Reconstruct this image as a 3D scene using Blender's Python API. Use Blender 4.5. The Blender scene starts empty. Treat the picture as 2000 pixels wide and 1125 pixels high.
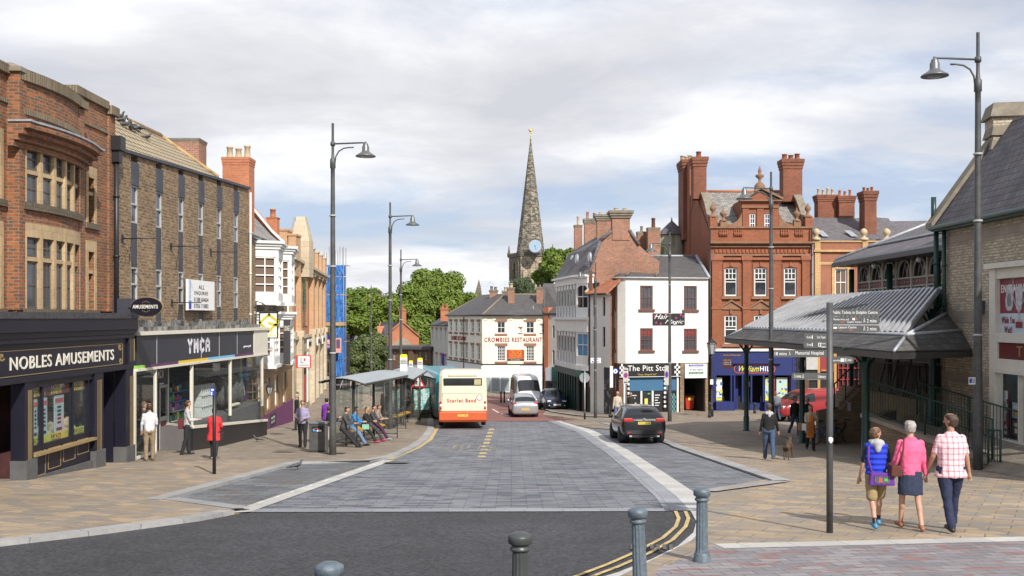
# Town centre street scene: camera and light first, then ground, buildings, street furniture, vehicles, people
import bpy,bmesh,math,random
from math import sin,cos,pi,radians,sqrt,atan2
from mathutils import Vector as V,Matrix as Mx
random.seed(7)
C=bpy.context;D=bpy.data;SC=C.scene;COL=SC.collection
FPX,CX,HY=2000.0,1000.0,620.0
cam_d=D.cameras.new('camera');cam=D.objects.new('camera',cam_d);COL.objects.link(cam)
cam_d.sensor_width=36;cam_d.lens=36;cam_d.shift_y=(HY-562.5)/2000.0
cam_d.clip_start=.1;cam_d.clip_end=6000
cam.location=(0,0,0);cam.rotation_euler=(pi/2,0,0);SC.camera=cam
SUN_AZ,SUN_EL=radians(25),radians(38)
sdir=V((sin(SUN_AZ)*cos(SUN_EL),-cos(SUN_AZ)*cos(SUN_EL),sin(SUN_EL)))
sl=D.lights.new('sun','SUN');sl.energy=5.0;sl.angle=radians(1.0);sl.color=(1,.945,.875)
so=D.objects.new('sun',sl);COL.objects.link(so);so.rotation_euler=(-sdir).to_track_quat('-Z','Y').to_euler()
wd=D.worlds.new('World');SC.world=wd;wd.use_nodes=True
nt=wd.node_tree;nt.nodes.clear()
def wn(t,**k):
 n=nt.nodes.new(t)
 for a,b in k.items():setattr(n,a,b)
 return n
wo=wn('ShaderNodeOutputWorld');bg=wn('ShaderNodeBackground');bg.inputs[1].default_value=.094
sky=wn('ShaderNodeTexSky',sky_type='NISHITA',sun_disc=False,sun_elevation=SUN_EL,sun_rotation=pi-SUN_AZ,air_density=1.0,dust_density=1.0,ozone_density=2.0)
tc=wn('ShaderNodeTexCoord');sp=wn('ShaderNodeSeparateXYZ');nt.links.new(tc.outputs['Generated'],sp.inputs[0])
def wmath(op,a,b=None,c=None):
 n=wn('ShaderNodeMath',operation=op)
 for i,x in enumerate((a,b,c)):
  if x is None:continue
  if isinstance(x,(int,float)):n.inputs[i].default_value=x
  else:nt.links.new(x,n.inputs[i])
 return n.outputs[0]
zz=wmath('ADD',wmath('MAXIMUM',sp.outputs[2],0),.16)
cb=wn('ShaderNodeCombineXYZ')
nt.links.new(wmath('DIVIDE',sp.outputs[0],zz),cb.inputs[0]);nt.links.new(wmath('DIVIDE',sp.outputs[1],zz),cb.inputs[1])
cb.inputs[2].default_value=3.7
def wnoise(scale,detail,rough,dist,stretch=(1,1,1),off=(0,0,0)):
 m=wn('ShaderNodeMapping');m.inputs['Scale'].default_value=stretch;m.inputs['Location'].default_value=off
 nt.links.new(cb.outputs[0],m.inputs[0])
 n=wn('ShaderNodeTexNoise');n.inputs['Scale'].default_value=scale;n.inputs['Detail'].default_value=detail
 n.inputs['Roughness'].default_value=rough;n.inputs['Distortion'].default_value=dist
 nt.links.new(m.outputs[0],n.inputs[0]);return n.outputs[0]
def wramp(x,stops):
 r=wn('ShaderNodeValToRGB');e=r.color_ramp.elements
 while len(e)<len(stops):e.new(.5)
 for i,(p,c)in enumerate(stops):e[i].position=p;e[i].color=(*c,1)
 nt.links.new(x,r.inputs[0]);return r.outputs[0]
cover=wramp(wnoise(.85,9,.56,.3,(.85,1,1),(2.3,.4,0)),[(.37,(.16,.16,.16)),(.49,(.80,.80,.80)),(.60,(1,1,1))])
shade=wramp(wnoise(1.3,9,.57,.25,(.85,1,1),(5.2,1.7,0)),[(.34,(6.9,7.05,7.6)),(.50,(8.5,8.6,9.0)),(.62,(11.0,11.0,11.0))])
mx=wn('ShaderNodeMix',data_type='RGBA');nt.links.new(cover,mx.inputs[0])
bl=wn('ShaderNodeMix',data_type='RGBA');bl.inputs[0].default_value=.55
nt.links.new(sky.outputs[0],bl.inputs[6]);bl.inputs[7].default_value=(5.6,6.9,9.9,1)
nt.links.new(bl.outputs[2],mx.inputs[6]);nt.links.new(shade,mx.inputs[7])
nt.links.new(mx.outputs[2],bg.inputs[0]);nt.links.new(bg.outputs[0],wo.inputs[0])
SC.view_settings.view_transform='Standard';SC.view_settings.look='None'
SC.view_settings.exposure=0.06;SC.view_settings.gamma=1
SC.cycles.max_bounces=6;SC.cycles.diffuse_bounces=3;SC.cycles.glossy_bounces=3
SC.cycles.transparent_max_bounces=16;SC.cycles.transmission_bounces=4
try:SC.cycles.use_denoising=True
except Exception:pass
KN=[(-60,0),(0,-2.19),(25,-4.0),(40,-5.09),(45,-5.31),(50,-5.53),(55,-5.83),(60,-6.13),(65,-6.35),(75,-6.74),(85,-7.2),(100,-7.85),(115,-8.45),(150,-10.0),(200,-12.2),(300,-16),(600,-20),(4000,-22)]
def gz(y):
 for (a,p),(b,q)in zip(KN,KN[1:]):
  if y<=b:return p+(q-p)*(y-a)/(b-a)
 return KN[-1][1]
def G(px,py,off=0.0):
 lo,hi=4.0,900.0;s=(py-HY)/FPX
 for _ in range(60):
  m=(lo+hi)/2
  if gz(m)+off>-s*m:hi=m
  else:lo=m
 return V(((px-CX)/FPX*lo,lo,gz(lo)+off))
def Pt(px,py,d):return V(((px-CX)/FPX*d,d,(HY-py)/FPX*d))
MC={}
def NT(name):
 m=D.materials.new(name);m.use_nodes=True;t=m.node_tree;t.nodes.clear()
 o=t.nodes.new('ShaderNodeOutputMaterial');b=t.nodes.new('ShaderNodeBsdfPrincipled');t.links.new(b.outputs[0],o.inputs[0])
 def nd(ty,ins=None,**k):
  n=t.nodes.new(ty)
  for a,v in k.items():setattr(n,a,v)
  for a,v in (ins or {}).items():
   if isinstance(v,bpy.types.NodeSocket):t.links.new(v,n.inputs[a])
   else:n.inputs[a].default_value=v
  return n
 return m,t,b,o,nd
def speck(m,lo,hi,amt_lo,amt_hi,scale):
 t=m.node_tree;b=next(n for n in t.nodes if n.type=='BSDF_PRINCIPLED');src=b.inputs['Base Color'].links[0].from_socket
 tc=t.nodes.new('ShaderNodeTexCoord');v=t.nodes.new('ShaderNodeTexVoronoi');v.inputs['Scale'].default_value=scale;t.links.new(tc.outputs['Object'],v.inputs['Vector'])
 sp=t.nodes.new('ShaderNodeSeparateColor');t.links.new(v.outputs['Color'],sp.inputs[0]);mr=t.nodes.new('ShaderNodeMapRange');t.links.new(sp.outputs[0],mr.inputs['Value'])
 for k,x in zip(('From Min','From Max','To Min','To Max'),(lo,hi,amt_lo,amt_hi)):mr.inputs[k].default_value=x
 n=t.nodes.new('ShaderNodeTexNoise');n.inputs['Scale'].default_value=.22;n.inputs['Detail'].default_value=6;n.inputs['Roughness'].default_value=.7;t.links.new(tc.outputs['Object'],n.inputs['Vector'])
 m2=t.nodes.new('ShaderNodeMapRange');t.links.new(n.outputs[0],m2.inputs['Value'])
 for k,x in zip(('From Min','From Max','To Min','To Max'),(.35,.65,.78,1.22)):m2.inputs[k].default_value=x
 mu=t.nodes.new('ShaderNodeMath');mu.operation='MULTIPLY';t.links.new(mr.outputs[0],mu.inputs[0]);t.links.new(m2.outputs[0],mu.inputs[1])
 vm=t.nodes.new('ShaderNodeVectorMath');vm.operation='SCALE';t.links.new(src,vm.inputs[0]);t.links.new(mu.outputs[0],vm.inputs['Scale']);t.links.new(vm.outputs[0],b.inputs['Base Color'])
def c4(c):return (c[0],c[1],c[2],1)
def noisecol(nd,col,scale,amt,src='Object',detail=4):
 tc=nd('ShaderNodeTexCoord');n=nd('ShaderNodeTexNoise',{'Vector':tc.outputs[src],'Scale':scale,'Detail':detail,'Roughness':.6})
 mr=nd('ShaderNodeMapRange',{'Value':n.outputs[0],'From Min':.25,'From Max':.75,'To Min':1-amt,'To Max':1+amt})
 vm=nd('ShaderNodeVectorMath',{0:col if isinstance(col,bpy.types.NodeSocket)else tuple(col[:3])},operation='SCALE')
 vm.inputs['Scale'].default_value=1
 vm.id_data.links.new(mr.outputs[0],vm.inputs['Scale'])
 return vm.outputs[0],n.outputs[0]
def mat(name,col,rough=.6,metal=0,ns=3.0,na=.12,bump=0,spec=.5,coat=0,emit=0,bscale=40,alpha=1):
 if name in MC:return MC[name]
 m,t,b,o,nd=NT(name)
 c,f=noisecol(nd,col,ns,na);t.links.new(c,b.inputs['Base Color'])
 b.inputs['Roughness'].default_value=rough;b.inputs['Metallic'].default_value=metal
 b.inputs['Specular IOR Level'].default_value=spec;b.inputs['Coat Weight'].default_value=coat
 b.inputs['Coat Roughness'].default_value=.06
 if emit:b.inputs['Emission Color'].default_value=c4(col);b.inputs['Emission Strength'].default_value=emit
 if bump:
  tc=nd('ShaderNodeTexCoord');n=nd('ShaderNodeTexNoise',{'Vector':tc.outputs['Object'],'Scale':bscale,'Detail':3})
  bp=nd('ShaderNodeBump',{'Height':n.outputs[0],'Strength':bump,'Distance':.02});t.links.new(bp.outputs[0],b.inputs['Normal'])
 MC[name]=m;return m
def brick(name,c1,c2,mortar,w=.235,h=.078,ms=.011,bias=0,stain=.25,sscale=.6,rough=.85,bump=.5,off=.5,third=None,tamt=.3,smooth=.2,rot=0,extra=None,src='UV'):
 """bricks, setts, flags or slates laid in metre UVs; third = a scattered third colour"""
 if name in MC:return MC[name]
 m,t,b,o,nd=NT(name)
 tc=nd('ShaderNodeTexCoord');vec=tc.outputs[src]
 if rot:vec=nd('ShaderNodeMapping',{'Vector':vec,'Rotation':(0,0,radians(rot))}).outputs[0]
 wob=nd('ShaderNodeTexNoise',{'Vector':vec,'Scale':1.3,'Detail':2})
 vm=nd('ShaderNodeVectorMath',{0:wob.outputs['Color']},operation='SCALE');vm.inputs['Scale'].default_value=h*.12
 va=nd('ShaderNodeVectorMath',{0:vec,1:vm.outputs[0]},operation='ADD')
 def bt(a,bb,mo):
  n=nd('ShaderNodeTexBrick',{'Vector':va.outputs[0],'Color1':c4(a),'Color2':c4(bb),'Mortar':c4(mo),'Scale':1,'Mortar Size':ms,'Mortar Smooth':smooth,'Bias':bias,'Brick Width':w,'Row Height':h})
  n.offset=off;n.offset_frequency=2;return n
 br=bt(c1,c2,mortar);col=br.outputs['Color']
 if third:
  sn=nd('ShaderNodeVectorMath',{0:vec,1:(1/w*.5,1/h*.5,1)},operation='MULTIPLY')
  wn_=nd('ShaderNodeTexNoise',{'Vector':sn.outputs[0],'Scale':1.7,'Detail':1})
  mr=nd('ShaderNodeMapRange',{'Value':wn_.outputs[0],'From Min':.62-tamt*.3,'From Max':.66-tamt*.3})
  fm=nd('ShaderNodeMath',{0:mr.outputs[0],1:br.outputs['Fac']},operation='SUBTRACT',use_clamp=True)
  mxn=nd('ShaderNodeMix',data_type='RGBA');t.links.new(fm.outputs[0],mxn.inputs[0]);t.links.new(col,mxn.inputs[6]);mxn.inputs[7].default_value=c4(third);col=mxn.outputs[2]
 c,f=noisecol(nd,col,sscale,stain,detail=6)
 c,f2=noisecol(nd,c,14,.12)
 if extra:c=extra(nd,t,c,vec)
 t.links.new(c,b.inputs['Base Color']);b.inputs['Roughness'].default_value=rough
 if bump:
  inv=nd('ShaderNodeMath',{0:1.0,1:br.outputs['Fac']},operation='SUBTRACT')
  bp=nd('ShaderNodeBump',{'Height':inv.outputs[0],'Strength':bump,'Distance':.012});t.links.new(bp.outputs[0],b.inputs['Normal'])
 MC[name]=m;return m
def blotch(col,lo,hi,scale,stretch=(1,1,1)):
 """real stains of their own shape (soot, moss, old repairs) mixed over a colour"""
 def f(nd,t,c,vec):
  tc=nd('ShaderNodeTexCoord');mp=nd('ShaderNodeMapping',{'Vector':tc.outputs['Object'],'Scale':stretch})
  n=nd('ShaderNodeTexNoise',{'Vector':mp.outputs[0],'Scale':scale,'Detail':7,'Roughness':.65})
  mr=nd('ShaderNodeMapRange',{'Value':n.outputs[0],'From Min':lo,'From Max':hi})
  mxn=nd('ShaderNodeMix',data_type='RGBA');t.links.new(mr.outputs[0],mxn.inputs[0])
  if isinstance(c,bpy.types.NodeSocket):t.links.new(c,mxn.inputs[6])
  mxn.inputs[7].default_value=c4(col);return mxn.outputs[2]
 return f
def glass(name,tint=(.03,.035,.04),rough=.04,var=.5):
 """window glass with a dim room behind it"""
 if name in MC:return MC[name]
 m,t,b,o,nd=NT(name)
 c,f=noisecol(nd,tint,.7,var);t.links.new(c,b.inputs['Base Color']);b.inputs['Roughness'].default_value=rough;b.inputs['Specular IOR Level'].default_value=.8
 tc=nd('ShaderNodeTexCoord');n=nd('ShaderNodeTexNoise',{'Vector':tc.outputs['Object'],'Scale':1.5,'Detail':1})
 bp=nd('ShaderNodeBump',{'Height':n.outputs[0],'Strength':.12,'Distance':.05});t.links.new(bp.outputs[0],b.inputs['Normal'])
 MC[name]=m;return m
def clear(name,tint=(.85,.9,.9),refl=1.0,op=.06):
 """thin clear pane that lets the view through and reflects by angle"""
 if name in MC:return MC[name]
 m,t,b,o,nd=NT(name);t.nodes.remove(b)
 tr=nd('ShaderNodeBsdfTransparent',{'Color':c4(tint)});gl=nd('ShaderNodeBsdfGlossy',{'Color':(1,1,1,1),'Roughness':.03})
 df=nd('ShaderNodeBsdfDiffuse',{'Color':(.5,.52,.52,1)})
 m1=nd('ShaderNodeMixShader',{0:op});t.links.new(tr.outputs[0],m1.inputs[1]);t.links.new(df.outputs[0],m1.inputs[2])
 ge=nd('ShaderNodeNewGeometry');dt=nd('ShaderNodeVectorMath',{0:ge.outputs['Normal'],1:ge.outputs['Incoming']},operation='DOT_PRODUCT')
 ab=nd('ShaderNodeMath',{0:dt.outputs['Value']},operation='ABSOLUTE');iv=nd('ShaderNodeMath',{0:1.0,1:ab.outputs[0]},operation='SUBTRACT')
 pw=nd('ShaderNodeMath',{0:iv.outputs[0],1:5.0},operation='POWER');fr=nd('ShaderNodeMath',{0:pw.outputs[0],1:.96,2:.04},operation='MULTIPLY_ADD')
 ml=nd('ShaderNodeMath',{0:fr.outputs[0],1:refl},operation='MULTIPLY',use_clamp=True)
 m2=nd('ShaderNodeMixShader',{0:ml.outputs[0]});t.links.new(m1.outputs[0],m2.inputs[1]);t.links.new(gl.outputs[0],m2.inputs[2])
 t.links.new(m2.outputs[0],o.inputs[0]);MC[name]=m;return m
class Fr:
 """upright frame: u along A->B in plan, v = height, w = outward (towards the street)"""
 def __init__(s,ax,ay,bx,by,out=None):
  s.A=V((ax,ay));d=V((bx,by))-s.A;s.L=d.length;s.d=d/s.L;n=V((s.d.y,-s.d.x))
  if out is not None:s.n=n if n.dot(V(out))>0 else -n
  else:s.n=n if n.dot(-(s.A+d/2))>0 else -n
 def p(s,u,v,w=0):q=s.A+s.d*u+s.n*w;return V((q.x,q.y,v))
 def u(s,px,w=0):
  k=(px-CX)/FPX;a=s.A+s.n*w;return (k*a.y-a.x)/(s.d.x-k*s.d.y)
 def z(s,px,py,w=0):a=s.A+s.n*w;return (HY-py)/FPX*(a.y+s.u(px,w)*s.d.y)
 def off(s,w,u=0):q=s.A+s.n*w+s.d*u;e=q+s.d*s.L;return Fr(q.x,q.y,e.x,e.y,out=s.n)
 def side(s,u,depth):
  q=s.A+s.d*u;e=q-s.n*depth;return Fr(q.x,q.y,e.x,e.y,out=(-s.d if u<s.L/2 else s.d))
WF=type('W',(),{})()
class World:
 def p(s,u,v,w=0):return V((u,w,v))
WORLD=World()
class MB:
 def __init__(s):s.v=[];s.f=[];s.m=[];s.sm=[];s.mi=0
 def add(s,vs,fs,smooth=False,mi=None):
  k=len(s.v);s.v+=[V(x)for x in vs]
  for f in fs:s.f.append([i+k for i in f]);s.m.append(s.mi if mi is None else mi);s.sm.append(smooth)
  return s
 def quad(s,*pts,mi=None):return s.add(pts,[list(range(len(pts)))],mi=mi)
 def hexa(s,p,mi=None):return s.add(p,[(0,3,2,1),(4,5,6,7),(0,1,5,4),(1,2,6,5),(2,3,7,6),(3,0,4,7)],mi=mi)
 def box(s,F,u0,u1,v0,v1,w0,w1,mi=None):
  return s.hexa([F.p(u0,v0,w0),F.p(u1,v0,w0),F.p(u1,v1,w0),F.p(u0,v1,w0),F.p(u0,v0,w1),F.p(u1,v0,w1),F.p(u1,v1,w1),F.p(u0,v1,w1)],mi)
 def slopebox(s,F,u0,u1,va0,va1,vb0,vb1,w0,w1,mi=None):
  return s.hexa([F.p(u0,va0,w0),F.p(u1,vb0,w0),F.p(u1,vb1,w0),F.p(u0,va1,w0),F.p(u0,va0,w1),F.p(u1,vb0,w1),F.p(u1,vb1,w1),F.p(u0,va1,w1)],mi)
 def prism(s,F,poly,w0,w1,mi=None):
  n=len(poly);vs=[F.p(a,b,w0)for a,b in poly]+[F.p(a,b,w1)for a,b in poly]
  return s.add(vs,[list(range(n))[::-1],list(range(n,2*n))]+[(i,(i+1)%n,n+(i+1)%n,n+i)for i in range(n)],mi=mi)
 def slab(s,pts,th,mi=None):
  pts=[V(p)for p in pts];nn=(pts[1]-pts[0]).cross(pts[2]-pts[0]).normalized()
  if nn.z<0:nn=-nn
  n=len(pts);q=[p-nn*th for p in pts]
  return s.add(pts+q,[list(range(n)),list(range(n,2*n))[::-1]]+[(i,(i+1)%n,n+(i+1)%n,n+i)for i in range(n)],mi=mi)
 def lathe(s,c,prof,n=16,smooth=True,axis=None,mi=None,cap=True):
  c=V(c);M=Mx.Identity(3)if axis is None else V(axis).normalized().to_track_quat('Z','Y').to_matrix()
  vs=[];k=len(prof)
  for r,z in prof:
   for i in range(n):a=2*pi*i/n;vs.append(c+M@V((r*cos(a),r*sin(a),z)))
  fs=[(j*n+i,j*n+(i+1)%n,(j+1)*n+(i+1)%n,(j+1)*n+i)for j in range(k-1)for i in range(n)]
  s.add(vs,fs,smooth,mi)
  if cap:
   b=len(s.v)-len(vs)
   for j in (0,k-1):
    if prof[j][0]>1e-4:s.f.append([b+j*n+i for i in range(n)]);s.m.append(s.mi if mi is None else mi);s.sm.append(False)
  return s
 def tube(s,pts,r,n=8,smooth=True,mi=None,cap=True):
  pts=[V(p)for p in pts];k=len(pts);rs=r if isinstance(r,(list,tuple))else [r]*k;vs=[]
  up=V((0,0,1));pa=None
  for i,p in enumerate(pts):
   t=(pts[min(i+1,k-1)]-pts[max(i-1,0)]).normalized()
   if pa is None:a=t.cross(up if abs(t.z)<.9 else V((1,0,0))).normalized()
   else:a=(pa-t*pa.dot(t)).normalized()
   pa=a;b=t.cross(a)
   for j in range(n):q=2*pi*j/n;vs.append(p+a*(cos(q)*rs[i])+b*(sin(q)*rs[i]))
  fs=[(j*n+i,j*n+(i+1)%n,(j+1)*n+(i+1)%n,(j+1)*n+i)for j in range(k-1)for i in range(n)]
  if cap:fs+=[tuple(range(n)),tuple(range((k-1)*n,k*n))]
  return s.add(vs,fs,smooth,mi)
 def ball(s,c,r,n=12,k=7,mi=None):
  r=(r,r,r)if isinstance(r,(int,float))else r;c=V(c);vs=[];fs=[]
  for j in range(k+1):
   ph=pi*j/k
   for i in range(n):a=2*pi*i/n;vs.append(c+V((r[0]*sin(ph)*cos(a),r[1]*sin(ph)*sin(a),r[2]*cos(ph))))
  fs=[(j*n+i,(j+1)*n+i,(j+1)*n+(i+1)%n,j*n+(i+1)%n)for j in range(k)for i in range(n)]
  return s.add(vs,fs,True,mi)
 def wall(s,F,u0,u1,v0,v1,holes=(),rev=.18,w=0,mi=None,rmi=None,top=None):
  """wall face with real openings; reveals go back by rev. top(u) gives a sloping top edge"""
  us=sorted({u0,u1,*[x for h in holes for x in h[:2]if u0<x<u1]});vs=sorted({v0,v1,*[x for h in holes for x in h[2:4]if v0<x<v1]})
  for a,b in zip(us,us[1:]):
   for c,d in zip(vs,vs[1:]):
    mu,mv=(a+b)/2,(c+d)/2
    if any(h[0]<mu<h[1]and h[2]<mv<h[3]for h in holes):continue
    d0=d1=d
    if top and d==v1:d0,d1=top(a),top(b)
    s.quad(F.p(a,c,w),F.p(b,c,w),F.p(b,d1,w),F.p(a,d0,w),mi=mi)
  for h in holes:
   a,b,c,d=h[:4];q=w-rev;r=rmi if rmi is not None else mi
   s.quad(F.p(a,c,w),F.p(a,d,w),F.p(a,d,q),F.p(a,c,q),mi=r);s.quad(F.p(b,c,w),F.p(b,c,q),F.p(b,d,q),F.p(b,d,w),mi=r)
   s.quad(F.p(a,d,w),F.p(b,d,w),F.p(b,d,q),F.p(a,d,q),mi=r);s.quad(F.p(a,c,w),F.p(a,c,q),F.p(b,c,q),F.p(b,c,w),mi=r)
  return s
 def text(s,F,txt,u0,u1,v0,v1,w=.01,th=.01,bold=0,shear=0,mi=None,flip=False):
  """lettering fitted to a rectangle of the frame"""
  vs,fs=textmesh(txt,bold,shear)
  if not vs:return s
  x0=min(p[0]for p in vs);x1=max(p[0]for p in vs);y0=min(p[1]for p in vs);y1=max(p[1]for p in vs);zm=max(p[2]for p in vs)or 1
  out=[]
  for p in vs:
   t=(p[0]-x0)/(x1-x0);
   out.append(F.p(u0+(u1-u0)*t,v0+(v1-v0)*(p[1]-y0)/(y1-y0),w+(th if p[2]>0 else 0)))
  return s.add(out,fs,mi=mi)
TM={}
def textmesh(txt,bold=0,shear=0):
 k=(txt,bold,shear)
 if k in TM:return TM[k]
 cu=D.curves.new('t','FONT');cu.body=txt;cu.extrude=.01;cu.offset=bold*.45;cu.shear=shear;cu.resolution_u=3;cu.space_character=1.04+bold*3
 ob=D.objects.new('t',cu);COL.objects.link(ob);C.view_layer.update()
 me=D.meshes.new_from_object(ob.evaluated_get(C.evaluated_depsgraph_get()))
 r=([tuple(v.co)for v in me.vertices],[tuple(p.vertices)for p in me.polygons])
 D.objects.remove(ob);D.curves.remove(cu);D.meshes.remove(me);TM[k]=r;return r
WM={}
def thing(name,label,cat,loc=(0,0,0),rz=0,group=None,kind=None):
 o=D.objects.new(name,None);COL.objects.link(o);o.empty_display_size=.2
 o.location=loc;o.rotation_euler=(0,0,rz);tag(o,label,cat,group,kind)
 WM[o]=Mx.Translation(V(loc))@Mx.Rotation(rz,4,'Z');return o
def tag(o,label=None,cat=None,group=None,kind=None):
 for k,v in (('label',label),('category',cat),('group',group),('kind',kind)):
  if v:o[k]=v
 return o
def auto_uv(me,coords):
 uv=me.uv_layers.new(name='UVMap').data
 for p in me.polygons:
  n=p.normal
  if abs(n.z)>.97:e1,e2=V((1,0,0)),V((0,1,0))
  else:
   e1=V((-n.y,n.x,0)).normalized()
   if abs(e1.x)>abs(e1.y):
    if e1.x<0:e1=-e1
   elif e1.y<0:e1=-e1
   e2=n.cross(e1)
   if e2.z<0:e2=-e2
  for li in p.loop_indices:
   q=coords[me.loops[li].vertex_index];uv[li].uv=(q.dot(e1),q.dot(e2))
def part(mb,name,mats,parent=None,label=None,cat=None,group=None,kind=None,bev=0,local=False):
 """link a mesh builder as ONE object. Vertices are in world space unless local"""
 me=D.meshes.new(name);me.from_pydata([tuple(v)for v in mb.v],[],mb.f)
 mats=mats if isinstance(mats,(list,tuple))else [mats]
 for m in mats:me.materials.append(m)
 me.polygons.foreach_set('material_index',mb.m);me.polygons.foreach_set('use_smooth',mb.sm)
 bm=bmesh.new();bm.from_mesh(me)
 if len(bm.faces)<60000:bmesh.ops.recalc_face_normals(bm,faces=bm.faces)
 bm.to_mesh(me);bm.free()
 auto_uv(me,mb.v)
 o=D.objects.new(name,me);COL.objects.link(o)
 if parent is not None:
  o.parent=parent
  if not local and parent in WM:me.transform(WM[parent].inverted())
  WM[o]=WM.get(parent,Mx.Identity(4))
 if bev:
  b=o.modifiers.new('bevel','BEVEL');b.width=bev;b.segments=2;b.limit_method='ANGLE';b.angle_limit=radians(40)
 return tag(o,label,cat,group,kind)
def solo(mb,name,mats,label,cat,at,group=None,kind=None,bev=0):
 """a thing that is one mesh; its origin is put at its base"""
 o=part(mb,name,mats,None,label,cat,group,kind,bev);at=V(at);o.data.transform(Mx.Translation(-at));o.location=at;return o
def copy_tree(o,parent=None):
 c=o.copy();COL.objects.link(c);c.parent=parent
 if o in WM:WM[c]=WM[o]
 for ch in list(o.children):copy_tree(ch,c)
 return c
def clone(src,loc,rz=0,label=None,group=None,scale=None):
 c=copy_tree(src);c.location=loc;c.rotation_euler=(0,0,rz)
 if scale:c.scale=(scale,)*3 if isinstance(scale,float)else scale
 if label:c['label']=label
 if group:c['group']=group
 return c
class MD(dict):
 def __missing__(s,k):return MC[k]
M=MD()
M['asphalt']=mat('asphalt',(.046,.046,.050),.85,ns=1.3,na=.16,bump=.5,bscale=70)
speck(MC['asphalt'],.0,1.0,.55,1.5,26)
M['far_ground']=mat('far_ground',(.14,.14,.12),.9)
M['setts']=brick('slate_setts',(.072,.080,.100),(.205,.212,.235),(.05,.053,.06),w=.60,h=.20,ms=.010,stain=.2,sscale=.5,rough=.68,third=(.22,.222,.23),tamt=.3,bump=.35,extra=blotch((.12,.12,.13),.58,.80,.35))
M['setts_dark']=brick('bay_setts',(.075,.088,.10),(.20,.215,.23),(.05,.055,.06),w=.60,h=.20,ms=.012,stain=.22,sscale=.6,rough=.75,third=(.15,.13,.11),tamt=.3)
M['buff']=brick('buff_flags',(.30,.225,.145),(.385,.295,.20),(.15,.12,.09),w=.62,h=.42,ms=.010,stain=.22,sscale=.35,rough=.85,third=(.25,.215,.175),tamt=.5,rot=28,extra=blotch((.30,.24,.17),.52,.72,.5))
M['buff_dull']=brick('dull_flags',(.235,.19,.14),(.285,.235,.18),(.14,.12,.095),w=.62,h=.42,ms=.010,stain=.22,sscale=.3,rough=.9,third=(.21,.175,.14),tamt=.35,rot=28)
M['kerb']=brick('granite_kerb',(.29,.285,.28),(.36,.355,.345),(.18,.18,.18),w=.92,h=3.1,ms=.010,stain=.15,sscale=1.2,rough=.8,off=.3)
M['kerb_pale']=brick('pale_granite',(.43,.42,.39),(.52,.51,.48),(.27,.26,.25),w=.75,h=.62,ms=.008,stain=.14,sscale=.8,rough=.8)
M['slate_band']=brick('slate_band',(.24,.25,.27),(.30,.31,.335),(.14,.14,.15),w=.7,h=.35,ms=.008,stain=.15,sscale=.6,rough=.7)
M['mosaic']=brick('mixed_setts',(.185,.175,.185),(.29,.265,.265),(.10,.095,.095),w=.40,h=.21,ms=.008,stain=.15,sscale=.8,rough=.8,third=(.25,.15,.14),tamt=.14,rot=-9,extra=None)
M['red_asphalt']=mat('red_asphalt',(.235,.105,.085),.9,ns=.8,na=.15,bump=.3,bscale=80)
M['yellow_line']=brick('yellow_paint',(.55,.41,.17),(.48,.36,.16),(.30,.25,.14),w=.3,h=.3,ms=.01,stain=.3,sscale=6,rough=.7,bump=0,extra=blotch((.16,.14,.11),.60,.68,9))
M['white_line']=brick('white_paint',(.68,.67,.62),(.60,.59,.56),(.5,.5,.48),w=.3,h=.3,ms=.01,stain=.3,sscale=6,rough=.7,bump=0,extra=blotch((.2,.2,.2),.58,.66,9))
M['iron']=mat('iron_cover',(.13,.115,.10),.7,metal=.2,na=.3)
YS=[k[0]for k in KN]
def sheet(name,poly,off,m,kind='structure',label=None,cat=None,skirt=0,px=True,parent=None,dense=None):
 """a polygon (picture points) laid on the terrain; skirt = height of its kerb face"""
 pts=[G(a,b,off)for a,b in poly]if px else [V((a,b,0))for a,b in poly]
 bm=bmesh.new();vs=[bm.verts.new((p.x,p.y,0))for p in pts]
 f=bm.faces.new(vs);bmesh.ops.triangulate(bm,faces=[f])
 y0=min(p.y for p in pts);y1=max(p.y for p in pts)
 for y in YS:
  if y0<y<y1:bmesh.ops.bisect_plane(bm,geom=bm.verts[:]+bm.edges[:]+bm.faces[:],plane_co=(0,y,0),plane_no=(0,1,0))
 for v in bm.verts:v.co.z=gz(v.co.y)+off
 if skirt:
  be=[e for e in bm.edges if len(e.link_faces)==1]
  r=bmesh.ops.extrude_edge_only(bm,edges=be)
  for v in [g for g in r['geom']if isinstance(g,bmesh.types.BMVert)]:v.co.z-=skirt
 bmesh.ops.recalc_face_normals(bm,faces=bm.faces)
 me=D.meshes.new(name);bm.to_mesh(me);bm.free()
 for p in me.polygons:
  if abs(p.normal.z)>.5 and p.normal.z<0:p.flip()
 me.materials.append(m)
 auto_uv(me,[v.co.copy()for v in me.vertices])
 o=D.objects.new(name,me);COL.objects.link(o)
 if parent:o.parent=parent
 return tag(o,label,cat,None,kind)
def band(pts,w,side=1,px=True,off=0):
 """strip polygon of ground width w beside a polyline (picture points) -> xy polygon"""
 q=[G(a,b,off).xy for a,b in pts]if px else [V(p)for p in pts]
 out=[]
 for i,p in enumerate(q):
  a=q[max(i-1,0)];b=q[min(i+1,len(q)-1)];t=(b-a).normalized();n=V((-t.y,t.x))*side;out.append(p+n*w)
 return [tuple(p)for p in q]+[tuple(p)for p in out[::-1]]
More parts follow.
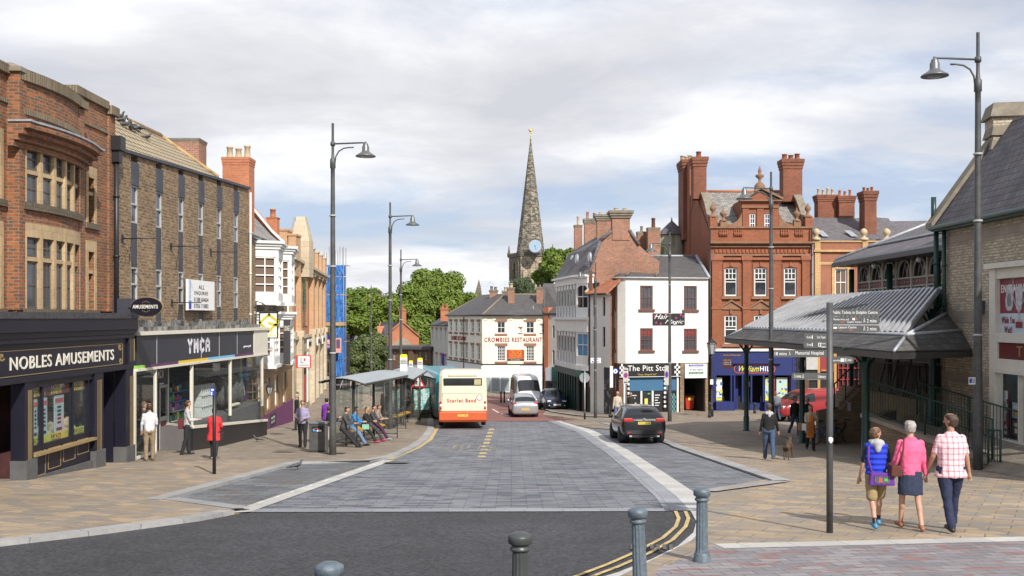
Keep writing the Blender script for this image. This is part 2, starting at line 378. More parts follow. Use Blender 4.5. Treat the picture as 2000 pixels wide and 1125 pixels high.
def strips(name,pts,w,off,m,side=1,skirt=0,px=True,kind='structure',parent=None):
 """as band, but cut segment by segment so bends stay clean (one mesh)"""
 q=[G(a,b,off).xy for a,b in pts]if px else [V(p)for p in pts]
 qq=[q[0]]
 for a,b in zip(q,q[1:]):
  ts=sorted((y-a.y)/(b.y-a.y)for y in YS if min(a.y,b.y)<y<max(a.y,b.y))if abs(b.y-a.y)>1e-6 else []
  qq+=[a+(b-a)*t for t in ts]+[b]
 mb=MB();L=0;row=[]
 for i,p in enumerate(qq):
  a=qq[max(i-1,0)];b=qq[min(i+1,len(qq)-1)];t=(b-a).normalized();n=V((-t.y,t.x))*side
  if i:L+=(p-qq[i-1]).length
  r=p+n*w;row.append((V((p.x,p.y,gz(p.y)+off)),V((r.x,r.y,gz(r.y)+off)),L))
 uvs=[]
 for (a,b,l0),(c,d,l1)in zip(row,row[1:]):
  mb.quad(a,c,d,b);uvs+=[(l0,0),(l1,0),(l1,w),(l0,w)]
  if skirt:z=V((0,0,-skirt));mb.quad(a,a+z,c+z,c);uvs+=[(l0,0),(l0,-skirt),(l1,-skirt),(l1,0)]
 me=D.meshes.new(name);me.from_pydata([tuple(v)for v in mb.v],[],mb.f);me.materials.append(m)
 uv=me.uv_layers.new(name='UVMap').data
 for i,u in enumerate(uvs):uv[i].uv=u
 for p in me.polygons:
  if abs(p.normal.z)>.5 and p.normal.z<0:p.flip()
 o=D.objects.new(name,me);COL.objects.link(o)
 if parent:o.parent=parent
 return tag(o,None,None,None,kind)
sheet('ground',[(-1500,-50),(1500,-50),(2500,3500),(-2500,3500)],-.06,M['far_ground'],px=False)
sheet('road',[(-60,-20),(60,-20),(60,23),(30,60),(-12,60),(-60,22)],-.004,M['asphalt'],px=False)
LK=[(-900,1230),(0,1057),(200,1034),(390,1009),(468,996)]
BAY=[(468,996),(315,975),(583,902),(722,899)]
LF=[(722,899),(775,889),(812,872),(836,856),(848,838),(846,818),(838,800),(826,786),(800,772)]
RB_IN=[(1060,812),(1095,824),(1148,845),(1200,885),(1260,930),(1320,975),(1346,998)]
sheet('carriageway_setts',[(722,899),(775,889),(812,872),(836,856),(848,838),(846,823),(1095,823),(1148,845),(1200,885),(1260,930),(1320,975),(1346,998),(462,999)],.0,M['setts'])
sheet('left_bay_setts',[(462,997),(315,975),(583,902),(722,899),(748,899)],.004,M['setts_dark'])
sheet('right_bay_setts',[(1060,812),(1170,826),(1300,868),(1496,938),(1372,958),(1372,998),(1320,975),(1260,930),(1200,885),(1148,845),(1095,824)],.004,M['setts'])
strips('threshold_band',[(462,1000),(1346,998)],.5,.008,M['slate_band'],side=1)
strips('bay_divider',[(452,998),(748,898)],.38,.012,M['kerb_pale'],side=-1)
strips('right_granite_band',[(1085,822),(1148,845),(1200,878),(1260,922),(1322,970),(1350,1000),(1360,1018),(1354,1040),(1324,1066),(1272,1092),(1205,1118),(1080,1155)],.50,.012,M['kerb_pale'],side=1)
strips('right_slate_band',[(1085,822),(1148,845),(1200,878),(1260,922),(1322,970),(1348,998)],.45,.008,M['slate_band'],side=-1)
PV=.07
sheet('left_pavement',[(-900,1225)]+LK[1:4]+[(458,994)]+BAY[1:3]+[(560,896),(-900,930)],PV,M['buff'])
sheet('left_far_pavement',[(560,896),(583,902),(722,899)]+LF[1:]+[(760,765),(600,765),(430,800),(-700,900),(-900,930)],PV,M['buff_dull'])
strips('left_kerb',LK[:-1]+[(458,996.5)],.30,PV+.004,M['kerb'],side=1,skirt=.1)
strips('bay_kerb_front',[(458,993),(315,974)],.38,PV+.007,M['kerb'],side=-1)
strips('bay_kerb',BAY[1:3]+[(724,898)]+LF[1:],.34,PV+.005,M['kerb'],side=1,skirt=.1)
sheet('right_pavement',[(1060,810),(1170,824),(1302,864),(1498,936),(1372,956),(1375,1010),(1375,1030),(1350,1056),(1290,1085),(1180,1140),(3400,1130),(3400,900),(2300,800),(1500,797),(1075,790)],.02,M['buff'])
sheet('market_pavement',[(1302,862),(1170,822),(1085,806),(1075,790),(1500,795),(2300,797),(2300,878),(1640,862),(1420,872)],.028,M['buff_dull'])
strips('right_bay_kerb',[(1170,825),(1304,866),(1512,938)],.42,.06,M['kerb'],side=1,skirt=.05)
strips('bay_end_kerb',[(1512,938),(1365,957)],.4,.05,M['kerb'],side=1)
strips('crossing_edge',[(1395,1062),(3200,1020)],.42,.030,M['kerb_pale'],side=-1)
sheet('block_paving',[(1395,1064),(3200,1022),(3400,1280),(1120,1280),(1290,1108)],.026,M['mosaic'])
sheet('red_junction',[(846,823),(1095,822),(1240,819),(1250,812),(1120,806),(1050,800),(1036,775),(985,768),(900,768),(830,790)],.004,M['red_asphalt'])
sheet('far_street',[(828,788),(905,770),(1040,770),(1050,800),(1060,790),(1072,768),(1050,755),(760,755),(700,770)],-.01,M['asphalt'])
sheet('corner_pavement',[(1050,794),(1075,803),(1130,811),(1250,816),(1330,812),(1500,800),(1500,770),(1050,770)],.08,M['buff_dull'],skirt=.1)
strips('corner_kerb',[(1048,793),(1075,803.5),(1130,811.5),(1250,816.5)],.3,.085,M['kerb'],side=1)
sheet('far_corner_pavement',[(905,772),(1048,772),(1062,778),(1062,765),(850,765)],.09,M['buff_dull'],skirt=.1)
sheet('crossing_island',[(1098,822),(1140,834),(1190,838),(1250,836),(1262,818),(1150,818)],.034,M['buff_dull'])
sheet('kerb_stone',[(428,1003),(490,999),(484,991),(440,993)],.018,M['kerb_pale'])
def yl(pts,w=.085,off=.010,m='yellow_line',side=1):return strips('painted_line',pts,w,off,M[m],side)
RYL=[(1316,998),(1322,1012),(1316,1028),(1290,1050),(1240,1076),(1180,1102),(1110,1128)]
yl(RYL,.065,.014);yl([(a+(19 if i<4 else 22),b+(4 if i>2 else 0))for i,(a,b)in enumerate(RYL)],.065,.014)
yl([(-300,1108),(0,1060),(150,1043),(280,1027),(400,1011)],.07,.004);yl([(-300,1114),(0,1063),(150,1046),(290,1028),(405,1012),(470,1003)],.07,.004)
yl([(768,897),(815,877),(845,858),(862,830)],.22,.006)
for i in range(9):yl([(933+i*2.6,893-i*6.6),(934.2+i*2.6,890-i*6.6)],.27,.006,side=-1)
for i in range(9):yl([(474+i*32,993.5-i*10.6),(486+i*32,989.5-i*10.6)],.07,.018,'white_line')
yl([(960,799),(972,806)],.14,.012,'white_line');yl([(978,808),(990,813)],.14,.012,'white_line')
class GF:
 def __init__(s,o,ux,uy):s.o=o;s.ux=ux;s.uy=uy
 def p(s,u,v,w=0):q=s.o+s.ux*u+s.uy*v;return V((q.x,q.y,gz(q.y)+w))
o0=G(868,882);gf=GF(o0.xy,V((1,0)),V((.05,1)))
b=MB();b.text(gf,'BUS',0,1.6,2.2,3.6,.008,.001,bold=.01);b.text(gf,'STOP',-.1,1.9,0,1.6,.008,.001,bold=.01)
M['worn_yellow']=brick('worn_yellow',(.36,.31,.17),(.33,.29,.17),(.2,.2,.18),w=.3,h=.3,ms=.01,stain=.3,sscale=6,rough=.7,bump=0,extra=blotch((.21,.22,.24),.46,.56,6))
o=part(b,'painted_lettering',M['worn_yellow'],kind='structure')
for (x,y)in ((655,890),(1400,868),(775,905),(555,887),(1272,1070)):
 g=G(x,y);b=MB()
 if x==1272:
  for i in range(7):b.quad(*[V((g.x+a,g.y+c,gz(g.y+c)+.016))for a,c in ((-.32+i*.09,-.22),(-.27+i*.09,-.22),(-.21+i*.09,.22),(-.26+i*.09,.22))])
 else:
  hz=.115 if x in (655,555)else .036
  b.quad(*[V((g.x+a,g.y+c,gz(g.y+c)+hz))for a,c in ((-.4,-.25),(.3,-.25),(.4,.25),(-.3,.25))])
 solo(b,'drain_grate' if x==1272 else 'inspection_cover',M['iron'],{655:'small rusty iron cover in the left pavement below the litter bin',1400:'dull iron cover in the pavement right of the black estate car',775:'dark cover in the setts at the end of the pale bay divider',555:'brown iron cover in the pavement below the man in the lilac shirt',1272:'black slotted drain grate beside the double yellow lines'}[x],'drain',g)
M['red_brick']=brick('red_brick',(.36,.115,.038),(.20,.065,.03),(.23,.165,.10),w=.24,h=.083,ms=.013,stain=.22,third=(.13,.07,.05),tamt=.35)
M['brown_brick']=brick('brown_brick',(.23,.145,.08),(.12,.075,.046),(.26,.20,.125),w=.27,h=.098,ms=.017,stain=.2,third=(.33,.22,.13),tamt=.25)
M['buff_brick']=brick('buff_brick',(.50,.37,.21),(.40,.28,.155),(.36,.28,.18),w=.11,h=.24,ms=.008,stain=.22,off=0)
M['orange_brick']=brick('orange_brick',(.50,.17,.08),(.40,.135,.06),(.42,.26,.17),w=.235,h=.08,ms=.008,stain=.18)
M['old_brick']=brick('old_brick',(.40,.15,.08),(.28,.10,.06),(.33,.27,.20),w=.24,h=.083,ms=.012,stain=.3,third=(.20,.11,.08))
M['cream_brick']=brick('cream_brick',(.58,.49,.35),(.46,.38,.27),(.25,.21,.16),w=.25,h=.088,ms=.012,stain=.16,third=(.36,.30,.22),tamt=.4)
M['buff_stone']=mat('buff_stone',(.50,.40,.26),.85,ns=2,na=.18,bump=.3)
M['grey_stone']=brick('dressed_stone',(.34,.28,.215),(.28,.235,.185),(.2,.17,.14),w=.6,h=.5,ms=.006,stain=.2)
M['plinth_stone']=mat('plinth_stone',(.10,.10,.10),.8,ns=4,na=.2)
M['dark_brick_sill']=brick('sill_brick',(.17,.13,.09),(.12,.09,.065),(.08,.07,.05),w=.075,h=.3,ms=.012,off=0)
M['coping']=brick('coping_brick',(.24,.19,.12),(.18,.14,.09),(.09,.07,.05),w=.085,h=.6,ms=.012,off=0)
M['lead']=mat('lead',(.36,.38,.41),.55,metal=.3,ns=6,na=.25)
M['navy']=mat('navy_paint',(.010,.010,.021),.45,ns=2,na=.1,spec=.4)
M['gold']=mat('gold_line',(.30,.22,.10),.5)
M['cream_letter']=mat('cream_lettering',(.80,.77,.66),.4)
M['black']=mat('black_paint',(.018,.018,.02),.4)
M['dark']=mat('dark_interior',(.022,.021,.022),.9)
M['blackmetal']=mat('black_iron',(.02,.02,.022),.45,spec=.5)
M['white_paint']=mat('white_paint_wood',(.78,.78,.75),.5,na=.05)
M['cream_paint']=mat('cream_paint_wood',(.68,.64,.54),.55,na=.07)
M['cream_wall']=mat('cream_render',(.80,.76,.63),.85,ns=.8,na=.06)
M['white_wall']=brick('painted_brick',(.80,.785,.73),(.77,.755,.70),(.70,.69,.64),w=.235,h=.08,ms=.008,stain=.07,sscale=.5,bump=.35,extra=blotch((.55,.53,.47),.68,.85,.6))
M['glass']=glass('window_glass')
M['glass_sky']=glass('bright_window_glass',(.06,.07,.085))
M['shop_glass']=clear('shop_glass',refl=.5,op=.03)
M['slate']=brick('roof_slate',(.105,.10,.105),(.145,.14,.145),(.05,.05,.05),w=.30,h=.22,ms=.010,stain=.2,third=(.17,.14,.15))
M['slate_old']=brick('old_slate',(.20,.19,.17),(.27,.25,.225),(.09,.085,.08),w=.34,h=.26,ms=.014,stain=.25,third=(.30,.29,.27))
M['pantile']=brick('pantiles',(.45,.17,.085),(.38,.14,.07),(.16,.07,.05),w=.26,h=.30,ms=.03,stain=.2,off=0)
M['buff_tile']=brick('concrete_tiles',(.42,.35,.22),(.37,.30,.19),(.12,.09,.06),w=.34,h=.37,ms=.055,stain=.15,off=.5)
M['terracotta']=mat('terracotta',(.42,.17,.09),.8,ns=5,na=.2)
M['buff_pot']=mat('buff_pot',(.50,.41,.27),.8,ns=5,na=.2)
M['stone_dark']=mat('weathered_stone',(.22,.19,.145),.9,ns=3,na=.3,bump=.4)
def window(par,F,u0,u1,v0,v1,d=.14,cols=1,rows=1,fm='white_paint',gm='glass',fr=.07,bar=.035,sash=True,sill=None,name='window',arch=0,toplight=None,blind=None):
 """window set back d behind the frame plane: part 'window' with sub-parts pane and sill"""
 b=MB();w0,w1=-d-.06,-d+.02
 b.box(F,u0,u0+fr,v0,v1,w0,w1);b.box(F,u1-fr,u1,v0,v1,w0,w1);b.box(F,u0+fr,u1-fr,v0,v0+fr,w0,w1);b.box(F,u0+fr,u1-fr,v1-fr,v1,w0,w1)
 vm=(v0+v1)/2
 if sash:b.box(F,u0+fr,u1-fr,vm-.03,vm+.03,w0+.01,w1+.01)
 if toplight:
  f_,c_,r_=toplight;vt=v1-(v1-v0)*f_;b.box(F,u0+fr,u1-fr,vt-.03,vt+.03,w0+.01,w1+.01)
  for i in range(1,c_):x=u0+fr+(u1-u0-2*fr)*i/c_;b.box(F,x-bar/2,x+bar/2,vt+.03,v1-fr,w0+.02,w1-.01)
  for j in range(1,r_):y=vt+(v1-vt)*j/r_;b.box(F,u0+fr,u1-fr,y-bar/2,y+bar/2,w0+.03,w1-.02)
 else:
  for i in range(1,cols):x=u0+fr+(u1-u0-2*fr)*i/cols;b.box(F,x-bar/2,x+bar/2,v0+fr,v1-fr,w0+.02,w1-.01)
  for j in range(1,rows):
   y=v0+(v1-v0)*j/rows
   if sash and abs(y-vm)<.03:continue
   b.box(F,u0+fr,u1-fr,y-bar/2,y+bar/2,w0+.025,w1-.02)
 o=part(b,name,M[fm],par)
 g=MB();g.box(F,u0+fr*.6,u1-fr*.6,v0+fr*.6,v1-fr*.6,w0+.005,w0+.03);part(g,'pane',M[gm],o)
 if blind:
  g=MB();g.box(F,u0+fr,u1-fr,v1-(v1-v0)*blind[0],v1-fr,w0+.032,w0+.036);part(g,'blind',M[blind[1]],o)
 if sill:
  h,pr,sm=sill;g=MB();g.box(F,u0-.12,u1+.12,v0-h,v0,-d,pr);part(g,'sill',M[sm],o,bev=.01)
 return o
def chimney(par,c,sx,sy,z0,z1,m,cap='stone_dark',pots=3,pm='terracotta',pot_h=.6,rz=0,flare=.12,pr=.11,cap_h=.28,row='x',pots_kind=None):
 """brick stack with a corbelled cap; pots are its sub-parts"""
 b=MB();c=V(c);cs,sn=cos(rz),sin(rz)
 class CF:
  def p(s,u,v,w=0):return V((c.x+u*cs-w*sn,c.y+u*sn+w*cs,v))
 f=CF();b.box(f,-sx/2,sx/2,z0,z1-cap_h,-sy/2,sy/2);o=part(b,'chimney',M[m],par)
 b=MB()
 for i,(q,e)in enumerate(((0,.35),(.33,.7),(.66,1))):b.box(f,-sx/2-flare*e,sx/2+flare*e,z1-cap_h*(1-q),z1-cap_h*(1-q)+cap_h*.36-.003,-sy/2-flare*e,sy/2+flare*e)
 part(b,'cap',M[cap],o)
 for i in range(pots):
  t=(i+.5)/pots-.5;a=f.p(t*sx if row=='x' else 0,z1,0 if row=='x' else t*sy);h=pot_h*(1,.85,1.08,.93)[i%4]
  part(MB().lathe(a,[(pr*1.05,-.05),(pr,.1),(pr*.85,h*.82),(pr*1.1,h*.86),(pr*1.1,h*.95),(pr*.8,h),(pr*.6,h),(pr*.6,h-.1)],10),'chimney_pot',M[pm],o)
 return o
def pipe(par,F,u,v0,v1,w=.1,r=.05,m='blackmetal',hopper=False,name='drainpipe'):
 b=MB();b.tube([F.p(u,v0,w),F.p(u,v1,w)],r,8)
 k=v0+.5
 while k<v1:b.tube([F.p(u,k,w),F.p(u,k+.07,w)],r*1.35,8);k+=1.8
 if hopper:b.box(F,u-.2,u+.2,v1-.1,v1+.32,w-.14,w+.2);b.box(F,u-.13,u+.13,v1-.45,v1-.1,w-.1,w+.13)
 return part(b,name,M[m],par)
NF=Fr(-12.05,16.0,-12.05,30.9);zN=gz(24)
b0=thing('corner_building','red brick building with a bulging mullioned bay above a dark navy amusements shopfront','building',(-12.05,24,zN))
u=NF.u;LB=NF.L
uB0,uB1=NF.u(38,.3),NF.u(163,.3)
PW=.22
def bowp(t,e=0):
 uu=uB0+(uB1-uB0)*t;w=PW+.24*sin(pi*min(max(t,0),1))**.8+e;return uu,w
class BowF:
 """frame that follows the bow: u is 0..1"""
 def __init__(s,e=0):s.e=e
 def p(s,uu,v,w=0):
  a,ww=bowp(uu,s.e);a2,w2=bowp(uu+.01,s.e);a1,w1=bowp(uu-.01,s.e);du,dw=a2-a1,w2-w1;l=sqrt(du*du+dw*dw)
  return NF.p(a-dw/l*w,v,ww+du/l*w)
BF=BowF()
zt=lambda px,py:NF.z(px,py)
zTop,zLow,zFas=6.02,5.62,-.16
wl=MB()
def curvebox(b,t0,t1,v0,v1,w0,w1,n=10,mi=None,v0b=None,F=BF):
 for i in range(n):
  a,c=t0+(t1-t0)*i/n,t0+(t1-t0)*(i+1)/n;b.box(F,a,c,v0,v1,w0,w1,mi)
w_u=(NF.z(100,300,.5),)
R2=(2.45,3.28,3.37,4.12);R1=(-.02,1.36,1.44,2.0)
R2=(NF.z(60,393,.5),NF.z(60,336,.5),NF.z(60,328,.5),NF.z(60,283,.5))
R1=(NF.z(60,603,.5),NF.z(60,508,.5),NF.z(60,500,.5),NF.z(60,461,.5))
zP=NF.z(60,140,.6)
def bowwall(v0,v1,mi=0):curvebox(wl,0,1,v0,v1,-.35,0,14,mi)
bowwall(.18,R1[0]-.14);bowwall(R1[3]+.34,R2[0]-.14);bowwall(R2[3]+.34,zP-.15)
for (a,bb)in ((0,.07),(.93,1)):curvebox(wl,a,bb,R1[0]-.14,R1[3]+.34,-.35,0,2);curvebox(wl,a,bb,R2[0]-.14,R2[3]+.34,-.35,0,2)
uR0,uR1=u(172),u(183)+.02
uL0,uL1=u(0)-1.2,u(0)-.02
hs=[(uR0,uR1,R1[0],R1[3]-.08),(uR0,uR1,R2[0]-.1,R2[3]-.15),(uL0,uL1,R1[0],R1[3]),(uL0,uL1,R2[0],R2[3])]
zSide=NF.z(190,203)
wl.wall(NF,uB1,LB,.18,zSide,hs[:2],.3);wl.wall(NF,0,uB0,.18,zSide-.38,hs[2:],.3)
wl.box(NF,uB0-.02,uB0+.35,.18,zP+.02,-.3,PW+.10);wl.box(NF,uB1-.35,uB1+.02,.18,zP-.1,-.3,PW+.10)
wl.box(NF,LB-.45,LB,.18,zSide-.1,-.3,.08);wl.box(NF,0,LB,-.5,.3,-.6,-.5)
wl.box(NF,0,LB,-4.2,zSide-.3,-9,-8.7);wl.box(NF,LB-.28,LB-.02,-4.2,zSide-.1,-9,-.3)
part(wl,'wall',M['red_brick'],b0)
b=MB()
curvebox(b,0,1,zP-.15,zP+.12,-.3,.10,14);curvebox(b,0,1,zP-.95,zP-.82,-.1,.05,14)
b.box(NF,uB1-.35,uB1+.08,zP-.15,zP+.05,-.3,PW+.2);b.box(NF,uB1+.09,LB-.5,zSide-.03,zSide+.2,-.3,.10);b.box(NF,LB-.5,LB+.05,zSide-.16,zSide+.1,-.35,.2)
b.box(NF,0,uB0-.03,zSide-.40,zSide-.18,-.3,.1);b.box(NF,uB1+.03,LB-.02,zSide-.75,zSide-.66,-.1,.05);b.box(NF,0,uB0-.03,zSide-1.1,zSide-1.0,-.1,.05)
part(b,'coping',M['coping'],b0)
b=MB();b.box(NF,uB0-.1,uB0+.42,zP+.02,zP+.13,-.3,PW+.16);q=NF.p(uB0+.16,zP+.16,0);b.lathe(q,[(.3,-.03),(.24,.03),(.08,.1),(0,.11)],10);part(b,'pier_cap',M['stone_dark'],b0)
b=MB()
zc=NF.z(100,262,.8)
for i,(dz,e)in enumerate(((-.42,.10),(-.28,.2),(-.14,.34),(0,.5))):curvebox(b,-.09,1.09,zc+dz,zc+dz+.137,-.05,e,16)
part(b,'cornice',M['red_brick'],b0)
b=MB();curvebox(b,-.1,1.1,zc+.14,zc+.19,-.02,.53,16);part(b,'lead_flashing',M['lead'],b0)
for (v0,vm0,vm1,v1)in (R1,R2):
 b=MB();curvebox(b,.065,.935,v1,v1+.34,-.3,.03,12)
 n=5;e=[(.07+.86*i/n)for i in range(n+1)]
 for i,t in enumerate(e):b.box(BF,max(t-.016,.066),min(t+.016,.934),v0,v1,-.10,.03)
 for t0,t1 in zip(e,e[1:]):b.box(BF,t0+.018,t1-.018,vm0,vm1,-.3,-.02)
 part(b,'stone_mullions',M['buff_brick'],b0)
 b=MB();curvebox(b,.05,.95,v0-.18,v0-.002,-.2,.10,12);part(b,'sill',M['dark_brick_sill'],b0)
 for t0,t1 in zip(e,e[1:]):
  fb=MB();gb=MB()
  for (a,c)in ((v0,vm0),(vm1,v1)):
   x0,x1=t0+.018,t1-.018;k=.012
   fb.box(BF,x0,x0+k,a,c,-.09,-.06);fb.box(BF,x1-k,x1,a,c,-.09,-.06);fb.box(BF,x0+k,x1-k,a,a+.06,-.09,-.06);fb.box(BF,x0+k,x1-k,c-.05,c,-.09,-.06)
   fb.box(BF,x0+k,x1-k,(a+c)/2-.02,(a+c)/2+.02,-.09,-.065)
   gb.box(BF,x0+.004,x1-.004,a+.02,c-.02,-.10,-.085)
  o=part(fb,'window',mat('grey_sash',(.09,.085,.08),.6),b0);part(gb,'pane',M['glass_sky'],o)
for h in hs:
 b=MB();b.box(NF,h[0]-.16,h[1]+.16,h[3]+.002,h[3]+.32,-.3,.02)
 b.box(NF,h[0]-.16,h[0]-.001,h[2],h[3],-.28,.018);b.box(NF,h[1]+.001,h[1]+.16,h[2],h[3],-.28,.018);vm=h[2]+(h[3]-h[2])*.66;b.box(NF,h[0],h[1],vm-.05,vm+.05,-.25,-.02)
 part(b,'window_surround',M['buff_brick'],b0)
 b=MB();b.box(NF,h[0]-.25,h[1]+.25,h[2]-.16,h[2]-.002,-.2,.08);part(b,'sill',M['dark_brick_sill'],b0)
 window(b0,NF,h[0],h[1],h[2],h[3],.27,2,4,'blackmetal','glass_sky',fr=.04,bar=.03,sash=False)
pipe(b0,NF,LB-.16,-.5,NF.z(211,280,.2),.18,.075,hopper=True)
b=MB();a=NF.p(LB-.1,4.95,.1);b.box(NF,0,LB-.02,zSide-.7,zSide-.6,-9,-.3);part(b,'roof',M['slate'],b0)
SF=Fr(-11.72,16.0,-11.64,31.35);us=SF.u
zc0,zc1=-.20,-.02
b=MB();LS=SF.L
b.box(SF,0,LS-.02,-.36,-.03,-.45,.20);b.box(SF,0,LS-.02,-.5,-.36,-.45,.13);b.box(SF,0,LS-.05,-.62,-.5,-.45,.1)
b.box(SF,0,LS-.42,-1.42,-.62,-.4,0);b.box(SF,0,LS,-1.56,-1.42,-.4,.07)
b.box(SF,LS-.42,LS,-1.42,-.5,-.4,.07)
xs={}
uA,uB,uC,uD=us(48),us(60),us(180),us(198)
uE,uFf=us(243),us(262)
uA=us(45)
for (a,c)in ((uA,us(62)),(us(182),us(199)),(us(243),LS)):b.box(SF,a,c,gz(30)-1.0 if False else -4.9,-1.56,-.3,.05)
b.box(SF,us(62),us(182),-4.9,SF.z(62,872)-.02,-.3,-.05)
b.box(SF,us(62),us(182),-1.72,-1.56,-.3,.0)
part(b,'shopfront',M['navy'],b0,bev=.008)
b=MB();b.box(SF,uA-.02,LS,-.03,.13,-.45,.23);part(b,'fascia_flashing',mat('sooty_lead',(.055,.055,.06),.7,ns=9,na=.5),b0)
b=MB();b.box(SF,0,uA,-.03,.13,-.45,.23);part(b,'fascia_flashing',MC['sooty_lead'],b0)
b=MB();f0,f1=us(6),us(239);g=.018
b.box(SF,0,f1,-.79,-.79+g,0,.008);b.box(SF,0,f1,-1.39,-1.39+g,0,.008);b.box(SF,f1,f1+g,-1.39,-.79,0,.009)
for (cu_,cv)in ((us(234),-.87),(us(236),-1.28),(us(3),-.9)):
 for k in range(9):a=k*.7;r=.03+.012*k;b.box(SF,cu_+r*cos(a)-.035,cu_+r*cos(a)+.035,cv+r*sin(a)*.8-.02,cv+r*sin(a)*.8+.02,0,.007+k*.001)
for (px0,px1,va,vb)in ((50,59,-4.35,-1.75),(186,196,-4.05,-1.75),(250,259,-4.0,-1.78),(249,260,-1.32,-.62)):
 for k in range(4):x=us(px0)+(us(px1)-us(px0))*(k+.5)/4;b.box(SF,x-.006,x+.006,va,vb,.05,.058+(.014 if vb>-1 else 0))
for k in range(4):
 x0,x1=us(64),us(179);a=x0+(x1-x0)*(k+.06)/4;c=x0+(x1-x0)*(k+.9)/4;v0=SF.z(62,915)+.012*k;v1=SF.z(62,880)
 v0=-3.92+.07*k-.0;v1=v0+.55-.07*k+.04
 for (q,r,s_,t_)in ((a,c,v0,v0+.02),(a,c,v1,v1+.02),(a,a+.02,v0,v1),(c-.02,c,v0,v1)):b.box(SF,q,r,s_,t_,-.05,-.04)
part(b,'gold_lining',M['gold'],b0)
b=MB();b.text(SF,'NOBLES AMUSEMENTS',us(19),us(222),-1.24,-.93,.0,.014,bold=.02);
for i_,v_ in enumerate(b.v):pass
part(b,'shop_lettering',M['cream_letter'],b0)
b=MB();uw0,uw1=us(62),us(181)
zs_=-3.33
b.box(SF,uw0,uw1+.05,zs_-.07,zs_,-.25,.10);part(b,'window_sill',M['gold'],b0)
b=MB();ms=[uw0+.03,us(87),us(146),us(176)]
for m_ in ms:b.box(SF,m_-.045,m_+.045,zs_,-1.7,-.13,-.04)
b.box(SF,uw0,uw1,zs_,zs_+.04,-.13,-.05);o=part(b,'shop_window',M['navy'],b0)
b=MB();b.box(SF,uw0,uw1,zs_,-1.7,-.09,-.085);part(b,'pane',M['shop_glass'],o)
M['poster_red']=mat('red_banner',(.24,.05,.03),.7);M['poster_yellow']=mat('yellow_poster',(.72,.62,.10),.6);M['poster_white']=mat('white_poster',(.55,.62,.66),.6);M['ink']=mat('printed_ink',(.03,.03,.04),.6)
b=MB();
for i_,(p0,p1)in enumerate(((64,84),(91,143),(149,173))):
 a,c=us(p0),us(p1);b.box(SF,a,c,-1.98,-1.72,-.12,-.105,0);b.box(SF,a+.05,c-.05,zs_+.08,zs_+.36,-.125,-.11,1)
 for (vv0,vv1,mi_)in ((-1.86,-1.74,1),(-1.97,-1.87,1)):b.text(SF,'PLAY SLOTS' if vv0>-1.87 else '& ROULETTE',(a+c)/2-.30,(a+c)/2+.30,vv0+.01,vv1,-.105,.004,bold=.02,mi=mi_)
 b.text(SF,'PLAY SLOTS',(a+c)/2-.28,(a+c)/2+.28,zs_+.23,zs_+.33,-.11,.004,bold=.02,mi=3);b.text(SF,'& ROULETTE',(a+c)/2-.28,(a+c)/2+.28,zs_+.11,zs_+.21,-.11,.004,bold=.02,mi=3)
for p0,p1 in ((76,84),(91,103),(117,135),(62.5,64)):
 a,c=us(p0),us(p1);b.box(SF,a,c,-2.98,-2.02,-.16,-.14,2);b.box(SF,a+.03,c-.03,-2.22,-2.10,-.14,-.136,4)
 for k in range(5):b.box(SF,a+(c-a)*.3,a+(c-a)*.7,-2.36-k*.1,-2.30-k*.1,-.14,-.136,3)
 b.box(SF,a+(c-a)*.2,a+(c-a)*.8,-2.94,-2.86,-.14,-.136,3)
part(b,'window_posters',[M['poster_red'],M['poster_yellow'],M['poster_white'],M['ink'],mat('poster_pink',(.6,.12,.1),.6)],b0)
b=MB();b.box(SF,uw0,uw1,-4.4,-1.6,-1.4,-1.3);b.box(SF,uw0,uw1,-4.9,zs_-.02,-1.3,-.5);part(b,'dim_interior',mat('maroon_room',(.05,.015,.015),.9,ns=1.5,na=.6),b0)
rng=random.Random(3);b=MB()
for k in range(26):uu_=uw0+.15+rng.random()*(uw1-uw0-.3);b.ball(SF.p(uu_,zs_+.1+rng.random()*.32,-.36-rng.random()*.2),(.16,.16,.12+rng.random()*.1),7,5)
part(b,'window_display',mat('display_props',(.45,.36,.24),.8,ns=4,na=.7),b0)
b=MB();
for (a,c,h0)in ((uA-.03,us(65)+.02,-4.9),(us(180),us(200),-4.9),(us(241),LS+.03,-4.9)):
 gtop=gz(SF.p((a+c)/2,0).y)+.55;b.box(SF,a,c,h0,gtop,-.3,.10);part(b,'plinth',M['plinth_stone'],b0);b=MB()
b.slopebox(SF,us(65)+.02,us(180)-.02,-4.9,gz(26.5)+.20,-4.9,gz(29.5)+.36,-.3,.03)
part(b,'plinth',M['plinth_stone'],b0)
b=MB();b.box(SF,.3,uA-.6,-4.9,-1.56,-1.6,-1.5);part(b,'entrance_recess',M['dark'],b0)
du0,du1=us(199)+.02,us(243)-.02
b=MB();b.box(SF,du0,du1,-4.9,-1.56,-1.25,-1.15);b.box(SF,du0,du0+.06,-4.9,-1.56,-1.15,-.3);b.box(SF,du1-.06,du1,-4.9,-1.56,-1.15,-.3);part(b,'door_recess',M['navy'],b0)
DF=SF.off(-.75);dz0,dz1=gz(31)+.1,-2.15
b=MB();b.box(DF,du0+.15,du1-.05,dz0,dz1,-.04,.04);b.box(DF,du0+.15,du1-.05,dz1+.05,-1.6,-.04,.03);do=part(b,'door',M['navy'],b0)
b=MB();b.box(DF,du0+.35,du1-.35,dz0+1.05,dz1-.35,.042,.05);part(b,'door_pane',mat('etched_glass',(.16,.17,.17),.3),do)
b=MB();
for k in range(3):b.text(DF,('CLUB','AT YOUR','AMUSEMENTS')[k],du0+.45,du1-.42,dz0+1.65-.18*k,dz0+1.77-.18*k,.05,.004,bold=.01)
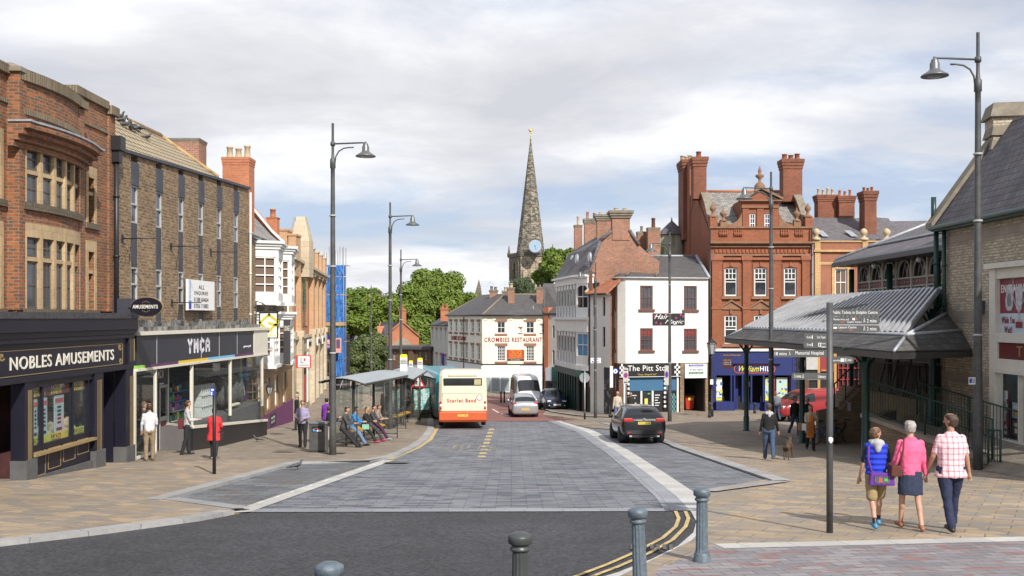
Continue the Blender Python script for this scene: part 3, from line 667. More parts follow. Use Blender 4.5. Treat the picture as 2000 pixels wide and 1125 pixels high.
b.lathe(DF.p((du0+du1)/2,dz1-.6,.05),[(.16,0),(.18,.004)],16,axis=(1,0,0));part(b,'etched_lettering',mat('frost',(.5,.52,.5),.5),do)
b=MB();g=.015
for (q,r,s_,t_)in ((du0+.3,du1-.25,dz0+.32,dz0+.8),(du0+.3,du1-.25,dz1-.3,-9)):
 if t_==-9:continue
 for (x0,x1,y0,y1)in ((q,r,s_,s_+g),(q,r,t_,t_+g),(q,q+g,s_,t_),(r-g,r,s_,t_)):b.box(DF,x0,x1,y0,y1,.04,.05)
b.box(DF,du0+.2,du1-.1,dz0+.03,dz0+.24,.042,.052);b.box(DF,du1-.17,du1-.11,dz0+.95,dz0+1.35,.04,.08);part(b,'door_handle',M['gold'],do)
AF=Fr(-11.5,30.6,-10.4,30.5,out=(0,-1));s0=thing('projecting_sign','dark oval AMUSEMENTS sign on a bracket between the navy shopfront and the grey fascia','sign',(-11.5,30.6,.1))
b=MB();ux=lambda px:AF.u(px);uc=(ux(257)+ux(318))/2;ru=(ux(318)-ux(257))/2;vc=AF.z(288,599);rv=AF.z(288,581)-vc
b.prism(AF,[(uc+ru*cos(t*pi/16),vc+rv*sin(t*pi/16))for t in range(32)],-.06,.06);part(b,'oval_board',M['navy'],s0)
b=MB();b.text(AF,'AMUSEMENTS',ux(261),ux(310),vc-.055,vc+.055,.06,.01,bold=.02);part(b,'sign_lettering',M['cream_letter'],s0)
b=MB();b.prism(AF,[(uc+(ru+.02)*cos(t*pi/16),vc+(rv+.02)*sin(t*pi/16))for t in range(32)],-.03,.03)
for sg in (1,-1):
 for k in range(5):b.box(AF,uc-.12+k*.05,uc-.10+k*.05,vc+sg*(.12+.02*(2-abs(k-2)))-.01,vc+sg*(.12+.02*(2-abs(k-2)))+.015,.06,.066)
part(b,'gilt_edge',M['gold'],s0)
b=MB();b.box(AF,ux(212),ux(256),AF.z(230,616),AF.z(230,583),-.3,-.05);b.box(AF,ux(250),ux(262),vc-.02,vc+.02,-.04,.0);part(b,'sign_housing',mat('grey_metal_box',(.05,.055,.075),.5),s0)
M['spandrel']=mat('slate_spandrel',(.055,.06,.075),.6,ns=2,na=.2)
M['greyframe']=mat('pale_grey_frame',(.42,.42,.42),.5)
KF=Fr(-12.08,30.95,-11.62,45.2);ku=KF.u;LK_=KF.L
k0=thing('office_block','brown brick block with six narrow window slots above a charcoal charity shopfront','building',(-11.9,38,gz(38)))
slots=[(256,269),(304.5,316),(348.5,358.5),(387.5,397),(423.5,432),(456.5,465)]
hs=[(ku(a),ku(c),-.42,9.9)for a,c in slots]
top=lambda u_:5.10+.55*u_/LK_
b=MB()
us_=[0]+[x for h in hs for x in h[:2]]+[LK_]
for i in range(0,len(us_),2):
 a,c=us_[i],us_[i+1];b.slopebox(KF,a,c,-.42,top(a),-.42,top(c),-.3,0)
b.box(KF,0,LK_,-1.7,-.42,-.62,-.5);b.box(KF,LK_-.25,LK_-.001,-5.8,5.3,-9,-.3);b.box(KF,0,.25,-5,5.0,-9,-.3);b.box(KF,0,LK_,-5.6,5.0,-9.2,-9)
part(b,'wall',M['brown_brick'],k0)
for i,h in enumerate(hs):
 a,c=h[0]+.002,h[1]-.002;t=top(a)-.22;r=.05*i
 [part(MB().box(KF,a,c,*q_),'spandrel_panel',M['spandrel'],k0)for q_ in ((4.2+r,t,-.2,.05),(1.6+r*.4,3.0+r*.7,-.2,-.02),(-.42,.52-r*.5,-.2,-.02))]
 for z0,z1 in ((3.0+r*.7,4.2+r),(.52-r*.5,1.6+r*.4)):window(k0,KF,a,c,z0+.003,z1-.003,.03,1,1,'greyframe','glass_sky',fr=.05)
b=MB();b.slopebox(KF,-.02,LK_+.02,5.09,5.19,5.65,5.75,-.35,.09);part(b,'gutter',M['spandrel'],k0)
b=MB();b.box(KF,0,LK_,-.44,-.30,-.35,.45)
rng=random.Random(5)
for i in range(30):a=LK_*i/30;b.box(KF,a+.01,a+LK_/30-.01,-.299,-.22+rng.random()*.16,-.3,.06+rng.random()*.12)
part(b,'stone_ledge',brick('sooty_stone',(.30,.29,.27),(.20,.195,.18),(.05,.05,.05),w=.5,h=.5,stain=.4,extra=blotch((.05,.05,.05),.45,.6,2.2)),k0)
b=MB();rb=7.25
e0,e1=KF.p(-.5,5.12,0),KF.p(ku(425),5.12+.5*ku(425)/LK_+.1,0);r0,r1=KF.p(-.5,rb,-2.3),KF.p(ku(425)-.05,rb,-2.3)
b.slab([e0,e1,r1,r0],.12);bk=KF.p(-.5,4.9,-5),KF.p(ku(425)-.1,4.9,-5);b.slab([r0,r1,bk[1],bk[0]],.12)
ro=part(b,'roof',M['buff_tile'],k0)
b=MB();b.tube([e1+V((0,.05,.05)),r1+V((0,.05,.05)),bk[1]+V((0,.05,.05))],.09,6);b.tube([r0,r1],.12,6);part(b,'ridge_tiles',mat('mossy_ridge',(.40,.27,.13),.9,ns=3,na=.4),ro)
b=MB();b.add([e1+V((0,-.06,0)),r1+V((0,-.06,-.1)),bk[1]+V((0,-.06,0))],[(0,1,2)]);part(b,'gable',M['brown_brick'],ro)
b=MB();b.slopebox(KF,ku(425),LK_,5.05,5.2,5.05,5.2,-9,-.36);part(b,'flat_roof',M['lead'],k0)
chimney(k0,tuple(Pt(364.5,0,44.6).xy)+(0,),1.4,1.1,4.9,7.72,'old_brick',pots=0,flare=.04,cap_h=.16)
for (px,py)in ((238,466),(333,481),(411,492),(335,591)):
 x=ku(px);z=KF.z(px,py);b=MB();b.tube([KF.p(x,z,0),KF.p(x,z,1.05)],.02,6);b.box(KF,x-.05,x+.05,z-.12,z+.12,0,.04);b.tube([KF.p(x,z,.3),KF.p(x+.5,z-.75,.02)],.008,4);part(b,'sign_bracket',M['blackmetal'],k0)
pipe(k0,KF,.08,-.4,5.0,.1,.035,m='spandrel')
pipe(k0,KF,LK_-.08,-.4,5.5,.1,.05,m='cream_paint')
def pigeon(loc,rz,label,grp,pale=False,s=1.0):
 b=MB();L=V(loc);R=Mx.Rotation(rz,4,'Z')
 T=lambda x,y,z:L+(R@V((x*s,y*s,z*s)))
 b.tube([T(0,-.2,.10),T(0,-.11,.115),T(0,-.02,.125),T(0,.06,.15),T(0,.10,.20),T(0,.115,.25),T(0,.145,.262),T(0,.175,.255)],[.012*s,.035*s,.06*s,.055*s,.034*s,.028*s,.026*s,.004*s],8)
 b.tube([T(0,-.33,.075),T(0,-.24,.09),T(0,-.14,.11)],[.012*s,.03*s,.03*s],6)
 for sd in (-1,1):b.tube([T(.052*sd,.05,.15),T(.06*sd,-.08,.13),T(.03*sd,-.25,.10)],[.02*s,.035*s,.006*s],6);b.tube([T(.022*sd,.0,.09),T(.022*sd,.01,.0)],.006*s,5);b.tube([T(.022*sd,-.01,.006),T(.022*sd,.05,.006)],.006*s,4)
 m=mat('pigeon_pale',(.45,.44,.42),.8,ns=25,na=.4)if pale else mat('pigeon_grey',(.085,.09,.10),.8,ns=25,na=.5)
 return solo(b,'pigeon',m,label,'pigeon',L,grp)
for i,(px,py)in enumerate(((233,238),(237,241),(244,243),(247,251),(253,252),(255,258),(262,260),(270,258),(274,260),(288,277))):
 best=None
 for k in range(60):
  for q in range(12):
   p_=KF.p(ku(225)+k*.16,0,-q*.2);z_=e0.z+(rb-e0.z)*(q*.2)/2.3
   X_,Y_=1000+p_.x/p_.y*2000,HY-z_/p_.y*2000;dd=(X_-px)**2+(Y_-py)**2
   if best is None or dd<best[0]:best=(dd,V((p_.x,p_.y,z_+.02)))
 pigeon(best[1],rng.random()*6,'pale pigeon, whitest of the birds on the buff tiled roof' if i==4 else 'lone dark pigeon sitting lowest on the buff tiled roof' if i==9 else 'dark pigeon huddled among others near the ridge of the buff tiled roof','pigeons on the tiled roof',i==4,1.15)
pigeon(G(581,917,.005),radians(-60),'dark pigeon standing on the setts of the left parking bay',None)
pigeon(G(502,863,.075),radians(90),'small dark pigeon pecking on the pavement below the corner of the charity shop',None)
YF=Fr(-11.66,31.78,-11.02,46.1);yu=YF.u;LY=YF.L
M['char']=mat('charcoal_panel',(.028,.031,.042),.45,ns=.6,na=.1)
b=MB();xe=yu(495);b.box(YF,.02,xe,-1.5,-.56,-.3,0);sg=part(b,'fascia',M['char'],k0)
b=MB();cols=[((.30,.60,.10),0,283),((.10,.03,.10),283,348),((.70,.50,.05),348,406),((.18,.45,.68),406,458),((.10,.03,.10),458,495)];ms=[]
for i,(c_,a,q)in enumerate(cols):b.box(YF,.02 if i==0 else yu(a),yu(q)-.002,-1.6,-1.5,-.3,.012,i);ms.append(mat('stripe_%d'%i,c_,.5,na=.02))
part(b,'coloured_stripe',ms,k0)
b=MB();
for px in (306,393,428,463):b.box(YF,yu(px)-.012,yu(px)+.012,-1.5,-.57,0,.012)
part(b,'panel_joint',M['greyframe'],k0)
b=MB();b.box(YF,.02,LY,-.56,-.44,-.5,.10);b.box(YF,.02,LY,-1.68,-1.6,-.4,.05);b.box(YF,xe+.002,LY,-1.6,-.56,-.5,.03);part(b,'shopfront_trim',M['cream_paint'],k0)
for i in range(24):
 pass
b=MB();LT={'Y':[((0,1),(.5,.5)),((1,1),(.5,.5)),((.5,.55),(.5,0))],'M':[((0,0),(0,1)),((0,.95),(.5,.38)),((1,.95),(.5,.38)),((1,0),(1,1))],'C':[((1,.85),(.5,1)),((.5,1),(0,.75)),((0,.8),(0,.2)),((0,.25),(.5,0)),((.5,0),(1,.15))],'A':[((0,0),(0,.8)),((1,0),(1,.8)),((0,.75),(.5,1)),((.5,1),(1,.75)),((0,.42),(1,.42))]}
def blocktext(b,F,word,u0,u1,v0,v1,w,t=.2,th=.01,mi=None):
 n=len(word);cw=(u1-u0)/n
 for i,ch in enumerate(word):
  for (p_,q_)in LT[ch]:
   g=cw*.74;A_=V((u0+i*cw+cw*.13+p_[0]*(g-t*cw)+t*cw/2,v0+(v1-v0)*(.08+.84*p_[1])));B_=V((u0+i*cw+cw*.13+q_[0]*(g-t*cw)+t*cw/2,v0+(v1-v0)*(.08+.84*q_[1])))
   d=B_-A_;d=d/max(d.length,1e-6);e=V((-d.y,d.x))*t*cw/2;A2,B2=A_-d*t*cw*.35,B_+d*t*cw*.35
   b.prism(F,[tuple(A2+e),tuple(A2-e),tuple(B2-e),tuple(B2+e)],w+.001*i,w+th)
blocktext(b,YF,'YMCA',yu(365),yu(411),-1.28,-.78,.0)
part(b,'shop_lettering',mat('lilac_white',(.75,.74,.80),.5),k0);b=MB();b.text(YF,'ymca.org.uk',yu(475.5),yu(490),-1.27,-1.16,0,.012,bold=.01);part(b,'shop_lettering',mat('lilac_white',(.75,.74,.80),.5),k0)
zc=-1.68
def yz(px,py):return YF.z(px,py)
b=MB();yb=lambda u_:-4.45-.0265*(u_)
def gb(u_):q=YF.p(u_,0);return gz(q.y)+PV
x1,x2,x3,x4=yu(265),yu(377),yu(452),yu(514)
RW=-1.25;xd0,xd1,xw=yu(311,RW),yu(328,RW),yu(329.5,RW)
for x in (x1,x2,x3,x4):b.box(YF,x-.05,x+.05,gb(x)if x<2 else -3.93,zc,-.1,.0)
b.slopebox(YF,x2,LY-.02,-3.98,-3.88,yz(514,821)-.1,yz(514,821),-.12,.04)
A_,B_=YF.p(x2,0,-.05),YF.p(xw,0,RW);b.slab([V((A_.x,A_.y,-3.88)),V((B_.x,B_.y,-3.88)),V((B_.x-.1,B_.y,-3.88)),V((A_.x-.1,A_.y,-3.88))],.1)
b.box(YF,xw-.06,xw+.04,-4.6,zc,RW-.1,RW);b.box(YF,x1,yu(306),gb(x1),gb(x1)+.08,-.1,0);b.box(YF,yu(306)-.03,yu(306)+.03,gb(x1),zc,-.1,0)
fo=part(b,'window_frame',M['cream_paint'],k0)
b=MB();b.quad(YF.p(x2,-3.9,-.05),YF.p(x4,yz(514,821),-.05),YF.p(x4,zc,-.05),YF.p(x2,zc,-.05));b.quad(V((A_.x,A_.y,-3.88)),V((B_.x,B_.y,-3.88)),V((B_.x,B_.y,zc)),V((A_.x,A_.y,zc)))
b.quad(YF.p(x1,gb(x1),-.05),YF.p(yu(306),gb(x1),-.05),YF.p(yu(306),zc,-.05),YF.p(x1,zc,-.05));part(b,'pane',M['shop_glass'],fo)
b=MB();b.quad(YF.p(x4,yz(514,821),-.05),YF.p(x4,yz(514,821),-3),YF.p(x4,zc,-3),YF.p(x4,zc,-.05));part(b,'pane',M['shop_glass'],fo)
b=MB();b.slopebox(YF,x2,LY-.03,-5.8,-3.985,-6.3,yz(514,821)-.105,-.14,.0);b.hexa([V((A_.x,A_.y,-5.6)),V((B_.x,B_.y,-5.6)),V((B_.x-.1,B_.y,-5.6)),V((A_.x-.1,A_.y,-5.6)),V((A_.x,A_.y,-3.985)),V((B_.x,B_.y,-3.985)),V((B_.x-.1,B_.y,-3.985)),V((A_.x-.1,A_.y,-3.985))])
b.box(YF,LY-.15,LY-.04,-6.3,yz(514,821)-.12,-3,-.15);part(b,'stall_riser',M['black'],k0)
b=MB();b.box(YF,xd0-.5,xd0,-5,zc,RW-.06,RW);b.box(YF,xd0+.02,xd1,-2.45,zc,RW-.05,RW+.0);part(b,'lobby_wall',M['char'],k0)
b=MB();b.box(YF,xd0,xd0+.1,-4.8,-2.5,RW-.06,RW+.01);b.box(YF,xd1-.1,xd1,-4.8,-2.5,RW-.06,RW+.01);b.box(YF,xd0,xd1,-3.75,-3.6,RW-.06,RW);b.box(YF,xd0,xd1,-2.55,-2.45,RW-.06,RW+.01);b.box(YF,xd0,xd1,-4.85,-4.6,RW-.06,RW)
do=part(b,'door',M['greyframe'],k0);b=MB();b.box(YF,xd0+.1,xd1-.1,-4.6,-3.75,RW-.05,RW-.04);part(b,'door_panel',mat('dark_red_panel',(.22,.02,.025),.5),do)
b=MB();b.quad(YF.p(xd0+.1,-3.6,RW-.03),YF.p(xd1-.1,-3.6,RW-.03),YF.p(xd1-.1,-2.55,RW-.03),YF.p(xd0+.1,-2.55,RW-.03));part(b,'door_pane',M['shop_glass'],do)
b=MB();blocktext(b,YF,'YMCA',yu(303,RW),yu(319,RW),-2.2,-1.88,RW+.005);b.box(YF,yu(311,RW),yu(319,RW),-2.42,-2.37,RW,RW+.02);part(b,'shop_lettering',MC['lilac_white'],k0)
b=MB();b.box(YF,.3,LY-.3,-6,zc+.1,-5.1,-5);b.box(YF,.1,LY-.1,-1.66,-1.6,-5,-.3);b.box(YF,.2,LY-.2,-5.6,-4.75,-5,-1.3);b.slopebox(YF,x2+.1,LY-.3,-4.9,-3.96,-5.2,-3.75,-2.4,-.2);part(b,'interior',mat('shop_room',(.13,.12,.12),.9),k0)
b=MB()
for i in range(22):z=-1.75-i*.085;b.box(YF,yu(330),yu(500),z,z+.06,-2.62,-2.55)
b.box(YF,yu(330),yu(500),-3.7,-1.72,-2.7,-2.63);part(b,'slatted_backdrop',mat('slat_grey',(.20,.21,.22),.6),k0)
gcol=[(.10,.20,.42),(.65,.60,.10),(.50,.07,.06),(.58,.58,.56),(.08,.30,.14),(.35,.12,.30),(.05,.05,.06)];gm=[mat('goods_%d'%i,c_,.6,ns=30,na=.5)for i,c_ in enumerate(gcol)]
b=MB();rng=random.Random(11)
for sh in range(4):
 z=-3.86+sh*.36
 for j in range(9):
  if sh>1 and j>4:continue
  a=yu(332,-1.3)+j*.24;h=.12+rng.random()*.2;b.box(YF,a,a+.2,z,z+h,-1.5,-1.3,rng.randrange(7))
 b.box(YF,yu(332,-1.3),yu(332,-1.3)+2.1,z-.03,z,-1.6,-1.2,3 if sh<2 else 0)
for j in range(7):
 for sh in range(3):
  a=yu(384,-.8)+.02+j*.24;z=-3.86+sh*.42;b.box(YF,a,a+.03,z-.02,z+.4,-.9,-.6,3);b.box(YF,a,a+.24,z-.03,z,-.9,-.6,3)
  if rng.random()<.8:b.lathe(YF.p(a+.12,z,-.72),[(.05,0),(.07,.08),(.04,.16),(.02,.24)],8,mi=rng.choice((3,3,4,0)))
part(b,'shelf_goods',gm,k0)
b=MB()
for x in (yu(441,-.6),yu(450,-.6),yu(463,-.6),yu(472,-.6)):
 b.lathe(YF.p(x,-3.75,-.8),[(.04,0),(.32,.35),(.30,.7),(.24,1.05),(.23,1.2),(.10,1.3),(.05,1.38)],12)
part(b,'tweed_coats',brick('tweed',(.05,.05,.05),(.17,.16,.15),(.10,.10,.10),w=.09,h=.07,ms=.01),k0)
b=MB()
for k in range(5):b.ball(YF.p(yu(452,-.5)+k*.2,-3.66,-.5),(.14,.1,.07),8,5)
b.lathe(YF.p(yu(470,-.9),-3.7,-.9),[(.05,0),(.2,.3),(.14,.8),(.05,.9)],10);part(b,'cream_clothes',mat('cream_cloth',(.55,.50,.38),.9),k0)
b=MB();a,c=yu(486,-.8),yu(503,-.8)
for z in (-3.72,-3.35,-2.98,-2.6):b.box(YF,a,c,z-.03,z,-1.2,-.6);b.ball(YF.p((a+c)/2,z+.08,-.9),(.1,.1,.08),8,5)
for x in (a,c):b.box(YF,x-.02,x+.02,-3.8,-2.55,-.64,-.6);b.box(YF,x-.02,x+.02,-3.8,-2.55,-1.2,-1.16)
part(b,'display_cabinet',mat('oak',(.28,.16,.07),.6),k0)
b=MB();b.box(YF,yu(481,-.9),yu(485,-.9),-3.75,zc,-1.3,-.9);part(b,'purple_pillar',mat('purple_paint',(.09,.02,.10),.6),k0)
EF=KF.off(.18);eb=thing('notice_board','white ALL ENQUIRIES letting board with phone numbers on the brown brick wall','sign',KF.p(ku(390),-.1,.18).to_tuple())
e0_,e1_=EF.u(365),EF.u(417);ez0,ez1=EF.z(365,606),EF.z(365,546)
ez0,ez1=.26,1.38
b=MB();b.box(EF,e0_,e1_,ez0,ez1,-.04,.04);part(b,'board',mat('board_white',(.82,.82,.80),.5,na=.03),eb)
b=MB();
um=e0_+.68
for k,(s_,a,c)in enumerate((('ALL',.80,1.35),('ENQUIRIES',.35,1.75),('01388 604604',.30,1.8),('07836 710882',.30,1.8))):b.text(EF,s_,um-.25+a-.1,um-.25+c,ez1-.33-.235*k,ez1-.17-.235*k,.04,.006,bold=.015)
b.box(EF,e0_+.06,e1_-.04,ez0-.002,ez0+.01,-.03,.045);part(b,'board_lettering',M['ink'],eb)
b=MB();b.box(EF,e0_+.1,e0_+.34,ez0+.05,ez0+.25,.04,.046,0);b.box(EF,e0_+.1,e0_+.34,ez0+.25,ez0+.36,.04,.046,1)
class RotF:
 def p(s,u_,v_,w=0):return EF.p(e0_+.32-v_,u_,w)
b.text(RotF(),'initial developments',ez0+.4,ez1-.04,0,.2,.04,.005,bold=.01,mi=1);part(b,'board_logo',[mat('navy_blue',(.02,.04,.35),.5),mat('sky_blue',(.04,.25,.62),.5)],eb)
QF=Fr(-11.95,46.3,-13.05,59.6);qu=QF.u;LQ=QF.L
q0=thing('pub','old brown brick pub with two white bay windows and a purple plinth','building',(-12.2,50,gz(50)))
b=MB();b.box(QF,0,LQ,-6.6,3.75,-.35,0);b.box(QF,0,.3,-6.6,3.7,-8,-.35);b.box(QF,LQ-.3,LQ,-6.6,3.7,-8,-.35);part(b,'wall',M['brown_brick'],q0)
e0,e1=QF.p(-.1,3.78,.2),QF.p(LQ-2.2,3.95,.2);m0,m1=QF.p(-.1,4.5,-.6),QF.p(LQ-2.2,4.6,-.6);r0,r1=QF.p(-.1,7.2,-3.2),QF.p(LQ-2.2,7.4,-3.2)
b=MB();b.slab([e0,e1,m1,m0],.12);b.slab([m0,m1,r1,r0],.12);b.slab([r0,r1,QF.p(LQ-2.2,4,-7),QF.p(-.1,4,-7)],.12);ro=part(b,'roof',M['slate_old'],q0)
b=MB();UV_=[(LQ-2.1,4.05,.15),(LQ-2.1,4.7,-.55),(LQ-2.1,6.1,-1.7),(LQ-2.1,7.7,-3.2)]
for p_,q_ in zip(UV_,UV_[1:]):
 for dx in (0,):b.hexa([QF.p(p_[0],p_[1]-.9,p_[2]),QF.p(p_[0]+.3,p_[1]-.9,p_[2]),QF.p(p_[0]+.3,p_[1]+.25,p_[2]),QF.p(p_[0],p_[1]+.25,p_[2]),QF.p(q_[0],q_[1]-.9,q_[2]),QF.p(q_[0]+.3,q_[1]-.9,q_[2]),QF.p(q_[0]+.3,q_[1]+.25,q_[2]),QF.p(q_[0],q_[1]+.25,q_[2])])
part(b,'party_wall',M['orange_brick'],ro)
b=MB()
for p_,q_ in zip(UV_,UV_[1:]):b.slab([QF.p(p_[0]-.25,p_[1]+.05,p_[2]),QF.p(p_[0],p_[1]+.2,p_[2]),QF.p(q_[0],q_[1]+.2,q_[2]),QF.p(q_[0]-.25,q_[1]+.05,q_[2])],.03)
part(b,'lead_flashing',mat('white_flashing',(.62,.62,.62),.6,na=.2),ro)
chimney(q0,tuple(Pt(466,0,47.5).xy)+(0,),1.22,1.0,3.8,7.36,'orange_brick',cap='orange_brick',pots=3,pm='buff_pot',pot_h=.58,flare=.05,pr=.15,cap_h=.35)
chimney(q0,tuple(Pt(533,0,59).xy)+(0,),.62,.6,3.8,5.75,'orange_brick',cap='orange_brick',pots=1,pm='terracotta',pot_h=.5,flare=.04,pr=.17,cap_h=.1)
def bay(par,A,B,Cc,z0,z1,zsill,ztop,l):
 """box bay: near cheek A->B, front B->Cc"""
 o=None
 F1=Fr(A[0],A[1],B[0],B[1],out=(.3,-1));F2=Fr(B[0],B[1],Cc[0],Cc[1],out=(1,0))
 b=MB()
 for F in (F1,F2):b.wall(F,0,F.L,zsill-.25,ztop,[(.2,F.L-.14,z0,z1)],.1)
 b.box(F1,-.15,F1.L+.08,zsill-.35,zsill-.2,-.1,.08);b.box(F2,-.08,F2.L+.1,zsill-.35,zsill-.2,-.1,.08)
 for i,(dz,e)in enumerate(((0,.07),(.14,.14),(.26,.24))):b.box(F1,-.3,F1.L+e,ztop+dz,ztop+dz+.13,-.5,e);b.box(F2,-e*.5,F2.L+e,ztop+dz+.002,ztop+dz+.128,-.6,e-.004)
 q=part(b,'bay',M['white_bay'],par)
 for F,cc in ((F1,2),(F2,2)):
  f=MB();g=MB();u0,u1=.2,F.L-.14
  for (x0,x1,y0,y1)in ((u0,u0+.06,z0,z1),(u1-.06,u1,z0,z1),(u0,u1,z0,z0+.07),(u0,u1,z1-.06,z1)):f.box(F,x0,x1,y0,y1,-.12,-.03)
  f.box(F,(u0+u1)/2-.025,(u0+u1)/2+.025,z0,z1,-.11,-.04)
  for k in (1,2,3):f.box(F,u0,u1,z0+(z1-z0)*k/4-.025,z0+(z1-z0)*k/4+.025,-.11,-.045)
  w_=part(f,'window',M['white_paint'],par);g.box(F,u0,u1,z0,z1,-.15,-.13);part(g,'blind_pane',mat('brown_blind',(.15,.10,.07),.35,na=.05),w_)
M['white_bay']=mat('bay_paint',(.66,.67,.65),.6,na=.06)
bay(q0,(-12.35,48.3),(-11.15,48.9),(-11.45,51.2),1.15,2.88,.95,3.25,1)
bay(q0,(-12.75,52.2),(-11.45,53.2),(-11.85,55.8),1.15,2.95,.95,3.3,1)
bay(q0,(-12.75,52.2),(-11.5,53.2),(-11.9,55.8),-1.9,-.45,-2.1,-.1,1)
bay(q0,(-12.35,48.3),(-11.35,48.9),(-11.6,51.2),-1.9,-.45,-2.1,-.1,1)
PF0=QF.off(.30)
b=MB();b.box(PF0,.2,LQ-.3,-2.75,-2.35,-.3,.08);b.box(PF0,.2,LQ-.3,-2.35,-2.25,-.3,.18)
hw=[(1.0,1.9,-4.55,-3.0),(3.6,4.7,-4.55,-3.0),(6.2,7.4,-4.6,-3.0),(9.2,10.4,-4.7,-3.0)]
b.wall(PF0,.3,LQ-.3,-4.7,-2.75,hw,.12);wo_=part(b,'shopfront',mat('varnished_wood',(.27,.16,.07),.5,ns=3,na=.3),q0)
for h in hw:window(q0,PF0,*h,.12,3,2,'white_paint','glass',fr=.08)
b=MB();b.box(PF0,.25,LQ-.25,-6.6,-4.7,-.3,.05);part(b,'plinth',mat('purple_plinth',(.16,.04,.13),.6,na=.15),q0)
for x in (1.2,4.2):
 b=MB();b.box(PF0,x,x+1.9,-5.4,-4.85,.05,.08);o=part(b,'chalkboard',mat('chalkboard',(.03,.03,.035),.8),q0)
 b=MB();
 for k,s_ in enumerate(('FOOD SERVED','ALL DAY')):b.text(PF0,s_,x+.3,x+1.5,-5.08-.2*k,-4.96-.2*k,.08,.004)
 part(b,'chalk_writing',mat('chalk',(.5,.5,.5),.9),o)
b=MB();b.text(PF0,'THE QUAYS',5.0,8.2,-2.68,-2.42,.08,.02,bold=.02);part(b,'shop_lettering',M['gold'],q0)
def lantern(par,c,s=1.0):
 b=MB();c=V(c);b.lathe(c,[(.02,.55*s),(.03,.5*s),(.16*s,.36*s),(.17*s,.33*s)],6,smooth=False);b.lathe(c,[(.05*s,-.02),(.09*s,0),(.05*s,0)],6,smooth=False)
 for k in range(6):a=k*pi/3;b.tube([c+V((.09*s*cos(a),.09*s*sin(a),0)),c+V((.16*s*cos(a),.16*s*sin(a),.33*s))],.012,4)
 o=part(b,'lantern',M['blackmetal'],par);b=MB();b.lathe(c,[(.08*s,.01),(.145*s,.32*s)],6,smooth=False);part(b,'lantern_glass',mat('lantern_glass',(.35,.36,.36),.2),o);return o
lantern(q0,Pt(526,770,47.6),1.0)
b=MB();a=Pt(526,752,47.6);b.tube([a,a+V((0,0,.12)),a+V((-.7,.1,.12))],.02,6);part(b,'lantern_bracket',M['blackmetal'],q0)
pipe(q0,QF,LQ-.9,-6,3.6,.12,.05,m='white_paint')
BF2=Fr(-11.9,51.9,-11.2,51.9,out=(0,-1));bs=thing('banner_sign','dark vertical banner sign projecting from the pub behind its hanging sign','sign',(-11.6,51.9,-1))
BU=BF2.u;b=MB();b.box(BF2,BU(554),BU(567),BF2.z(560,712),BF2.z(560,624),-.05,.05);part(b,'banner',mat('dark_banner',(.05,.045,.05),.6),bs)
b=MB();b.text(BF2,'LOUNGE',BU(555),BU(566),BF2.z(560,646),BF2.z(560,636),.05,.01,bold=.02);part(b,'banner_lettering',M['cream_letter'],bs)
HF=Fr(-12,46.6,-10,46.6,out=(0,-1));HU=HF.u;hz=lambda py:HF.z(500,py)
hsn=thing('hanging_sign','white hanging pub sign with a gold Q emblem under a scrolled iron bracket','sign',(HF.p(HU(506),hz(640),0)).to_tuple())
b=MB();b.box(HF,HU(508.5),HU(541),hz(659),hz(612),-.03,.03);part(b,'sign_board',mat('sign_cream',(.78,.78,.70),.5),hsn)
b=MB();cx_,cz_=HU(526),hz(630);R_=.42
for (a,c)in (((-R_,0),(0,R_*.85)),((0,R_*.85),(R_*.92,.05)),((-R_,0),(-.05,-R_*.95)),((-.05,-R_*.95),(R_*.95,.0)),((.0,-.02),(R_*.85,-.12))):
 d=V((c[0]-a[0],c[1]-a[1])).normalized();e=V((-d.y,d.x))*.055;A_,B_=V(a)-d*.05,V(c)+d*.05
 b.prism(HF,[(cx_+A_.x+e.x,cz_+A_.y+e.y),(cx_+A_.x-e.x,cz_+A_.y-e.y),(cx_+B_.x-e.x,cz_+B_.y-e.y),(cx_+B_.x+e.x,cz_+B_.y+e.y)],.03,.045)
b.text(HF,'THE',HU(519),HU(533),hz(650)+.0,hz(650)+.12,.03,.008,bold=.02);b.text(HF,'QUAYS',HU(516),HU(539),hz(658),hz(658)+.13,.03,.008,bold=.02)
part(b,'gold_emblem',mat('bright_gold',(.55,.50,.06),.4),hsn)
b=MB()
for (a,c,d,e)in ((506.5,508.3,661,610),(541.3,543,661,610),(506.5,543,611.8,609),(506.5,543,661,659.3)):b.box(HF,HU(a),HU(c),hz(d),hz(e),-.045,.045)
b.tube([HF.p(HU(500),hz(609),0),HF.p(HU(546),hz(609),0)],.025,6);b.tube([HF.p(HU(500),hz(660),0),HF.p(HU(500),hz(588),0)],.03,6)
def scroll(c,r,t0,t1,n=18):return [HF.p(c[0]+r*(1-k/n*.75)*cos(t0+(t1-t0)*k/n),c[1]+r*(1-k/n*.75)*sin(t0+(t1-t0)*k/n),0)for k in range(n+1)]
b.tube([HF.p(HU(501),hz(588),0),HF.p(HU(512),hz(592),0),HF.p(HU(526),hz(601),0),HF.p(HU(540),hz(607),0),HF.p(HU(552),hz(604),0)],.018,5)
for c_,r_ in (((HU(509),hz(600)),.17),((HU(529),hz(603)),.12),((HU(549),hz(603)),.14)):b.tube(scroll(c_,r_,1.2,1.2-9),.015,5)
b.tube([HF.p(HU(500),hz(600),0),HF.p(HU(490),hz(600),-.6)],.03,5);part(b,'iron_bracket',M['blackmetal'],hsn)
AFr=Fr(-13.2,60,-16.35,88.5);au=AFr.u;LA=AFr.L
a0=thing('shopping_arcade','long orange brick and pale stone building with pilasters and a tapering stone turret','building',(-14,72,gz(72)))
M['pale_stone']=brick('pale_stone',(.55,.46,.33),(.48,.40,.28),(.35,.29,.2),w=.7,h=.35,ms=.006,stain=.15)
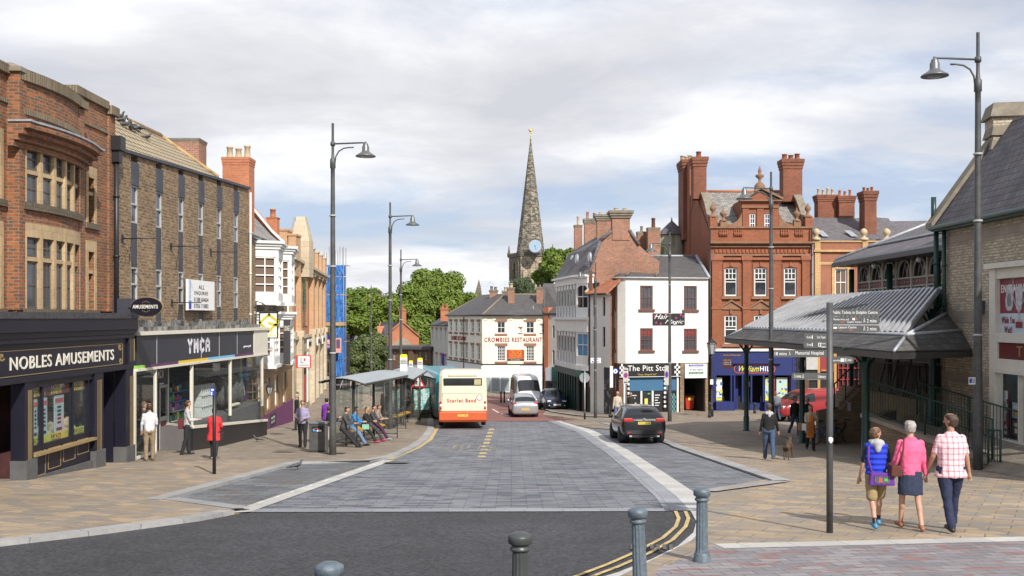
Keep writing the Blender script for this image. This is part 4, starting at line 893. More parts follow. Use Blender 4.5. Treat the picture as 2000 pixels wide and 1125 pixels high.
M['tan_brick']=brick('tan_brick',(.55,.34,.18),(.48,.29,.15),(.45,.33,.22),w=.235,h=.08,ms=.008,stain=.15)
b=MB();b.box(AFr,0,LA,-1.25,3.2,-.3,0);b.box(AFr,0,LA,3.2,4.3,-.6,-.3);b.box(AFr,0,.3,-8,4.2,-12,-.3);b.box(AFr,LA-.3,LA,-8,4.2,-12,-.3);b.box(AFr,.3,LA-.3,3.9,4.0,-12,-.6);part(b,'wall',M['orange_brick'],a0)
b=MB();b.box(AFr,0,LA,-9,-1.25,-.3,.05);b.box(AFr,-.1,LA+.1,3.2,3.42,-.3,.35);b.box(AFr,-.1,LA+.1,3.42,3.6,-.3,.55);b.box(AFr,-.05,LA,-1.4,-1.2,.05,.22)
part(b,'stone_dressing',M['pale_stone'],a0)
for px in (560,578,604,613,620.5,628):
 a=au(px);b=MB();b.box(AFr,a,a+1.0,-1.2,5.0 if px>600 else 3.2,-.3,.32);o=part(b,'pilaster',M['tan_brick'],a0);b=MB();b.box(AFr,a-.1,a+1.1,-9,-1.2,-.3,.4);b.box(AFr,a-.05,a+1.05,-1.25,-.85,-.3,.5);part(b,'stone_base',M['pale_stone'],o);b=MB();b.box(AFr,a-.06,a+1.06,3.0,3.21,-.3,.42);part(b,'capital',M['pale_stone'],o);b=MB()
 if px>600:b.box(AFr,a-.06,a+1.06,5.0,5.12,-.35,.38)
 if b.v:part(b,'coping',M['pale_stone'],o)
for a,c in ((581,587),(589,600),(608,612),(617,620),(624.5,627.5)):
 b=MB();b.box(AFr,au(a),au(c),-.6,2.7,-.05,.04);part(b,'window_slot',M['glass'],a0)
M['door_blue']=mat('blue_door',(.03,.13,.50),.5);M['door_red']=mat('red_door',(.55,.05,.04),.5)
for a,c,m_,z0,z1 in ((588,595,'door_red',-5.9,-2.7),(608.5,612.5,'door_blue',-6.4,-2.7),(619.5,623.5,'door_blue',-5.9,-2.7),(598,602,'white_paint',-6,-2.5)):
 b=MB();b.box(AFr,au(a),au(c),z0,z1,.05,.1);o=part(b,'door',M[m_],a0);b=MB();b.box(AFr,au(a)+.1,au(c)-.1,z1-1.2,z1-.1,.1,.12);part(b,'door_pane',M['glass'],o)
for a,c in ((588,594),(608,612),(618.5,622.5)):b=MB();b.box(AFr,au(a),au(c),-2.1,-1.5,.4,.5);b.box(AFr,au(a)+.15,au(c)-.15,-1.95,-1.65,.5,.52,1);part(b,'shop_sign',[M['white_paint'],M['ink']],a0)
b=MB();
for (a,c,z1,w1)in ((545,561,5.25,-1.2),(563,578,4.95,-.4)):
 F_=Fr(*Pt(a,0,62).xy,*Pt(c,0,62).xy,out=(0,-1));b.box(F_,0,F_.L,2.5,z1,-1.4,0);b.box(F_,-.05,F_.L+.05,z1,z1+.12,-1.45,.05)
part(b,'stepped_parapet',M['tan_brick'],a0)
T0,T1=Pt(573,0,66),Pt(602,0,66);cx_,cy_=(T0.x+T1.x)/2,66.3
b=MB();b.add([V((cx_+sx_*w_,cy_+sy_*d_,z_))for z_,w_,d_,in ((2.6,.62,.7),(4.9,.62,.7),(6.5,.27,.3))for sx_,sy_ in ((-1,-1),(1,-1),(1,1),(-1,1))],[(0,1,5,4),(1,2,6,5),(2,3,7,6),(3,0,4,7),(4,5,9,8),(5,6,10,9),(6,7,11,10),(7,4,8,11),(8,9,10,11)]);part(b,'stone_turret',M['pale_stone'],a0)
b=MB();b.add([V((cx_-.9,cy_-.3,4.3)),V((cx_-.5,cy_-.3,6.45)),V((cx_-.33,cy_-.3,6.45)),V((cx_-.6,cy_-.3,4.5)),V((cx_-.9,cy_+.5,4.3)),V((cx_-.5,cy_+.3,6.45)),V((cx_-.33,cy_+.3,6.45)),V((cx_-.6,cy_+.5,4.5))],[(0,1,2,3),(0,4,5,1),(4,7,6,5),(1,5,6,2),(3,2,6,7)]);part(b,'lead_cheek',M['lead'],a0)
DF_=Fr(-13.3,62.4,-11.9,62.4,out=(0,-1));U_=DF_.u;Z_=lambda py:DF_.z(600,py);ds=thing('square_sign','square sign in a red frame with a grey and red letter','sign',DF_.p(U_(577),Z_(706),0).to_tuple())
b=MB();b.box(DF_,U_(577),U_(607),Z_(718.5),Z_(694),-.06,.06);part(b,'sign_frame',mat('red_frame',(.62,.06,.05),.5),ds);b=MB();b.box(DF_,U_(582.5),U_(605.3),Z_(717),Z_(695.6),-.07,.07);part(b,'sign_face',mat('board_white2',(.8,.8,.8),.5),ds)
b=MB();c_=(U_(592),Z_(704));b.box(DF_,c_[0]-.14,c_[0]-.07,c_[1]-.14,c_[1]+.17,.07,.08,0);b.box(DF_,c_[0]-.14,c_[0]+.05,c_[1]-.17,c_[1]-.10,.07,.083,0);b.prism(DF_,[(c_[0]+.05+.11*cos(k*pi/8-pi/2),c_[1]+.05+.11*sin(k*pi/8-pi/2))for k in range(9)],.07,.08,1);b.box(DF_,U_(584.5),U_(603.5),Z_(714),Z_(712),.07,.075,0);part(b,'logo',[mat('logo_grey',(.3,.3,.31),.5),MC['red_frame']],ds)
b=MB();prev=None
for i in range(13):
 t=i/12;q=AFr.p(LA*t,0,.3);h=gz(q.y)+PV+1.25*max(0,(t-.1)/.9)**1.3;r=AFr.p(LA*t,0,6.5);cur=(V((q.x,q.y,h)),V((r.x,r.y,gz(r.y)+PV+.01)))
 if prev:b.quad(prev[0],prev[1],cur[1],cur[0])
 prev=cur
part(b,'raised_pavement',M['buff_dull'],kind='structure')
s_=thing('scaffold','scaffold tower wrapped in blue debris netting at the end of the orange brick building','scaffold',(-16.8,92,gz(92)))
CF_=Fr(*Pt(632,0,91).xy,*Pt(672,0,91).xy,out=(0,-1));cu=CF_.u;cz=lambda py:CF_.z(650,py)
b=MB()
for x in (633,643,655,664,671):
 for w in (0,-1.3):b.tube([CF_.p(cu(x),-8.2,w),CF_.p(cu(x),cz(500-(x%7)*3),w)],.035,6)
for py in (518,575,598,635,667,700,730,752):
 for w in (0,-1.3):b.tube([CF_.p(cu(631),cz(py),w),CF_.p(cu(674+(py%5)*2),cz(py),w)],.03,6)
for (a,c)in (((650,800),(672,735)),((636,700),(664,640)),((636,600),(668,540))):b.tube([CF_.p(cu(a[0]),cz(a[1]),.05),CF_.p(cu(c[0]),cz(c[1]),.05)],.03,6)
part(b,'poles',mat('galvanised',(.30,.30,.30),.5,metal=.5),s_)
M['netting']=brick('blue_netting',(.035,.14,.42),(.05,.19,.50),(.02,.08,.26),w=1.2,h=1.9,ms=.05,stain=.35,sscale=.8,rough=.8,bump=.8)
b=MB();rng=random.Random(2)
for (pa,pb,ya,yb_)in ((634,670.5,628,540),(640,670.5,538,518),(651,671,735,640)):
 n=14;m_=8;g=[[CF_.p(cu(pa+(pb-pa)*i/n),cz(ya+(yb_-ya)*j/m_),.06+.09*sin(i*1.9+j)+rng.random()*.06)for i in range(n+1)]for j in range(m_+1)]
 b.add([p_ for r_ in g for p_ in r_],[(j*(n+1)+i,j*(n+1)+i+1,(j+1)*(n+1)+i+1,(j+1)*(n+1)+i)for j in range(m_)for i in range(n)],True)
 b.quad(CF_.p(cu(pb),cz(ya),.05),CF_.p(cu(pb),cz(ya),-1.4),CF_.p(cu(pb),cz(yb_),-1.4),CF_.p(cu(pb),cz(yb_),.05));b.quad(CF_.p(cu(pa),cz(ya),-1.4),CF_.p(cu(pb),cz(ya),-1.4),CF_.p(cu(pb),cz(yb_),-1.4),CF_.p(cu(pa),cz(yb_),-1.4))
part(b,'netting',M['netting'],s_)
b=MB();b.box(CF_,cu(631),cu(672),cz(636),cz(629),-1.3,.12);b.box(CF_,cu(631),cu(671),cz(577),cz(574.5),-1.3,.1);part(b,'boards',mat('scaffold_board',(.42,.30,.18),.8),s_)
b=MB();b.box(CF_,cu(632),cu(668),-8.2,cz(655),-4.5,-3);part(b,'boarded_front',M['dark'],s_)
B2=CF_.off(1.0);bz=lambda py:B2.z(650,py);bu=B2.u
s2=thing('betting_sign','blue projecting bookmaker sign below the scaffold boards','sign',B2.p(bu(640),bz(670),0).to_tuple())
b=MB();b.box(B2,bu(627),bu(651),bz(683),bz(665.5)+.55,-.08,0);part(b,'sign_board',mat('royal_blue',(.02,.03,.28),.5),s2)
b=MB();b.text(B2,'BETFRED',bu(630),bu(650),bz(672),bz(664),0,.02,bold=.03,mi=0);b.text(B2,'THE BONUS KING',bu(631),bu(650),bz(679),bz(674.5),0,.02,bold=.02,mi=1);b.box(B2,bu(630)-.05,bu(650)+.05,bz(673),bz(663),0,.008,2);part(b,'sign_lettering',[M['white_paint'],M['white_paint'],MC['red_frame']],s2)
s3=thing('framed_panel','pink framed panel hung on the blue netting beside the bookmaker sign','sign',B2.p(bu(660),bz(672),0).to_tuple());b=MB();b.box(B2,bu(654),bu(666.5),bz(689),bz(660),-.06,0);part(b,'panel_frame',mat('pink_frame',(.62,.33,.27),.6),s3);b=MB();b.box(B2,bu(657),bu(664),bz(680),bz(663),0,.02);part(b,'panel_face',mat('panel_dark',(.10,.07,.16),.5),s3)
M['brownstone']=mat('brown_lintel',(.30,.15,.10),.8)
CFc=Fr(*Pt(942,0,115).xy,*Pt(1067,0,115).xy);cu=CFc.u;cz=lambda py:(HY-py)/FPX*115
c0=thing('restaurant','cream rendered corner block with CROMBIES RESTAURANT painted on its front','building',(0,116,gz(115)))
fw=[(cu(971),cu(986.5),cz(651),cz(628.5)),(cu(1027.5),cu(1043),cz(651),cz(628.5)),(cu(1014),cu(1019),cz(650),cz(640)),(cu(1056),cu(1060.5),cz(650),cz(634)),(cu(971),cu(987),cz(705.5),cz(676)),(cu(1027.5),cu(1043.5),cz(705.5),cz(676))]
CL=Fr(*Pt(875,0,128).xy,*Pt(942,0,115).xy,out=(-1,-.3));lu=CL.u
lz=lambda t:t
side_u=[lu(x)for x in (880.5,891,901.5,911,923,935)]
sw=[(a-.42,a+.42,-1.75,-.5)for a in side_u]+[(a-.42,a+.42,-4.85,-3.2)for a in side_u]
b=MB();b.wall(CFc,0,CFc.L,cz(711),.28,fw,.16);b.wall(CL,0,CL.L,cz(711),.28,sw,.14)
b.box(CFc,CFc.L-.2,CFc.L-.01,-8.6,.25,-9,-.2)
b.box(CFc,.1,CFc.L,.10,.28,-.2,.12);b.box(CL,0,CL.L-.05,.10,.28,-.2,.12)
for x in (945,962,995,1022,1050,1062):b.box(CFc,cu(x),cu(x)+.35,-.3,.1,0,.07)
part(b,'wall',M['cream_wall'],c0)
for h in fw:window(c0,CFc,*h,.13,4 if h[2]<cz(670)else 2,5 if h[2]<cz(670)else 2,'white_paint','glass',fr=.08,bar=.045,sash=h[2]>cz(670))
for h in fw:
 b=MB();wd_=h[1]-h[0];k=.25 if wd_>.5 else .12;b.box(CFc,h[0]-k,h[1]+k,h[3]+.02,h[3]+(.32 if wd_>.5 else .12),0,.05);o=part(b,'lintel',M['brownstone'],c0);b=MB();b.box(CFc,h[0]-k,h[1]+k,h[2]-(.25 if wd_>.5 else .1),h[2]-.02,0,.08);part(b,'sill',M['brownstone'],c0)
for h in sw:
 window(c0,CL,*h,.11,1,2,'white_paint','glass_sky',fr=.1)
 b=MB();b.box(CL,h[0]-.2,h[1]+.2,h[3]+.02,h[3]+.28,0,.1);part(b,'lintel',M['brownstone'],c0);b=MB();b.box(CL,h[0]-.2,h[1]+.2,h[2]-.25,h[2]-.02,0,.12);part(b,'sill',M['brownstone'],c0)
M['dkred']=mat('dark_red_letter',(.27,.03,.02),.6)
b=MB();b.text(CFc,'CROMBIES',cu(946),cu(995),cz(668),cz(659),0,.03,bold=.045);b.text(CFc,'RESTAURANT',cu(1000),cu(1059),cz(668),cz(659),0,.03,bold=.045)
b.text(CL,'CROMBIES RESTAURANT',lu(881),lu(911),-2.75,-2.25,0,.03,bold=.04);part(b,'wall_lettering',M['dkred'],c0)
b=MB();b.box(CFc,cu(990),cu(1024),cz(700),cz(683),0,.05,0)
for k,s_ in enumerate(('THIS FAMILIES','HOTEL &','RESTAURANT','LUNCH MEALS')):b.text(CFc,('THIS WEEK','LUNCH &','SNACK BAR','LUNCH MEALS')[k],cu(995),cu(1019),cz(687+k*4),cz(684+k*4),.05,.01,bold=.02,mi=1)
b.box(CFc,cu(990),cu(1024),cz(704.5),cz(701),0,.05,2);b.text(CFc,'A La Carte',cu(998),cu(1016),cz(704),cz(701.6),.05,.01,mi=3)
part(b,'wall_sign',[mat('sign_red',(.48,.05,.02),.6),mat('sign_yellow',(.72,.42,.03),.6),mat('sign_maroon',(.08,.02,.02),.6),M['white_paint']],c0)
b=MB();b.box(CFc,cu(1020),cu(1059),cz(726),cz(715.5),0,.06,0);b.text(CFc,'CHINESE & EUROPEAN',cu(1023),cu(1056),cz(720),cz(717),.06,.01,bold=.02,mi=1);b.text(CFc,'TAKE AWAY FOOD',cu(1023),cu(1056),cz(725),cz(722),.06,.01,bold=.02,mi=1);part(b,'shop_sign',[MC['sign_yellow'],MC['sign_red']],c0)
M['shop_grey']=mat('pale_shop_paint',(.62,.64,.68),.5)
b=MB();b.box(CFc,0,cu(1016),-8.7,cz(712),-.2,.12);b.box(CL,0,CL.L,-9.6,cz(712),-.2,.12);part(b,'shopfront',M['white_paint'],c0)
b=MB();b.box(CFc,cu(1016)+.02,CFc.L,-8.7,cz(711),-.2,.08);part(b,'shutter',M['shop_grey'],c0)
b=MB();b.box(CFc,-.1,CFc.L,cz(712),cz(710.5),-.2,.2);b.box(CL,0,CL.L,cz(712),cz(710.5),-.2,.2);part(b,'fascia_trim',M['black'],c0)
b=MB();
for a,c in ((944,958),(960,976),(978,995),(997,1012)):b.box(CFc,cu(a),cu(c),cz(764),cz(737),.12,.14)
for k in range(4):b.box(CL,1.2+k*3.2,3.6+k*3.2,-8.2,-6.9,.12,.14)
part(b,'shop_window',mat('frosted_pane',(.28,.33,.34),.3),c0)
for px in (1062,908):b=MB();F_=CFc if px>1000 else CL;x=F_.u(px);b.tube([F_.p(x,-8.4,.15),F_.p(x,.1,.15)],.06,6);part(b,'drainpipe',M['blackmetal'],c0)
Pc=lambda px,py,d:Pt(px,py,d)
E=CL.p(-.3,.3,.25);K=Pt(942,0,114.7);K.z=.3;Rr=Pt(1068,0,114.7);Rr.z=.3;R1=Pt(985,0,120);R1.z=2.7;R0=Pt(938,0,133);R0.z=2.85;Rt=Pt(1068,0,120);Rt.z=2.7
Bk=Pt(1068,0,126);Bk.z=.3;B0=Pt(960,0,136);B0.z=.3
b=MB();b.slab([K,Rr,Rt,R1],.12);b.slab([E,K,R1,R0],.12);b.slab([R1,Rt,Bk,B0,R0],.1);ro=part(b,'roof',mat('dark_slate_far',(.085,.08,.08),.8,ns=2,na=.25),c0)
b=MB();b.tube([K,R1],.1,5);b.tube([Rt,R1,R0,E],.1,5);part(b,'ridge',mat('lichen_ridge',(.25,.20,.12),.9),ro)
b=MB();b.tube([E+V((0,-.1,-.05)),K+V((-.05,-.1,-.05)),Rr+V((0,-.1,-.05))],.09,6);part(b,'gutter',M['black'],c0)
chimney(c0,(Pt(998.5,0,118).x,118,0),.75,.75,1.0,3.45,'old_brick',pots=1,pm='buff_pot',pot_h=.5,pr=.2)
chimney(c0,(Pt(964,0,124).x,124,0),.95,.8,1.0,3.3,'old_brick',pots=2,pm='stone_dark',pot_h=.5,pr=.18)
chimney(c0,(Pt(987,0,124).x,124,0),.7,.7,1.0,3.2,'old_brick',pots=1,pm='buff_pot',pot_h=.5,pr=.18)
chimney(c0,(Pt(1055,0,118).x,118,0),.85,.8,.6,3.5,'old_brick',pots=2,pm='black',pot_h=.55,pr=.16)
T2=Fr(*Pt(841,0,141).xy,*Pt(875,0,128.6).xy,out=(-1,-.3));t0_=thing('terrace_house','pale rendered terraced house with slim windows, lower than the restaurant beside it','building',(T2.A.x+1,136,gz(136)))
tw=[(T2.L*(k+.5)/4-.4,T2.L*(k+.5)/4+.4,z0,z1)for k in range(4)for z0,z1 in ((-3.1,-1.6),(-6.6,-4.9))]
b=MB();b.wall(T2,0,T2.L,-7.2,-1.0,tw,.12);b.box(T2,0,.2,-7.2,-1,-8,0);part(b,'wall',mat('grey_render',(.50,.48,.43),.9,na=.1),t0_)
for h in tw:window(t0_,T2,*h,.1,1,2,'white_paint','glass_sky',fr=.1);b=MB();b.box(T2,h[0]-.2,h[1]+.2,h[3]+.02,h[3]+.3,0,.1);part(b,'lintel',M['brownstone'],t0_)
b=MB();b.box(T2,0,T2.L,-10.4,-7.2,-.3,.25);part(b,'shopfront',M['black'],t0_)
b=MB();a,c=T2.p(-.2,-1,.2),T2.p(T2.L,-1,.2);d,e=T2.p(T2.L,1.1,-3.5),T2.p(-.2,1.1,-3.5);b.slab([a,c,d,e],.12);ro=part(b,'roof',MC['dark_slate_far'],t0_)
chimney(t0_,(Pt(868.5,0,133).x,133,0),1.0,.8,-.5,1.2,'orange_brick',pots=2,pot_h=.6,pr=.16,cap='orange_brick')
pv=Fr(*Pt(862,0,131).xy,*Pt(872,0,131).xy,out=(0,-1));b=MB();b.prism(pv,[(0,-5.9),(.3,-6.3),(.6,-5.9),(.6,-4.6),(0,-4.6)],-.05,.05);solo(b,'shield_sign',mat('violet',(.13,.06,.32),.6),'violet shield-shaped sign projecting from the pale terraced house','sign',pv.p(.3,-6.3,0))
h0=thing('gabled_house','orange brick gabled house with a tall chimney below the big trees','house',(Pt(790,0,150).x,152,gz(150)))
GFh=Fr(*Pt(757,0,148).xy,*Pt(818,0,148).xy,out=(0,-1));hu=GFh.u;hz=lambda py:(HY-py)/FPX*148
b=MB();b.prism(GFh,[(hu(757),-9),(hu(818),-9),(hu(818),hz(657)),(hu(789),hz(631)),(hu(782),hz(631)),(hu(757),hz(652))],-.3,0);b.box(GFh,0,.3,-9.5,hz(660),-9,-.3);part(b,'wall',M['orange_brick'],h0)
b=MB();b.prism(GFh,[(hu(764),hz(675)),(hu(806),hz(675)),(hu(798),hz(664)),(hu(784),hz(659)),(hu(772),hz(668))],0,.05);part(b,'stone_patch',M['grey_stone'],h0)
chimney(h0,(Pt(786.3,0,148.6).x,148.8,0),.95,.8,-2,1.15,'orange_brick',pots=1,cap='orange_brick',pot_h=.6,pr=.18)
LFh=Fr(*Pt(738,0,158).xy,*Pt(757,0,148.2).xy,out=(-1,-.3))
b=MB();b.box(LFh,0,LFh.L,-9.5,-3.1,-.3,0);part(b,'wall',mat('dark_red',(.14,.06,.045),.9),h0)  # left wall in a darker red than the brick gable
b=MB();rg0,rg1=Pt(785,629.5,148),Pt(744,0,159);rg1.z=rg0.z;b.slab([LFh.p(0,-3.05,.3),LFh.p(LFh.L,-3.05,.3),rg0,rg1],.15);b.slab([rg0,rg1,rg1+V((5,3,-2.6)),Pt(819,657,148)],.15);ro=part(b,'roof',M['slate'],h0)
b=MB();b.tube([LFh.p(0,-3.0,.3),rg1],.14,6);b.tube([Pt(757,652,147.9),Pt(782,630.5,147.9)],.12,6);b.tube([Pt(789,630.5,147.9),Pt(819,657,147.9)],.12,6);part(b,'coping',M['orange_brick'],ro)
DFh=LFh.off(.5);b=MB();b.prism(DFh,[(1.2,-3.6),(4.2,-3.6),(2.7,-1.3)],-2.5,0);part(b,'dormer',M['orange_brick'],h0)
l0=thing('low_building','long low brown building with a flat dark roof behind the bus stop flags','building',(Pt(800,0,141).x,142,gz(141)))
LFr=Fr(*Pt(752,0,143).xy,*Pt(842,0,139).xy,out=(0,-1));wu=LFr.u
hs=[(wu(a),wu(c),LFr.z(a,703),LFr.z(a,688))for a,c in ((768,773),(784,788),(818,822),(829,834))]
b=MB();b.wall(LFr,0,LFr.L,-10,LFr.z(790,681),hs,.2);b.box(LFr,wu(800),wu(809),-10,LFr.z(800,683),0,.3);part(b,'wall',mat('brown_wall',(.13,.075,.045),.9,na=.25),l0)
for h in hs:window(l0,LFr,*h,.15,2,2,'cream_paint','glass',fr=.06)
b=MB();b.box(LFr,-.4,LFr.L+.3,LFr.z(790,682),LFr.z(790,676),-8,.5);part(b,'roof',MC['dark_slate_far'],l0)
b=MB();b.box(Fr(-60,150,-14,150,out=(0,-1)),0,46,-10.5,-8.6,-.4,0);solo(b,'stone_wall',M['grey_stone'],'low stone wall behind the dark bush and bus shelters','wall',(-30,150,gz(150)))
M['church_lit']=brick('church_stone',(.50,.42,.30),(.40,.33,.24),(.16,.13,.10),w=.95,h=.42,ms=.05,stain=.3,extra=blotch((.14,.12,.09),.50,.62,.9))
M['spire']=brick('spire_stone',(.34,.30,.225),(.21,.18,.135),(.10,.09,.07),w=1.0,h=.50,ms=.06,bias=-.1,stain=.35,third=(.07,.06,.05),tamt=.4,extra=blotch((.12,.105,.085),.50,.74,.45,(1,1,.4)))
M['church_dark']=brick('shaded_church_stone',(.22,.19,.14),(.14,.12,.09),(.05,.045,.04),w=.95,h=.42,ms=.05,stain=.3)  # darker copy of the tower stone; its shaded side put into the colour
DC=250;ch=thing('church','stone church with a tall octagonal spire and a pale blue clock','church',(Pt(1040,0,DC).x,DC,gz(DC)))
cc=Pt(1040,0,0);ang=radians(20);s_=8.3;k=Pt(1017,0,DC-4);zt_=(HY-499)/FPX*DC
TF=Fr(k.x,k.y,k.x+s_*cos(ang),k.y+s_*sin(ang),out=(0,-1));TL=Fr(k.x-s_*sin(ang),k.y+s_*cos(ang),k.x,k.y,out=(-1,-.2))
lan=[(s_*f-.45,s_*f+.45)for f in (.28,.52,.8)]
b=MB();b.wall(TF,0,s_,gz(DC),zt_,[(s_*.62-.75,s_*.62+.75,9.5,13.2)],.5);part(b,'tower_wall',M['church_lit'],ch)
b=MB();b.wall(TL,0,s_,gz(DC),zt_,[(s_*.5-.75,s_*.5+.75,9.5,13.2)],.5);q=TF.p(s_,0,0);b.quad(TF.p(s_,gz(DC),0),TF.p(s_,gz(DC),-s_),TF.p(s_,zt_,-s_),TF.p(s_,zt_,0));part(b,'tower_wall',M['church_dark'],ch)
b=MB();b.box(TF,-.3,s_+.3,zt_-.3,zt_,-s_-.3,.3)
for F_ in (TF,TL):
 for i in range(9):b.box(F_,i*s_/9+.1,i*s_/9+.62,zt_,zt_+.6,-.5,.25)
for (a,w_)in ((0,0),(s_,0),(0,-s_),(s_,-s_)):b.lathe(TF.p(a,zt_,w_),[(.45,0),(.45,.8),(.3,.9),(.05,2.7)],4,smooth=False)
part(b,'parapet',M['church_dark'],ch)
b=MB()
for F_,us_ in ((TF,(1.2,3.2,5.15,7.1)),(TL,(2,4.15,6.3))):
 for x in us_:
  pts=[(x-.75,9.3)]+[(x-.75+.75*(1-cos(t*pi/12)),12.6+1.5*sin(t*pi/12))for t in range(7)];pts2=[(x+.75-.75*(1-cos(t*pi/12)),12.6+1.5*sin(t*pi/12))for t in range(7)][::-1]+[(x+.75,9.3)]
  b.tube([F_.p(a,c,.06)for a,c in pts+pts2],.13,5)
part(b,'window_arches',M['church_lit'],ch)
b=MB()
for F_,x in ((TF,s_*.62),(TL,s_*.5)):b.box(F_,x-.75,x+.75,9.5,13.2,-.5,-.4)
part(b,'belfry_louvres',M['dark'],ch)
ctr=TF.p(s_/2,0,-s_/2);zs0=zt_;za=(HY-272)/FPX*DC;b=MB();R0_=3.4
prof=[(R0_*(1-t)**.97+.12,zs0+(za-zs0)*t)for t in [i/14 for i in range(15)]]
b.lathe(V((ctr.x,ctr.y,0)),prof,8,smooth=False,axis=None);sp_=part(b,'spire',M['spire'],ch);sp_.rotation_euler=(0,0,0)
b=MB();b.tube([V((ctr.x,ctr.y,za-.3)),V((ctr.x,ctr.y,za+2.4))],.07,6);b.ball((ctr.x,ctr.y,za+.2),.22);b.tube([V((ctr.x-.35,ctr.y,za+1.7)),V((ctr.x+.35,ctr.y,za+1.7))],.05,5);b.tube([V((ctr.x-.6,ctr.y,za+2.7)),V((ctr.x-.2,ctr.y,za+2.3)),V((ctr.x+.3,ctr.y,za+2.4)),V((ctr.x+.6,ctr.y,za+2.9))],[.05,.3,.2,.05],6);part(b,'weathercock',mat('gilt',(.55,.36,.05),.35,metal=.6),ch)
cF=Fr(*Pt(1033,0,DC-8).xy,*Pt(1057,0,DC-8).xy,out=(0,-1));c_=(cF.u(1045.3),cF.z(1045,480.6));b=MB();b.prism(cF,[(c_[0]+1.5*cos(i*pi/12),c_[1]+1.5*sin(i*pi/12))for i in range(24)],-4.0,0);ck=part(b,'clock',mat('clock_blue',(.30,.42,.60),.5,na=.03),ch)
b=MB()
for i in range(12):a=i*pi/6;b.prism(cF,[(c_[0]+r_*cos(a+d_),c_[1]+r_*sin(a+d_))for r_,d_ in ((1.05,-.07),(1.35,-.07),(1.35,.07),(1.05,.07))],0,.05)
for a,l_,w_ in ((radians(-75),1.15,.07),(radians(-60),.8,.09)):e=V((-sin(a),cos(a)))*w_;d=V((cos(a),sin(a)));b.prism(cF,[(c_[0]-d.x*.25+e.x,c_[1]-d.y*.25+e.y),(c_[0]-d.x*.25-e.x,c_[1]-d.y*.25-e.y),(c_[0]+d.x*l_,c_[1]+d.y*l_)],.05,.1)
part(b,'clock_hands',mat('clock_gold',(.65,.5,.12),.4),ck)
nv=Fr(*Pt(932,0,243).xy,*Pt(1012,0,243).xy,out=(0,-1));b=MB();N=nv
b.prism(N,[(-1.0,-16),(1.2,-16),(1.2,5.2),(.1,9.4),(-1.0,5.4)],-10,-9);part(b,'nave_gable',M['church_dark'],ch)
b=MB();b.slab([N.p(1.2,4.2,0),N.p(9.8,4.2,0),N.p(9.8,8.8,-5),N.p(.6,8.8,-5)],.2);b.quad(N.p(1.2,4.2,0),N.p(9.8,4.2,0),N.p(9.8,-16,0),N.p(1.2,-16,0));part(b,'nave_roof',brick('lead_roof',(.45,.48,.53),(.40,.43,.48),(.28,.3,.33),w=.9,h=30,ms=.08,off=0,stain=.1),ch)
def leafmat(name,c1,c2):
 if name in MC:return MC[name]
 m,t,b,o,nd=NT(name);tc=nd('ShaderNodeTexCoord');n=nd('ShaderNodeTexNoise',{'Vector':tc.outputs['Object'],'Scale':.7,'Detail':4})
 rp=nd('ShaderNodeValToRGB');t.links.new(n.outputs[0],rp.inputs[0]);rp.color_ramp.elements[0].position=.35;rp.color_ramp.elements[0].color=c4(c1);rp.color_ramp.elements[1].position=.65;rp.color_ramp.elements[1].color=c4(c2)
 tr=nd('ShaderNodeBsdfTranslucent');mxs=nd('ShaderNodeMixShader',{0:.3});t.links.new(rp.outputs[0],b.inputs['Base Color']);t.links.new(rp.outputs[0],tr.inputs['Color']);b.inputs['Roughness'].default_value=.6
 t.links.new(b.outputs[0],mxs.inputs[1]);t.links.new(tr.outputs[0],mxs.inputs[2]);t.links.new(mxs.outputs[0],o.inputs[0]);MC[name]=m;return m
LM=leafmat('leaf_green',(.11,.18,.022),(.23,.30,.045));LD=leafmat('leaf_dark',(.05,.08,.028),(.095,.135,.045));LB=leafmat('leaf_bush',(.09,.125,.04),(.17,.21,.07));LW=leafmat('leaf_willow',(.07,.11,.05),(.13,.17,.08))
BARK=mat('bark',(.10,.075,.05),.9,ns=5,na=.3)
